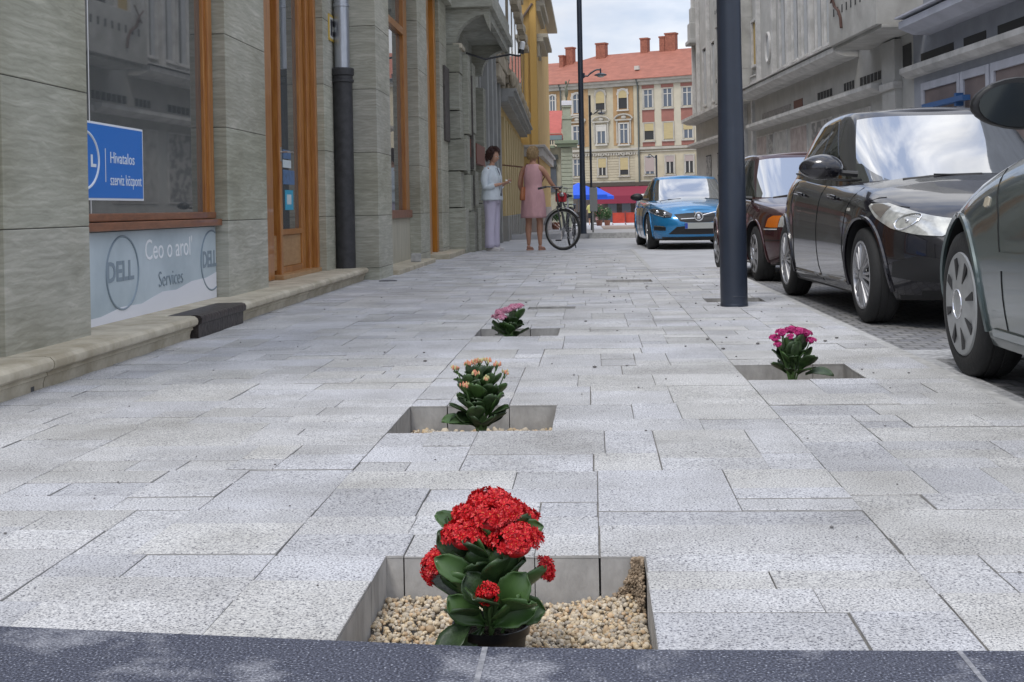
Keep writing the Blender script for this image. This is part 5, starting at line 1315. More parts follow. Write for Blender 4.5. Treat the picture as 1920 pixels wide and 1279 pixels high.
def hl(u, v, o, sd, C=C1):
    # big swept headlamp wrapping the corner
    lo = [(1.28,.69),(1.45,.625),(1.62,.58),(1.78,.555)]; hi = [(1.27,.71),(1.43,.735),(1.62,.70),(1.80,.655)]
    return None
for sd in (1,-1):
    h = C1.sidepatch('headlight', M_LENS, K1, ([(1.30,.728),(1.45,.655),(1.62,.595),(1.80,.56),(1.90,.55)],[(1.30,.742),(1.45,.745),(1.62,.705),(1.80,.655),(1.90,.63)]), sd, off=.006, nu=24)
    C1.sidepatch('indicator', mat('smoked_lens', (.16,.14,.12), .1, coat=1), h, ([(1.34,.72),(1.42,.685),(1.50,.655)],[(1.34,.738),(1.42,.738),(1.50,.722)]), sd, off=.009, nu=8)
    m = MB(); p = C1.side(1.70,.635,.011,sd); m.sphere(tuple(p), (.012,.012,.012)); m.tube([C1.side(1.60+.09+.055*cos(k*pi/10), .632+.045*sin(k*pi/10), .010, sd) for k in range(20)], .004, 5, closed=True); m.build('lamp_bowl', M_CH, h, smooth=True)
    C1.sidepatch('side_repeater', M_ORG if 0 else mat('clear_lens', (.6,.58,.52), .15), K1, ([(.90,.70),(.96,.70)],[(.90,.72),(.96,.72)]), sd, nu=4, nv=3)
C1.frontpatch('fog_recess', M_BLK, K1, ([(.50,.285),(.62,.29),(.72,.31)],[(.50,.42),(.62,.44),(.72,.40)]), (1,-1), off=.003)
C1.frontpatch('lower_grille', M_BLK, K1, ([(-.46,.27),(0,.25),(.46,.27)],[(-.50,.46),(0,.50),(.50,.46)]), (1,), off=.003)
C1.frontpatch('upper_grille', M_BLK, K1, ([(-.36,.575),(0,.56),(.36,.575)],[(-.34,.605),(0,.60),(.34,.605)]), (1,), off=.003)
plate(C1, K1, .40)
for x in P['ax']:
    for sd in (1,-1): C1.wheel(K1, x, sd, ('spoke',10,True), .212)
C1.mirror(K1, .86, 1, .985, MZ, 1.15); C1.mirror(K1, .86, -1, .985, MZ, 1.15)
wipers(C1, K1, [(-.62,.05,.035,.05),(.12,.66,.035,.045)], 0, 0)
m = MB(); m.tube([(-.9,0,1.425),(-1.0,0,1.455)], [.012,.006], 6); m.build('aerial_stub', M_BLK, K1)
# ------------------------------------------------------------------ maroon saloon
P = dict(W=.795, R=.278, Ra=.325, zw=.285, ax=(1.18,-1.18), tw=.17, nf=4.4, nr=4.4,
    sh=[(-2.0,.80),(-1.5,.83),(-1,.845),(0,.83),(.8,.80),(1.3,.755),(1.7,.70),(1.95,.65)],
    hood=[(-2,.84),(-1.2,.88),(.6,.87),(1.0,.845),(1.5,.79),(1.85,.72),(1.95,.68)],
    bot=[(-2,.24),(-1.5,.18),(1.4,.17),(1.95,.19)],
    xf=[(0,1.80),(.15,1.87),(.45,1.90),(.75,1.88),(.9,1.86),(1,1.80)], xr=[(0,1.85),(.2,1.92),(.5,1.94),(.8,1.92),(1,1.86)],
    wp=[(0,.94),(.1,.97),(.3,.995),(.5,1.0),(.7,.985),(.85,.96),(.95,.92),(1,.88)],
    gh=dict(f=(.92,.22), r=(-1.45,-.95), w=(.70,.53), roof=[(-1.5,1.20),(-1,1.27),(-.4,1.30),(.2,1.285),(.9,1.25)], n=5, cf=.92, cr=.8, crown=.03), skirt=.19)
C2 = Car(P); MR = paint('maroon_car_paint', (.052,.012,.014), .4, .25)
K2 = empty('parked_car', (2.28, 13.75, -.075), -pi/2+.057, 'dark maroon saloon with orange indicator parked behind the black hatchback', 'car', 'cars parked along the kerb')
C2.body(K2, [MR, M_BLK]); C2.greenhouse(K2, MR)
C2.gfront('windscreen', M_CGW, K2, .90, .06, .93); C2.gfront('rear_window', M_CG, K2, .88, .12, .9, rear=True)
for sd in (1,-1):
    C2.gside('side_window', M_CG, K2, .04, .84, .1, .88, sd, slant=(-.01,-.13)); C2.gside('side_window', M_CG, K2, -.75, .0, .1, .88, sd, slant=(.12,-.01))
car_seams(C2, K2, [[(.0,.84),(.0,.4),(.05,.2)],[(.86,.80),(.80,.5),(.84,.25)],[(-.9,.84),(-.85,.6),(-.8,.3)],[(1.85,.42),(1.5,.42),(1.45,.3)]])
arch_lips(C2, K2, MR); handles(C2, K2, MR, (-.6,.3), .72)
for sd in (1,-1):
    h = C2.sidepatch('headlight', M_LENS, K2, ([(1.70,.545),(1.78,.545),(1.84,.545)],[(1.70,.645),(1.78,.645),(1.84,.64)]), sd)
    C2.sidepatch('indicator', M_ORG, K2, ([(1.52,.545),(1.60,.54),(1.695,.54)],[(1.54,.625),(1.6,.65),(1.695,.65)]), sd, off=.007, nu=10)
C2.frontpatch('headlight', M_LENS, K2, ([(.38,.54),(.50,.54),(.60,.545)],[(.38,.65),(.50,.65),(.60,.65)]), (1,-1))
C2.frontpatch('grille', M_BLK, K2, ([(-.34,.55),(0,.55),(.34,.55)],[(-.34,.63),(0,.64),(.34,.63)]), (1,))
C2.frontpatch('bumper_slot', M_BLK, K2, ([(-.5,.27),(0,.26),(.5,.27)],[(-.5,.36),(0,.36),(.5,.36)]), (1,))
m = MB()
for sd in (1,-1): m.tube([C2.side(1.50,.525,.006,sd), C2.side(1.6,.525,.006,sd), C2.side(1.70,.525,.006,sd)], .007, 5)
m.build('chrome_strip', M_CH, K2); plate(C2, K2, .44)
for x in P['ax']:
    for sd in (1,-1): C2.wheel(K2, x, sd, ('disc',8,.5), .19)
C2.mirror(K2, .70, 1, .87, MR, .8); C2.mirror(K2, .70, -1, .87, MR, .8)
wipers(C2, K2, [(-.7,-.05,.04,.10),(.0,.62,.04,.09)], 0, 0)
# ------------------------------------------------------------------ bright blue saloon
P = dict(W=.93, R=.335, Ra=.375, zw=.34, ax=(1.388,-1.388), tw=.22, nf=4.0, nr=4.2,
    sh=[(-2.3,.93),(-1.5,.96),(-.5,.93),(.5,.90),(1.2,.86),(1.7,.80),(2.05,.735),(2.25,.68)],
    hood=[(-2.3,.98),(-1.5,1.02),(.6,.98),(1.1,.955),(1.6,.90),(2.0,.82),(2.25,.72)],
    bot=[(-2.3,.26),(-1.8,.19),(1.7,.17),(2.25,.18)],
    xf=[(0,2.14),(.12,2.22),(.35,2.25),(.6,2.27),(.85,2.22),(1,2.10)], xr=[(0,2.15),(.2,2.3),(.5,2.33),(.8,2.3),(1,2.2)],
    wp=[(0,.94),(.1,.97),(.3,.995),(.5,1.0),(.7,.985),(.85,.955),(.95,.90),(1,.85)],
    gh=dict(f=(1.15,.25), r=(-1.85,-1.0), w=(.80,.60), roof=[(-1.9,1.2),(-1,1.36),(-.3,1.395),(.2,1.38),(1.1,1.3)], n=4.6, cf=.88, cr=.8, crown=.035), skirt=.2)
C3 = Car(P); MV = paint('bright_blue_paint', (.015,.20,.44), .35, .25)
K3 = empty('parked_car', (1.87, 25.4, -.133), -pi/2+.035, 'bright blue saloon with round badge and diagonal bar on its dark grille', 'car', 'cars parked along the kerb')
C3.body(K3, [MV, M_BLK]); C3.greenhouse(K3, MV)
C3.gfront('windscreen', M_CGW, K3, .92, .06, .93); C3.gfront('rear_window', M_CG, K3, .88, .12, .9, rear=True)
for sd in (1,-1):
    C3.gside('side_window', M_CG, K3, .04, .84, .1, .88, sd, slant=(-.01,-.16)); C3.gside('side_window', M_CG, K3, -.72, .0, .1, .88, sd, slant=(.14,-.01))
car_seams(C3, K3, [[(.0,.9),(.0,.5),(.05,.2)],[(.98,.87),(.92,.5),(.95,.25)],[(-1.0,.93),(-.95,.6),(-.9,.3)]])
arch_lips(C3, K3, MV); handles(C3, K3, MV, (-.7,.3), .80)
for sd in (1,-1):
    h = C3.frontpatch('headlight', mat('black_lamp_housing', (.03,.03,.03), .15, coat=1), K3, ([(.50,.60),(.62,.60),(.74,.64),(.84,.70)],[(.47,.665),(.60,.735),(.74,.775),(.84,.765)]), (sd,), off=.006, nu=16)[0]
    for (y, z, r_) in ((.60,.66,.036),(.72,.70,.036)):
        m = MB(); p = C3.front(sd*y, z, .010); m.sphere(tuple(p), (r_*.5,r_,r_)); m.build('lamp_bowl', M_CH, h, smooth=True)
    m = MB(); m.tube([C3.front(sd*y, z, .010) for y, z in ((.50,.605),(.62,.605),(.74,.645),(.83,.70))], .008, 5); m.tube([C3.front(sd*y, z, .010) for y, z in ((.83,.71),(.82,.765),(.74,.772))], .010, 5); m.build('lamp_edge', M_CH, h)
m = C3.frontpatch('grille', M_BLK, K3, ([(-.34,.53),(-.2,.505),(0,.50),(.2,.505),(.34,.53)],[(-.44,.655),(-.2,.675),(0,.68),(.2,.675),(.44,.655)]), (1,), off=.006)[0]
e = MB(); c0 = C3.front(0,.595,.03); e.tube([c0+Vector((0,.075*cos(k*pi/12),.075*sin(k*pi/12))) for k in range(24)], .014, 6, closed=True); e.tube([c0+Vector((0,-.33,.07-.14+.03)), c0+Vector((0,-.08,-.03))], .009, 5); e.tube([c0+Vector((0,.08,.03)), c0+Vector((0,.33,.09))], .009, 5)
e.lathe([(0,0),(.03,0),(.045,-.008)], 16, Matrix.Translation(c0) @ Matrix.Rotation(pi/2,4,'Y')); e.tube([c0+Vector((0,-.055,.055)), c0+Vector((0,-.085,.095))], .012, 5)
e.build('badge', M_CH, m, smooth=True)
C3.frontpatch('lower_intake', M_BLK, K3, ([(-.55,.295),(0,.285),(.55,.295)],[(-.40,.43),(0,.45),(.40,.43)]), (1,), off=.005)
C3.frontpatch('splitter', M_BLK, K3, ([(-.62,.185),(0,.175),(.62,.185)],[(-.50,.235),(0,.24),(.50,.235)]), (1,), off=.008)
C3.frontpatch('fog_recess', M_BLK, K3, ([(.60,.36),(.70,.36),(.79,.37)],[(.60,.425),(.70,.44),(.79,.44)]), (1,-1), off=.005)
for sd in (1,-1):
    m = MB(); m.tube([C3.front(sd*y, z, .014) for y, z in ((.61,.435),(.70,.445),(.78,.445))], .011, 5); m.build('running_light', M_CH, K3)
plate(C3, K3, .445)
for x in P['ax']:
    for sd in (1,-1): C3.wheel(K3, x, sd, ('spoke',5,True), .235)
C3.mirror(K3, .86, 1, .99, M_BLK); C3.mirror(K3, .86, -1, .99, M_BLK)
wipers(C3, K3, [(-.75,-.25,.03,.05),(.1,.7,.03,.05)], 0, 0)
# ------------------------------------------------------------------ grey green hatchback, facing away
P = dict(W=.86, R=.315, Ra=.365, zw=.325, ax=(1.29,-1.29), tw=.195, nf=4.8, nr=4.5,
    sh=[(-2.1,.95),(-1.5,1.01),(-.5,.99),(.3,.965),(.75,.93),(1.1,.87),(1.45,.785),(1.75,.69),(2.0,.60),(2.1,.55)],
    hood=[(-2.1,1.04),(-1,1.10),(.5,1.08),(.9,1.05),(1.25,.98),(1.6,.87),(1.9,.73),(2.1,.58)],
    bot=[(-2,.26),(-1.5,.20),(-.9,.175),(.9,.175),(1.5,.18),(2.1,.19)],
    xf=[(0,1.98),(.15,2.06),(.45,2.10),(.75,2.06),(.9,1.99),(1,1.90)], xr=[(0,1.95),(.2,2.05),(.5,2.08),(.8,2.03),(1,1.95)],
    wp=[(0,.93),(.1,.965),(.3,.995),(.5,1.0),(.7,.985),(.85,.95),(.95,.89),(1,.83)],
    wx=[(-2,.96),(-1.29,1.0),(-.5,.985),(.3,.98),(.85,.99),(1.29,1.01),(1.7,1.0),(2.1,.97)],
    gh=dict(f=(1.0,.15), r=(-1.95,-1.45), w=(.74,.57), roof=[(-1.9,1.3),(-1.4,1.39),(-.7,1.45),(0,1.45),(.3,1.42),(1,1.35)], n=4.2, cf=.88, cr=.75, crown=.035), skirt=.17)
C4 = Car(P); MGc = paint('grey_green_paint', (.085,.115,.115), .45, .30)
K4 = empty('parked_car', (2.385, 4.19, -.062), pi/2-.005, 'grey green hatchback at right edge showing its front wheel and door mirror', 'car', 'cars parked along the kerb')
P['rim'] = mat('wheel_cover_grey', (.40,.41,.41), .42, metal=.45, var=.08, scale=15)
C4.body(K4, [MGc, M_BLK]); C4.greenhouse(K4, MGc)
C4.gfront('windscreen', M_CGW, K4, .90, .05, .93); C4.gfront('rear_window', M_CG, K4, .85, .12, .9, rear=True)
for sd in (1,-1):
    C4.gside('side_window', M_CG, K4, .04, .80, .1, .88, sd, slant=(-.01,-.22)); C4.gside('side_window', M_CG, K4, -.72, .0, .1, .88, sd, slant=(.12,-.01))
car_seams(C4, K4, [[(.0,.95),(.0,.5),(.05,.24)],[(.86,.88),(.72,.70),(.66,.5),(.68,.26)],[(-1.0,.96),(-.95,.6),(-.9,.3)]])
for sd in (1,-1): m = MB(); C4.seam(m, [(-.2,.24),(.2,.235),(.84,.235)], sd, r=.024, off=-.006); m.build('sill_trim', MATS['grey_green_paint'], K4, smooth=True)
for sd in (1,-1):
    C4.sidepatch('door_moulding', MATS['grey_green_paint'], K4, ([(-.9,.50),(-.1,.495),(.655,.49)],[(-.9,.57),(-.1,.565),(.655,.56)]), sd, off=.014, nu=24)
    o = C4.sidepatch('side_repeater', mat('repeater_lens', (.62,.55,.42), .2, coat=.5), K4, ([(.86,.735),(.885,.728),(.915,.735)],[(.86,.765),(.885,.772),(.915,.765)]), sd, off=.006, nu=6, nv=5)
    C4.sidepatch('headlight', M_LENS, K4, ([(1.62,.55),(1.75,.53),(1.95,.52)],[(1.60,.66),(1.75,.65),(1.95,.60)]), sd, off=.006)
arch_lips(C4, K4, MATS['grey_green_paint'], .013); handles(C4, K4, MGc, (-.7,.15), .83)
C4.frontpatch('grille', M_BLK, K4, ([(-.45,.50),(0,.50),(.45,.50)],[(-.45,.58),(0,.59),(.45,.58)]), (1,))
C4.frontpatch('lower_grille', M_BLK, K4, ([(-.5,.25),(0,.24),(.5,.25)],[(-.5,.38),(0,.39),(.5,.38)]), (1,)); plate(C4, K4, .45)
for x in P['ax']:
    for sd in (1,-1): C4.wheel(K4, x, sd, ('disc',8,.42), .218)
C4.mirror(K4, .06, 1, 1.07, M_BLK, 1.18); C4.mirror(K4, .06, -1, 1.07, M_BLK, 1.18)
# ------------------------------------------------------------------ white van far behind the blue car
P = dict(W=.9, R=.32, Ra=.36, zw=.33, ax=(1.4,-1.4), nf=4, nr=5,
    sh=[(-2.2,1.0),(0,1.0),(1.3,.98),(1.8,.85),(2.1,.75)], hood=[(-2.2,1.05),(1.2,1.05),(1.8,.92),(2.1,.8)], bot=[(-2,.25),(2,.22)],
    xf=[(0,2.0),(.2,2.08),(.5,2.1),(.8,2.08),(1,2.0)], xr=[(0,2.1),(.2,2.15),(.5,2.2),(.8,2.2),(1,2.2)],
    wp=[(0,.94),(.1,.97),(.3,1.0),(.5,1.0),(.7,.99),(.85,.97),(.95,.94),(1,.92)],
    gh=dict(f=(1.45,.75), r=(-2.2,-2.1), w=(.83,.74), roof=[(-2.2,1.6),(-1,1.66),(.7,1.64),(1.4,1.6)], n=6, crown=.03), skirt=.3)
C5 = Car(P); MW = paint('white_van_paint', (.55,.54,.52), 0, .35)
K5 = empty('parked_car', (3.0, 62, gfar(62)), -pi/2-.08, 'white van parked far behind, half hidden by the bright blue car', 'car', 'cars parked along the kerb')
C5.body(K5, [MW, M_BLK]); C5.greenhouse(K5, MW); C5.gfront('windscreen', M_CG, K5, .9, .08, .9)
for sd in (1,-1):
    C5.gside('side_window', M_CG, K5, .4, .86, .1, .85, sd)
    C5.frontpatch('headlight', M_LENS, K5, ([(.55,.6),(.75,.62)],[(.55,.75),(.75,.78)]), (sd,))
for x in P['ax']:
    for sd in (1,-1): C5.wheel(K5, x, sd, ('disc',6,.5), .2)
# ================================================================== KALANCHOE PLANTS
def leaf(m, base, tip_dir, up, L_, W_, cup=.15, droop=.25, mi=0, n=8, scal=.035, rr=random):
    d = Vector(tip_dir).normalized(); s_ = d.cross(Vector(up)).normalized(); u_ = s_.cross(d).normalized(); nu, nv = n+4, 4; G_ = []
    ph = rr.uniform(0, 6)
    for i in range(nu+1):
        t = i/nu; w_ = W_*(.16+.84*smooth01(t/.58)**1.1) if t < .58 else W_*sqrt(max(.004, 1-((t-.58)/.425)**2.2))
        if t > .25: w_ *= 1+scal*sin(t*30+ph)
        c = Vector(base)+d*(L_*t)+u_*(L_*(.06*sin(t*pi)-droop*t*t*t)); row = []
        for j in range(-nv, nv+1):
            q = j/nv; row.append(c+s_*(w_*q)+u_*(cup*W_*q*q)*1.6)
        G_.append(row)
    m.grid(G_, mi)
def flower_head(m, c, R_, n, rr, mats=(0,1), petal=.0075, flat=.55, up=Vector((0,0,1))):
    for i in range(n):
        # spread florets over a dome
        th = rr.uniform(0, 2*pi); ph = math.acos(1-rr.random()*1.05)
        d = Vector((sin(ph)*cos(th), sin(ph)*sin(th), cos(ph)*flat+.02)); 
        q = up.rotation_difference(Vector((0,0,1))).inverted() if up.z < .999 else None
        n_ = Vector((d.x, d.y, d.z/flat*.8)).normalized()
        if q: d = q @ d; n_ = q @ n_
        p = Vector(c)+d*R_*rr.uniform(.86, 1.06)
        a = n_.cross(Vector((rr.uniform(-1,1), rr.uniform(-1,1), rr.uniform(-1,1)))).normalized(); b = n_.cross(a).normalized()
        s = petal*rr.uniform(.75, 1.2); rot = rr.uniform(0, 1.5)
        for layer in range(2):
            for k in range(4):
                an = rot+k*pi/2+layer*pi/4; v = a*cos(an)+b*sin(an); t_ = n_.cross(v)
                l = s*(1 if layer == 0 else .7); h = n_*(s*(.12+.35*layer))
                m.add([p+h*.2, p+v*l*.55+t_*l*.36+h, p+v*l+h*1.3-n_*s*.1, p+v*l*.55-t_*l*.36+h], [(0,1,2,3)], mats[0])
        m.add([p+n_*s*.5+a*s*.1, p+n_*s*.5+b*s*.1, p+n_*s*.5-a*s*.1, p+n_*s*.5-b*s*.1], [(0,1,2,3)], mats[1])
M_LEAF = mat('succulent_leaf', (.013,.030,.010), .42, col2=(.042,.082,.024), scale=34, coat=.06, bump=.15, bscale=120)
M_LEAF2 = mat('bright_leaf', (.030,.072,.016), .45, col2=(.06,.125,.03), scale=14, coat=.1)
M_STEM = mat('green_stem', (.09,.16,.05), .6)
M_SOIL = mat('potting_soil', (.03,.022,.016), .95, var=.5, scale=60, bump=.8, bscale=90)
M_POTB = mat('black_plastic_pot', (.005,.005,.006), .3)
def plant(loc, label, seed, leaves, heads, fm, pot=True, budm=None, rz=0, potr=.066, pot_m=None, extra=()):
    rr = random.Random(seed)
    P = empty('flowering_plant', loc, rz, label, 'plant', 'potted kalanchoes standing in the paving pits')
    r_, h_ = potr, .088
    m = MB(); m.lathe([(0,0),(r_*.72,0),(r_*.90,h_-.018),(r_*.91,h_-.016),(r_,h_-.014),(r_*1.02,h_),(r_*.97,h_),(r_*.93,h_-.012),(r_*.80,.02)], 40)
    m.build('pot', pot_m or M_POTB, P, smooth=True, angle=radians(45))
    m = MB(); n = 14; G_ = []
    for i in range(n+1):
        G_.append([(r_*.9*(i/n)*cos(t), r_*.9*(i/n)*sin(t), h_-.016+.004*rr.uniform(-1,1)) for t in [2*pi*k/24 for k in range(25)]])
    m.grid(G_); m.build('soil', M_SOIL, P)
    m = MB(); 
    for (az, z, el, L_, W_, dr, r0) in leaves:
        if el > 20: el, dr, L_, W_ = el*rr.uniform(.72,1.0), rr.uniform(-.32,.12), L_*rr.uniform(.9,1.12), W_*rr.uniform(.72,.95)
        r0 = r0*rr.uniform(1.0,2.0); az += rr.uniform(-10,10)
        a = radians(az); e = radians(el); d = Vector((cos(a)*cos(e), sin(a)*cos(e), sin(e))); up = Vector((-cos(a)*sin(e), -sin(a)*sin(e), cos(e)))
        tw = rr.uniform(-.5,.5); up = (up+d.cross(up)*tw).normalized()
        leaf(m, Vector((cos(a)*r0, sin(a)*r0, z)), d, up, L_, W_, droop=dr, rr=rr, mi=0 if rr.random() < .75 else 1)
    for (bx, by, bz, dx, dz, L_, W_) in extra:
        d = Vector((dx, -.28, dz)).normalized(); up = Vector((0, -1, .25)); tw = rr.uniform(-.45,.45); up = (up+d.cross(up)*tw).normalized(); leaf(m, Vector((bx*.7, by*.8, bz-.006)), d, up, L_*.92, W_*.80, droop=.16, cup=.22, rr=rr, mi=0 if rr.random() < .6 else 1, scal=.05)
    o = m.build('leaves', [M_LEAF, M_LEAF2], P, smooth=True, angle=radians(80), weld=False)
    md = o.modifiers.new('s', 'SOLIDIFY'); md.thickness = .0016; md.offset = 0
    m = MB()
    m.tube([(0,0,h_-.02),(.003,.002,.14),(0,0,.2)], [.006,.005,.003], 6)
    for i, (x, y, z, R_, n_, fl) in enumerate(heads):
        m.tube([(x*.15,y*.15,z*.35),(x*.5,y*.5,z*.7),(x*.95,y*.95,z-.004)], [.0035,.003,.0022], 6)
        for k in range(9): a = rr.uniform(0,6.3); q = rr.uniform(.4,.85); m.tube([(x*.95,y*.95,z-.016),(x+R_*q*cos(a),y+R_*q*sin(a),z+.004)], .0011, 4)
    for k in range(5): a = rr.uniform(0,6.3); m.tube([(0,0,h_-.01),(.02*cos(a),.02*sin(a),.15),(.03*cos(a),.03*sin(a),.19)], .003, 5)
    m.build('stems', M_STEM, P, smooth=True)
    for (x, y, z, R_, n_, fl) in heads:
        m = MB(); up = Vector((0,0,1)) if fl <= 1 else Vector((x, y-.0, .035)).normalized()
        if budm is None:
            m.sphere((x, y, z-.004 if fl <= 1 else z), (R_*.66, R_*.66, R_*.50*min(fl,1)), n=16, m=10)
            flower_head(m, (x, y, z), R_, n_, rr, petal=.0102 if R_ > .03 else .0085, flat=min(fl, 1)*.75, up=up)
        else:
            for k in range(n_):
                a = rr.uniform(0,6.3); q = R_*sqrt(rr.random()); p = Vector((x+q*cos(a), y+q*sin(a), z+rr.uniform(0,.010)-q*.25)); s = rr.uniform(.0024,.0036)
                m.tube([p, p+Vector((0,0,s*1.2)), p+Vector((0,0,s*2.6)), p+Vector((0,0,s*3.6))], [s*.6,s,s*.8,s*.15], 6, mi=0 if rr.random() < .65 else 1)
        m.build('flower_cluster', fm, P, smooth=budm is not None)
    return P
R0 = random.Random(11)
def ring_leaves(n, z, el, L_, W_, dr, r0, a0=0, js=.12):
    return [(a0+360*i/n+R0.uniform(-14,14), z+R0.uniform(-.008,.008), el+R0.uniform(-9,9), L_*R0.uniform(1-js,1+js), W_*R0.uniform(1-js,1+js), dr, r0) for i in range(n)]
# azimuth 270 faces the street-level viewer
lv = ring_leaves(6,.10,30,.095,.040,.30,.018,10)+ring_leaves(7,.125,45,.095,.040,.25,.018,35)+ring_leaves(7,.150,55,.085,.038,.25,.016,0)+ring_leaves(6,.18,62,.075,.034,.2,.014,20)+ring_leaves(5,.21,68,.055,.028,.2,.012,40)
lv = [q for q in lv if R0.random() < .72]
lv += [(236,.10,-22,.105,.030,.30,.02),(262,.125,38,.085,.042,.2,.03),(296,.11,28,.10,.036,.25,.02),(282,.15,58,.075,.040,.1,.02),(195,.19,48,.10,.036,.1,.02),(180,.225,38,.085,.034,.1,.015),(350,.12,40,.10,.038,.3,.02),(345,.225,38,.075,.028,.1,.015)]
hd = [(-.028,.004,.268,.034,110,.8),(.028,.002,.272,.037,125,.8),(.002,-.028,.270,.034,110,.9),(.0,.032,.283,.038,110,.8),(.062,.012,.262,.022,45,.9),(-.038,-.03,.243,.038,150,.9),(.045,-.035,.234,.044,190,.9),(-.090,-.012,.190,.030,95,1.5),(.092,.0,.180,.020,45,1.5),(.004,-.088,.165,.016,28,1.3)]
M_RED = mat('red_petal', (.44,.004,.010), .5, col2=(.66,.012,.018), scale=120, lo=.4, hi=.6); M_REDC = mat('petal_eye', (.72,.16,.03), .5)
lv = lv+ring_leaves(8,.14,50,.085,.034,.2,.014,22)+ring_leaves(7,.19,60,.07,.03,.2,.012,5)
ex = [(-.01,-.045,.105,-.75,.62,.085,.030),(.01,-.05,.10,.80,.50,.095,.028),(-.01,-.055,.135,-.35,.90,.075,.032),(.03,-.05,.13,.55,.85,.085,.036),(-.015,-.05,.10,-.62,-.62,.10,.026),(-.02,-.04,.175,-.72,.45,.095,.026),(.02,-.03,.165,.15,1,.065,.034),(.05,-.02,.12,.95,.10,.065,.030),(-.045,-.015,.215,-.75,.60,.075,.032),(.045,-.01,.235,.8,.45,.075,.026)]
plant((-.186,2.14,-.098), 'red flowering kalanchoe in a black pot in the nearest gravel pit', 3, lv, hd, [M_RED, M_REDC], extra=ex)
lv = ring_leaves(6,.12,30,.080,.036,.2,.015,10)+ring_leaves(6,.16,45,.075,.036,.2,.015,35)+ring_leaves(6,.195,55,.070,.034,.2,.014,0)+ring_leaves(6,.235,62,.062,.030,.2,.012,20)+ring_leaves(6,.265,65,.055,.026,.1,.012,50)+[(200,.14,10,.10,.034,.1,.02),(215,.13,20,.09,.034,.2,.02),(330,.16,35,.085,.034,.2,.02),(345,.13,35,.09,.03,.1,.02),(262,.15,55,.06,.034,.1,.03),(280,.22,60,.06,.032,.1,.03)]
hd = [(-.080,-.0,.318,.015,15,.8),(-.035,-.01,.335,.017,20,.8),(.0,.0,.342,.016,18,.8),(-.012,.01,.335,.014,14,.8),(.026,.01,.340,.014,16,.8),(.058,.0,.328,.014,14,.8),(.085,.01,.300,.011,10,.8),(-.005,-.05,.305,.015,16,.8),(.03,-.06,.290,.012,12,.8),(-.045,-.07,.270,.015,15,.8)]
lv = lv+ring_leaves(9,.17,42,.085,.036,.2,.02,8)+ring_leaves(8,.21,45,.08,.034,.2,.02,30)+ring_leaves(8,.25,50,.07,.030,.2,.018,12)+ring_leaves(7,.18,50,.07,.03,.2,.014,22)+ring_leaves(7,.22,60,.065,.028,.2,.012,5)+ring_leaves(6,.28,60,.055,.024,.2,.012,25)
plant((-.385,4.17,-.155), 'leafy kalanchoe with unopened peach coloured buds in the second pit', 5, lv, hd, [mat('peach_bud', (.66,.28,.17), .6), mat('cream_bud', (.55,.50,.24), .6)], budm=1)
lv = ring_leaves(6,.12,25,.09,.040,.25,.015,10)+ring_leaves(6,.15,45,.080,.038,.2,.015,35)+[(345,.19,62,.10,.044,.05,.025),(205,.14,28,.10,.050,.2,.02),(222,.13,30,.095,.048,.2,.02),(255,.14,35,.08,.042,.2,.02)]+ring_leaves(5,.19,55,.07,.032,.2,.014,0)
hd = [(-.085,.0,.235,.020,30,.8),(-.055,-.02,.258,.030,75,.8),(-.02,-.02,.270,.030,70,.8),(.02,.0,.285,.030,70,.8),(.05,.02,.290,.024,45,.8),(-.045,-.05,.232,.026,48,.8)]
M_PK = mat('pink_petal', (.58,.17,.30), .6, col2=(.74,.42,.52), scale=90)
plant((-.47,7.03,-.145), 'pale pink kalanchoe leaning left in the third and farthest pit', 9, lv, hd, [M_PK, mat('dusky_calyx', (.25,.08,.11), .6)])
lv = ring_leaves(6,.13,25,.075,.032,.25,.015,10)+ring_leaves(6,.17,62,.075,.032,.2,.015,35)+ring_leaves(8,.20,72,.09,.036,.1,.022,0)+ring_leaves(7,.16,76,.085,.034,.1,.024,20)+[(310,.14,55,.11,.050,.1,.03),(335,.13,12,.11,.036,.25,.03),(260,.19,80,.085,.040,.05,.035),(285,.18,80,.09,.040,.05,.03)]
hd = [(-.068,-.01,.282,.022,45,.8),(-.04,-.01,.305,.024,50,.8),(.0,.0,.315,.024,50,.8),(.03,-.02,.308,.028,65,.8),(.06,.0,.300,.024,50,.8),(.080,-.01,.272,.018,30,.9),(-.060,-.03,.258,.014,20,.9),(-.01,-.050,.292,.014,18,.9)]
plant((.815,5.27,-.145), 'magenta kalanchoe with one broad leaf at right in the pit nearest the cars', 13, lv, hd, [mat('magenta_petal', (.46,.015,.16), .6, col2=(.62,.06,.26), scale=90), mat('magenta_dark', (.25,.01,.09), .6)])
# ================================================================== PEOPLE
def skin_mesh(verts, edges, radii, sub=2, root=0):
    me = bpy.data.meshes.new('sk'); me.from_pydata(verts, edges, []); ob = bpy.data.objects.new('sk', me); COL.objects.link(ob)
    md = ob.modifiers.new('s', 'SKIN'); md.use_smooth_shade = True
    md.branch_smoothing = .3
    sv = me.skin_vertices[0].data
    for i, r in enumerate(radii):
        sv[i].radius = r if isinstance(r, tuple) else (r, r); sv[i].use_root = (i == root)
    ms = ob.modifiers.new('u', 'SUBSURF'); ms.levels = sub; ms.render_levels = sub
    dg = bpy.context.evaluated_depsgraph_get(); out = bpy.data.meshes.new_from_object(ob.evaluated_get(dg)); bpy.data.objects.remove(ob)
    return out
class Skel:
    def __init__(s): s.v = []; s.e = []; s.r = []
    def add(s, p, r, parent=None):
        s.v.append(tuple(p)); s.r.append(r)
        if parent is not None: s.e.append((parent, len(s.v)-1))
        return len(s.v)-1
    def chain(s, pts, start=None):
        k = start
        for p, r in pts: k = s.add(p, r, k)
        return k
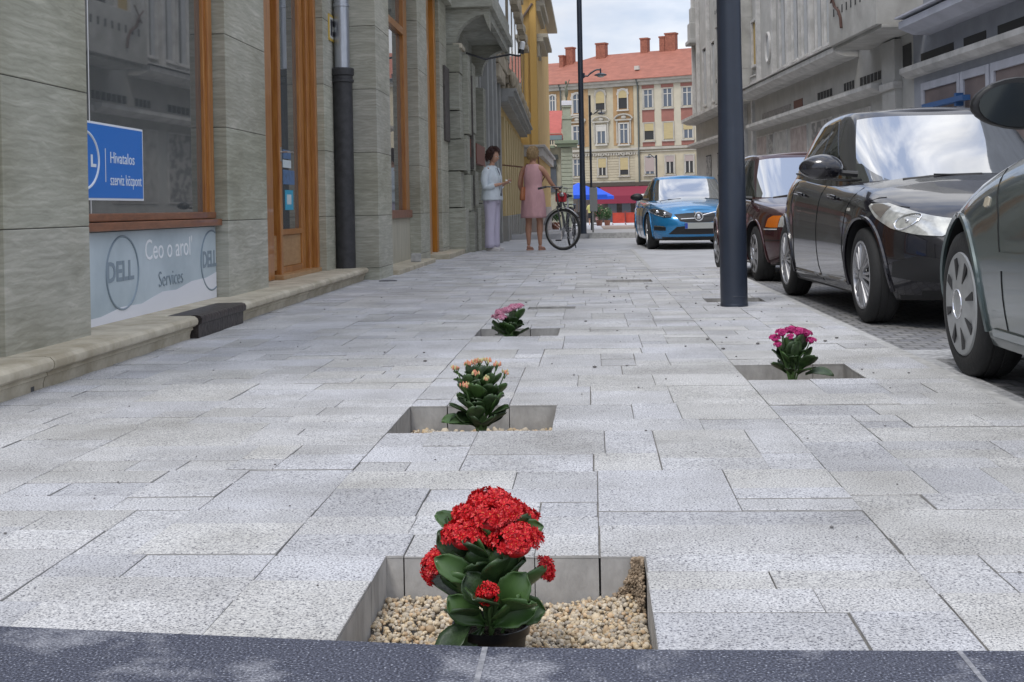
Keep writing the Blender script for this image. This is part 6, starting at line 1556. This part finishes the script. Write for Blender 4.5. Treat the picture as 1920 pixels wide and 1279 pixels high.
def join_to(ob_me_list, name, m_, parent):
    bm = bmesh.new()
    for me in ob_me_list: bm.from_mesh(me)
    out = bpy.data.meshes.new(name); bm.to_mesh(out); bm.free()
    out.materials.clear(); out.materials.append(m_); out.polygons.foreach_set('use_smooth', [True]*len(out.polygons)); out.polygons.foreach_set('material_index', [0]*len(out.polygons))
    o = bpy.data.objects.new(name, out); COL.objects.link(o); o.parent = parent; return o
def hand(wrist, direc, palm_n, side, curl=.5, s=1.):
    """palm + fingers as skinned chains; returns list of meshes. direc = pointing dir, palm_n = palm normal"""
    d = Vector(direc).normalized(); n = Vector(palm_n).normalized(); n = (n-d*n.dot(d)).normalized(); b = d.cross(n).normalized()*side
    W_ = Vector(wrist); ms = []
    S = Skel(); S.chain([(W_-d*.02,.022*s),(W_+d*.02*s,(.024*s,.016*s)),(W_+d*.055*s,(.034*s,.014*s)),(W_+d*.085*s,(.032*s,.012*s))]); ms.append(skin_mesh(S.v, S.e, S.r, 1))
    for k, (o_, l_) in enumerate(((.030,.068),(.010,.078),(-.010,.072),(-.029,.056))):
        p = W_+d*.08*s+b*o_*s; S = Skel(); pts = [(p-d*.02,.009*s),(p,.0088*s)]; dd = d.copy()
        for j, f in enumerate((.45,.3,.25)):
            c = curl*(1+.12*k); dd = (dd*cos(c)+n*sin(c)).normalized(); p = p+dd*l_*f*s; pts.append((p,.0082*s-.0008*j)) 
            n2 = (n-dd*n.dot(dd)); n = n2.normalized() if n2.length > 1e-3 else n
        S.chain(pts); ms.append(skin_mesh(S.v, S.e, S.r, 1)); n = Vector(palm_n).normalized(); n = (n-d*n.dot(d)).normalized()
    p = W_+d*.028*s+b*.022*s; S = Skel(); S.chain([(p-b*.012,.011*s),(p+b*.02*s+d*.02*s+n*.006,.0105*s),(p+b*.028*s+d*.045*s+n*.018*s,.0095*s),(p+b*.022*s+d*.065*s+n*.026*s,.008*s)]); ms.append(skin_mesh(S.v, S.e, S.r, 1))
    return ms
def head_mesh(c, yaw, s=1., pitch=0.):
    """head with brow, nose, mouth, chin, ears; faces local +x before yaw"""
    m = MB(); n, q = 40, 28; vs = []; fs = []
    for i in range(q+1):
        ph = pi*i/q
        for j in range(n):
            t = 2*pi*j/n; X, Y, Z = sin(ph)*cos(t), sin(ph)*sin(t), cos(ph)
            x, y, z = X*.095, Y*.074, Z*.118
            if Z < 0: y *= 1-.30*(-Z)**1.5; x = x*(1-.16*(-Z)**2)+.012*(-Z)
            f = max(0, X)**3
            g = lambda a, b, w_, w2: math.exp(-((Y*1.-a)/w_)**2-((Z-b)/w2)**2)
            x += f*(.024*g(0,-.16,.16,.15)+.012*g(0,-.24,.26,.08)+.006*g(0,.22,.7,.12)-.009*(g(.38,.04,.22,.12)+g(-.38,.04,.22,.12))+.008*g(0,-.46,.35,.07)+.006*g(0,-.58,.3,.07)-.004*g(0,-.52,.35,.035)+.012*g(0,-.86,.5,.18))
            vs.append((x*s, y*s, z*s))
    for i in range(q):
        for j in range(n): k = (j+1) % n; fs.append((i*n+j, (i+1)*n+j, (i+1)*n+k, i*n+k))
    m.add(vs, fs)
    for sd in (1,-1):
        m.sphere((-.004*s, sd*.074*s, .0), (.018*s,.009*s,.03*s), n=10, m=8)
    R_ = Matrix.Translation(c) @ Matrix.Rotation(yaw, 4, 'Z') @ Matrix.Rotation(pitch, 4, 'Y')
    me = bpy.data.meshes.new('h'); me.from_pydata([R_ @ Vector(v) for v in m.v], [], m.f); return me, R_
def eyes(R_, parent, s=1.):
    for sd in (1,-1):
        m = MB(); m.sphere((.083*s, sd*.030*s, .006*s), (.010*s,.014*s,.0075*s), n=10, m=8); m.sphere((.0905*s, sd*.030*s, .006*s), (.004*s,.006*s,.006*s), mi=1, n=8, m=6)
        o = m.build('eye', [mat('eye_white', (.6,.58,.55), .3), mat('eye_dark', (.03,.02,.015), .2)], parent, smooth=True); o.data.transform(R_)
    m = MB(); m.tube([(.092*s,-.024*s,-.058*s),(.099*s,0,-.056*s),(.092*s,.024*s,-.058*s)], [.002,.0045,.002], 6); o = m.build('lips', mat('lip_pink', (.40,.14,.12), .5), parent, smooth=True); o.data.transform(R_)
def hair_mesh(R_, s, length, vol, m_, parent, seed=1, lift=.0):
    rr = random.Random(seed); m = MB(); n, q = 44, 26; P = []
    for i in range(q+1):
        row = []
        for j in range(n+1):
            t = 2*pi*j/n; X, Y = cos(t), sin(t)
            face = max(0, X)
            phm = (.50-.24*smooth01((face-.35)/.4))*pi+length*(1-smooth01((face-.1)/.5))
            ph = phm*i/q
            d = Vector((sin(ph)*X, sin(ph)*Y, cos(ph)))
            nn = noise.noise(d*5+Vector((seed,0,0)))*.5+noise.noise(d*14+Vector((seed,3,0)))*.28
            k = 1+vol*(1+.9*nn)*(1 if i < q-1 else .55)
            z = d.z*.118
            row.append((d.x*.097*k*s-.006*s, d.y*.078*k*s, z*k*s+lift))
        P.append(row)
    m.grid(P)
    # strands
    for i in range(420):
        t = rr.uniform(0, 2*pi); X = cos(t); phm = (.50-.24*smooth01((max(0,X)-.35)/.4))*pi+length*(1-smooth01((max(0,X)-.1)/.5)); ph = phm*rr.uniform(.05,1)
        d = Vector((sin(ph)*X, sin(ph)*sin(t), cos(ph))); d2 = Vector((sin(ph+.28)*cos(t+rr.uniform(-.2,.2)), sin(ph+.28)*sin(t), cos(ph+.28)))
        f = lambda v, k: (v.x*.097*k*s-.006*s, v.y*.078*k*s, v.z*.118*k*s+lift)
        m.tube([f(d, 1+vol*1.1), f((d+d2)/2, 1+vol*rr.uniform(1.3,1.75)), f(d2, 1+vol*rr.uniform(.9,1.3))], [.004,.0045,.001], 4)
    o = m.build('hair', m_, parent, smooth=True, angle=radians(70)); o.data.transform(R_); return o
def loft(m, rings, n=36, fold=0., seed=0, cap=False):
    P = []
    for (cx, cy, z, rx, ry) in rings:
        P.append([(cx+rx*cos(t)*(1+fold*max(0,(rings[-1][2]-z))*sin(7*t+seed+z*2)*.5), cy+ry*sin(t)*(1+fold*max(0,(rings[-1][2]-z))*sin(9*t+seed*2)*.5), z) for t in [2*pi*k/n for k in range(n+1)]])
    m.grid(P); return m
def dense(rings, k=4):
    out = []; n = len(rings)
    cols = [[(i, r[c]) for i, r in enumerate(rings)] for c in range(5)]
    for i in range((n-1)*k+1): out.append(tuple(sinterp(cols[c], i/k) for c in range(5)))
    return out
M_SKIN1 = mat('tanned_skin', (.42,.22,.14), .55, var=.06, scale=20); M_SKIN2 = mat('fair_skin', (.50,.28,.19), .55, var=.06, scale=20)
# local frame: x = facing direction, y = left, z up
def solid(o, t=.004):
    md = o.modifiers.new('s', 'SOLIDIFY'); md.thickness = t; md.offset = 0; return o
# ---------------- woman in pink dress, back three quarter, right hand on handlebar
W1 = empty('person', (-.955, 20.45, 0), radians(68), 'woman in a sleeveless pale pink dress seen from behind holding the bicycle handlebar', 'person', 'people on the pavement')
S = Skel(); pel = S.add((0,0,.90), (.125,.15))
wst = S.add((0,0,1.04), (.10,.125), pel); ch = S.add((.0,0,1.22), (.105,.145), wst); up_ = S.add((-.01,0,1.33), (.085,.13), ch); nk = S.add((0,0,1.42), .048, up_); S.add((.012,0,1.50), .046, nk)
for sd, hx in ((1,.0),(-1,.03)):
    k = S.add((0,sd*.085,.82), .095, pel); S.chain([((.005,sd*.092,.62),.076),((.01+hx,sd*.092,.47),.054),((-.01+hx,sd*.095,.33),.056),((-.005+hx,sd*.095,.17),.036),((-.005+hx,sd*.097,.075),.030)], k)
# left arm down holding bag strap, right arm forward to handlebar
sl = S.add((-.005,.165,1.335), .052, up_); S.chain([((-.03,.205,1.20),.042),((-.045,.225,1.06),.037),((.02,.205,.96),.030),((.06,.18,.90),.023)], sl)
sr = S.add((.0,-.165,1.335), .052, up_); S.chain([((.05,-.225,1.22),.042),((.10,-.27,1.10),.037),((.20,-.30,1.02),.030),((.29,-.325,.965),.023)], sr)
b0 = skin_mesh(S.v, S.e, S.r, 2)
hm, RH = head_mesh(Vector((.025,0,1.575)), radians(-22), 1.0)
parts = [b0, hm]+hand((.29,-.325,.965), (.8,-.2,-.45), (-.3,0,-1), -1, .6)+hand((.06,.18,.90), (.5,-.2,-.9), (0,-1,0), 1, .5)
join_to(parts, 'body', M_SKIN1, W1)
eyes(RH, W1); hair_mesh(RH, 1.0, .62, .12, mat('short_blond_hair', (.20,.125,.055), .6, col2=(.36,.25,.12), scale=60, stretch=(1,1,.3)), W1, 4)
m = MB(); loft(m, dense([(0,0,.53,.165,.215),(0,0,.70,.158,.208),(0,0,.90,.148,.190),(0,0,1.06,.122,.150),(0,0,1.22,.128,.162),(-.005,0,1.33,.100,.155),(-.012,0,1.385,.072,.125),(-.012,0,1.405,.058,.095)]), 40, fold=.05, seed=1)
solid(m.build('dress', mat('pink_linen', (.55,.32,.33), .85, var=.09, scale=9, stretch=(1,1,.4), bump=.5, bscale=25), W1, smooth=True, angle=radians(80)))
for sd, hx in ((1,.0),(-1,.03)):
    m = MB(); x0 = -.005+hx
    m.add([], []); loft(m, [(x0+.06,sd*.10,.0,.115,.040),(x0+.06,sd*.10,.018,.117,.042),(x0+.055,sd*.10,.03,.11,.040)], 20); m.sphere((x0+.075,sd*.10,.038),(.075,.036,.022)); m.sphere((x0-.005,sd*.097,.055),(.036,.032,.035))
    m.build('sandal', mat('tan_sandal', (.45,.24,.17), .6), W1, smooth=True)
# handbag over the left shoulder
HB = empty('handbag', (-1.095, 20.45, .82), radians(68), 'tan leather shoulder bag hanging at the pink dressed woman\'s side', 'handbag')
m = MB(); lv_ = []
for z, rx, ry in ((0,.05,.14),(.03,.06,.15),(.15,.052,.125),(.21,.035,.10),(.22,.02,.095)): lv_.append((0,.0,z,ry,rx))
loft(m, dense(lv_, 2), 24); m.add([(.14*cos(2*pi*k/24),.05*sin(2*pi*k/24),0) for k in range(24)], [tuple(range(24))])
m.build('bag_body', mat('tan_leather', (.34,.12,.045), .5, var=.15, scale=12), HB, smooth=True)
m = MB(); m.tube([(-.09,0,.2),(-.06,.0,.38),(-.01,-.03,.56),(.03,-.04,.60),(.06,-.02,.5),(.09,0,.2)], .010, 6); m.build('strap', mat('dark_tan_strap', (.2,.07,.03), .5), HB, smooth=True)
# ---------------- woman in white jacket
W2 = empty('person', (-1.635, 20.5, 0), radians(-20), 'dark haired woman in white jacket and pale lilac trousers looking at her hands', 'person', 'people on the pavement')
S = Skel(); pel = S.add((0,0,.90), (.12,.15)); wst = S.add((0,0,1.04), (.115,.135), pel); ch = S.add((0,0,1.22), (.11,.15), wst); up_ = S.add((-.01,0,1.33), (.085,.13), ch); nk = S.add((.01,0,1.42), .046, up_); S.add((.025,0,1.49), .044, nk)
for sd in (1,-1):
    k = S.add((0,sd*.085,.82), .092, pel); S.chain([((0,sd*.09,.47),.055),((-.01,sd*.09,.30),.05),((-.01,sd*.09,.075),.03)], k)
for sd in (1,-1):
    k = S.add((-.005,sd*.165,1.325), .05, up_); S.chain([((-.03,sd*.205,1.19),.042),((-.02,sd*.20,1.05),.037),((.11,sd*.14,1.07),.030),((.215,sd*.06,1.10),.023)], k)
b0 = skin_mesh(S.v, S.e, S.r, 2)
hm, RH = head_mesh(Vector((.035,0,1.555)), radians(-8), .98, radians(12))
join_to([b0, hm]+hand((.215,.06,1.10), (.8,-.35,.15), (0,0,1), -1, .45)+hand((.215,-.06,1.10), (.8,.35,.15), (0,0,1), 1, .45), 'body', M_SKIN2, W2)
eyes(RH, W2, .98); hair_mesh(RH, .98, .62, .30, mat('dark_brown_hair', (.028,.012,.010), .55, col2=(.07,.025,.018), scale=60), W2, 7, lift=.004)
M_JKT = mat('white_linen', (.62,.68,.72), .85, var=.06, scale=8, bump=.5, bscale=22)
m = MB(); loft(m, dense([(0,0,.83,.170,.215),(0,0,.93,.165,.205),(0,0,1.06,.150,.180),(0,0,1.20,.150,.185),(-.005,0,1.31,.118,.175),(-.01,0,1.375,.085,.14),(-.01,0,1.40,.062,.09)]), 40, fold=.06, seed=3)
jk = solid(m.build('jacket', M_JKT, W2, smooth=True, angle=radians(80)))
for sd in (1,-1):
    m = MB(); P_ = [(-.005,sd*.145,1.335),(-.02,sd*.195,1.27),(-.035,sd*.215,1.17),(-.025,sd*.212,1.05),(.04,sd*.175,1.045),(.11,sd*.14,1.07)]; m.tube(P_, [.062,.068,.062,.060,.056,.052], 16); m.build('sleeve', M_JKT, jk, smooth=True)
    m = MB(); m.tube([(.152,sd*.022,.85),(.16,sd*.028,1.05),(.155,sd*.035,1.2),(.10,sd*.055,1.36)], [.012,.012,.016,.012], 6); m.build('lapel', M_JKT, jk, smooth=True)
m = MB(); P_ = []
for z, x, w_ in ((.90,.173,.05),(1.0,.168,.045),(1.15,.158,.05),(1.28,.135,.06),(1.36,.098,.05)): P_.append([(x-.004*abs(k)**1.5, k*w_/3, z) for k in range(-3,4)])
m.grid(P_); solid(m.build('blouse', mat('navy_print', (.03,.035,.06), .8, col2=(.35,.36,.38), scale=55, lo=.5, hi=.6), W2, smooth=True), .006)
m = MB()
for sd in (1,-1): loft(m, dense([(-.01,sd*.088,.055,.085,.078),(-.01,sd*.088,.30,.085,.078),(0,sd*.085,.50,.088,.080),(0,sd*.080,.70,.100,.085),(0,sd*.070,.84,.125,.095)]), 24, fold=.10, seed=5+sd)
loft(m, dense([(0,0,.78,.135,.165),(0,0,.86,.138,.17),(0,0,.98,.12,.145)]), 30)
solid(m.build('trousers', mat('lilac_cotton', (.56,.52,.64), .85, var=.06, scale=8, stretch=(1,1,.3), bump=.5, bscale=18), W2, smooth=True, angle=radians(80)))
for sd in (1,-1):
    m = MB(); loft(m, [(.045,sd*.09,.0,.125,.042),(.045,sd*.09,.02,.127,.044),(.05,sd*.09,.05,.10,.038),(.03,sd*.09,.07,.06,.03)], 20); m.sphere((.09,sd*.09,.03),(.075,.038,.028)); m.build('shoe', mat('white_shoe', (.55,.52,.5), .5), W2, smooth=True)
CP = MB(); CP.box((-.045,-.03,-.004),(.045,.03,.004)); PH = CP.build('folded_card', mat('card_white', (.65,.66,.62), .6), bevel=.002); PH.location = (-1.36, 20.43, 1.14); PH.rotation_euler = (.5,.3,.2); tag(PH, 'small pale card held in the hands of the white jacketed woman', 'card')
# ---------------- far figures
def far_person(loc, rz, label, top, legs, skin=True, hair=(.04,.02,.015), sit=False, child=1.):
    W_ = empty('person', loc, rz, label, 'person', 'people by the cafe'); s = child
    S = Skel(); pel = S.add((0,0,.9*s), (.12*s,.15*s)); c_ = S.add((0,0,1.22*s), (.11*s,.15*s), pel); u_ = S.add((0,0,1.34*s), (.09*s,.13*s), c_); n_ = S.add((0,0,1.44*s), .05*s, u_); S.add((.01,0,1.52*s), .05*s, n_)
    for sd in (1,-1):
        k = S.add((0,sd*.085*s,.8*s), .09*s, pel); S.chain([((.03*sd,sd*.09*s,.47*s),.058*s),((-.05*sd,sd*.09*s,.08*s),.035*s),((.04-.05*sd,sd*.09*s,.03*s),.03*s)], k)
        k = S.add((0,sd*.17*s,1.33*s), .05*s, u_); S.chain([((-.02,sd*.22*s,1.1*s),.04*s),((.06,sd*.2*s,.88*s),.028*s),((.09,sd*.19*s,.80*s),(.02*s,.03*s))], k)
    hm, RH = head_mesh(Vector((.02,0,1.6*s)), 0, s); join_to([skin_mesh(S.v, S.e, S.r, 1), hm], 'body', M_SKIN2, W_)
    hair_mesh(RH, s, .6, .14, mat('far_hair_%d' % int(hair[0]*100), hair, .6), W_, 2)
    m = MB(); loft(m, dense([(0,0,.86*s,.15*s,.18*s),(0,0,1.05*s,.14*s,.17*s),(0,0,1.22*s,.14*s,.19*s),(0,0,1.34*s,.11*s,.18*s),(0,0,1.42*s,.06*s,.08*s)]), 24, fold=.05)
    for sd in (1,-1): m.tube([(0,sd*.15*s,1.35*s),(-.01,sd*.215*s,1.2*s),(-.02,sd*.23*s,1.08*s)], .055*s, 10)
    m.build('top', top, W_, smooth=True, angle=radians(80))
    m = MB(); loft(m, dense([(0,0,.50*s,.17*s,.19*s),(0,0,.7*s,.16*s,.185*s),(0,0,.92*s,.14*s,.17*s)]), 24, fold=.05); m.build('skirt', legs, W_, smooth=True, angle=radians(80))
    return W_
far_person((-.10,85,gfar(85)), radians(80), 'distant person in pale yellow top and black shorts walking by the dark lamp post', mat('yellow_top', (.50,.48,.16), .8), mat('black_cloth', (.015,.015,.018), .9))
far_person((.36,86,gfar(86)), radians(110), 'distant small figure in a pink dress beside the person in yellow', mat('pink_top', (.60,.25,.30), .8), mat('pink_skirt', (.55,.3,.33), .8), hair=(.03,.015,.01), child=.78)
far_person((-1.25,76,gfar(76)), radians(-60), 'distant person in black under the larger blue parasol', mat('dark_top', (.03,.03,.035), .85), mat('grey_cloth', (.10,.09,.09), .9))
# ================================================================== BICYCLE (local x forward)
BK = empty('bicycle', (-.44, 20.75, 0), radians(-98), 'black trekking bicycle with turned front wheel and red bag beside the woman in pink', 'bicycle')
def bike_wheel(M_, parent, nm='wheel'):
    R_ = .335; w_ = MB(); w_.lathe([(R_-.035,-.012),(R_-.03,-.016),(R_-.012,-.019),(R_,-.009),(R_+.002,0),(R_,.009),(R_-.012,.019),(R_-.03,.016),(R_-.035,.012),(R_-.035,-.012)], 56, M_)
    o = w_.build(nm, M_TYRE, parent, smooth=True)
    r = MB(); r.lathe([(R_-.05,-.009),(R_-.034,-.011),(R_-.034,.011),(R_-.05,.009),(R_-.05,-.009)], 56, M_); r.build('rim', mat('alloy', (.4,.4,.41), .3, metal=.9), o, smooth=True)
    s_ = MB()
    for k in range(32): a = 2*pi*k/32; b = a+(.9 if k % 2 else -.9); s_.tube([M_ @ Vector((.02*cos(b),.02*sin(b),.03*(1 if k % 4 < 2 else -1))), M_ @ Vector(((R_-.048)*cos(a),(R_-.048)*sin(a),0))], .0012, 4, cap=False)
    s_.tube([M_ @ Vector((0,0,-.06)), M_ @ Vector((0,0,.06))], .018, 10); s_.build('spokes', MATS['alloy'], o)
    return o
M_BF = mat('black_frame_paint', (.02,.02,.023), .3, coat=.5); AL = MATS.get('alloy') or mat('alloy', (.4,.4,.41), .3, metal=.9)
Mx = Matrix.Rotation(pi/2, 4, 'X')
hx = .52; steer = Matrix.Translation((hx,0,0)) @ Matrix.Rotation(radians(68), 4, 'Z')
bike_wheel(Matrix.Translation((-.53,0,.337)) @ Mx, BK); bike_wheel(steer @ Matrix.Translation((.04,0,.337)) @ Mx, BK)
m = MB(); bb = (-.10,0,.29); st = (-.26,0,.80); ht = (hx-.07,0,.86); hb = (hx-.03,0,.70)
for a, b, r_ in ((bb,hb,.019),(bb,(-.22,0,.66),.016),((-.2,0,.60),ht,.017)): m.tube([a, b], r_, 10)
for sd in (1,-1): m.tube([bb,(-.2,sd*.04,.30),(-.53,sd*.06,.337)], .010, 8); m.tube([(-.22,0,.70),(-.53,sd*.06,.337)], .009, 8)
m.tube([ht, hb], .022, 10); m.build('frame', M_BF, BK, smooth=True)
m = MB(); m.tube([(-.22,0,.66),st,(-.27,0,.86)], .013, 8); m.build('seat_post', AL, BK, smooth=True)
m = MB(); loft(m, [(-.30,0,.86,.05,.06),(-.28,0,.88,.13,.075),(-.27,0,.90,.12,.065),(-.27,0,.905,.05,.03)], 20); m.tube([(-.2,0,.885),(-.1,0,.89)], [.04,.02], 8); m.build('saddle', M_BLK, BK, smooth=True)
m = MB()
def sp(*a): return steer @ Vector(a)
for sd in (1,-1): m.tube([sp(-.03,sd*.05,.70), sp(0,sd*.055,.60), sp(.04,sd*.055,.337)], .013, 8)
m.tube([sp(-.03,-.05,.70), sp(-.03,.05,.70)], .018, 8); m.tube([sp(-.03,0,.70), sp(-.07,0,.92), sp(-.06,0,1.0)], .016, 8); m.build('fork', M_BF, BK, smooth=True)
m = MB(); m.tube([sp(-.16,.30,1.01), sp(-.10,.22,1.03), sp(-.02,.06,1.02), sp(-.02,-.06,1.02), sp(-.10,-.22,1.03), sp(-.16,-.30,1.01)], .012, 8); hbar = m.build('handlebar', M_BF, BK, smooth=True)
for sd in (1,-1):
    m = MB(); m.tube([sp(-.21,sd*.33,1.0), sp(-.11,sd*.235,1.03)], .018, 8); m.build('grip', M_BLK, hbar, smooth=True)
    m = MB(); m.tube([sp(-.05,sd*.2,1.02), sp(.0,sd*.27,1.0)], .006, 6); m.build('brake_lever', AL, hbar)
m = MB(); P_ = []
for k in range(15):
    a = radians(35+k*9.5); P_.append([sp(.04+.36*cos(a), y, .337+.36*sin(a)-abs(y)*.25) for y in (-.028,-.014,0,.014,.028)])
m.grid(P_); solid(m.build('front_mudguard', mat('silver_mudguard', (.3,.3,.31), .35, metal=.6), BK, smooth=True), .003)
m = MB(); P_ = []
for k in range(20):
    a = radians(20+k*9.5); P_.append([(-.53+.365*cos(a), y, .337+.365*sin(a)-abs(y)*.25) for y in (-.03,-.015,0,.015,.03)])
m.grid(P_); solid(m.build('rear_mudguard', M_BF, BK, smooth=True), .003)
m = MB(); m.lathe([(.085,-.004),(.095,-.004),(.095,.004),(.085,.004),(.02,.003),(.02,-.003),(.085,-.004)], 28, Matrix.Translation((-.10,-.055,.29)) @ Mx); m.tube([(-.10,-.08,.29),(-.02,-.085,.15)], .010, 6); m.tube([(-.10,.08,.29),(-.18,.085,.43)], .010, 6); cr_ = m.build('crankset', AL, BK, smooth=True)
for y, x, z in ((-.13,-.02,.15),(.13,-.18,.43)): m = MB(); m.box((x-.045,y-.045,z-.012),(x+.045,y+.045,z+.012)); m.build('pedal', M_BLK, cr_, bevel=.004)
m = MB(); m.box((-.72,-.07,.735),(-.30,.07,.75)); m.tube([(-.70,-.06,.74),(-.55,-.07,.36)], .006, 5); m.tube([(-.70,.06,.74),(-.55,.07,.36)], .006, 5); m.build('carrier', M_BF, BK)
m = MB(); m.box((hx-.16,-.085,.78),(hx-.02,.085,.93)); m.build('front_bag', mat('red_fabric', (.45,.02,.03), .7), BK, bevel=.025)
m = MB(); m.sphere(tuple(sp(.03,0,.9)), (.035,.04,.035)); m.build('lamp', AL, BK, smooth=True)
m = MB()
for sd in (1,-1): m.tube([sp(-.05,sd*.2,1.01), sp(.08,sd*.1,.98), sp(.05,sd*.02,.85), sp(-.02,sd*.03,.72)], .004, 5)
m.tube([(-.12,.09,.28),(-.02,.16,.0+.02)], .009, 6); m.build('cables', M_BLK, BK)
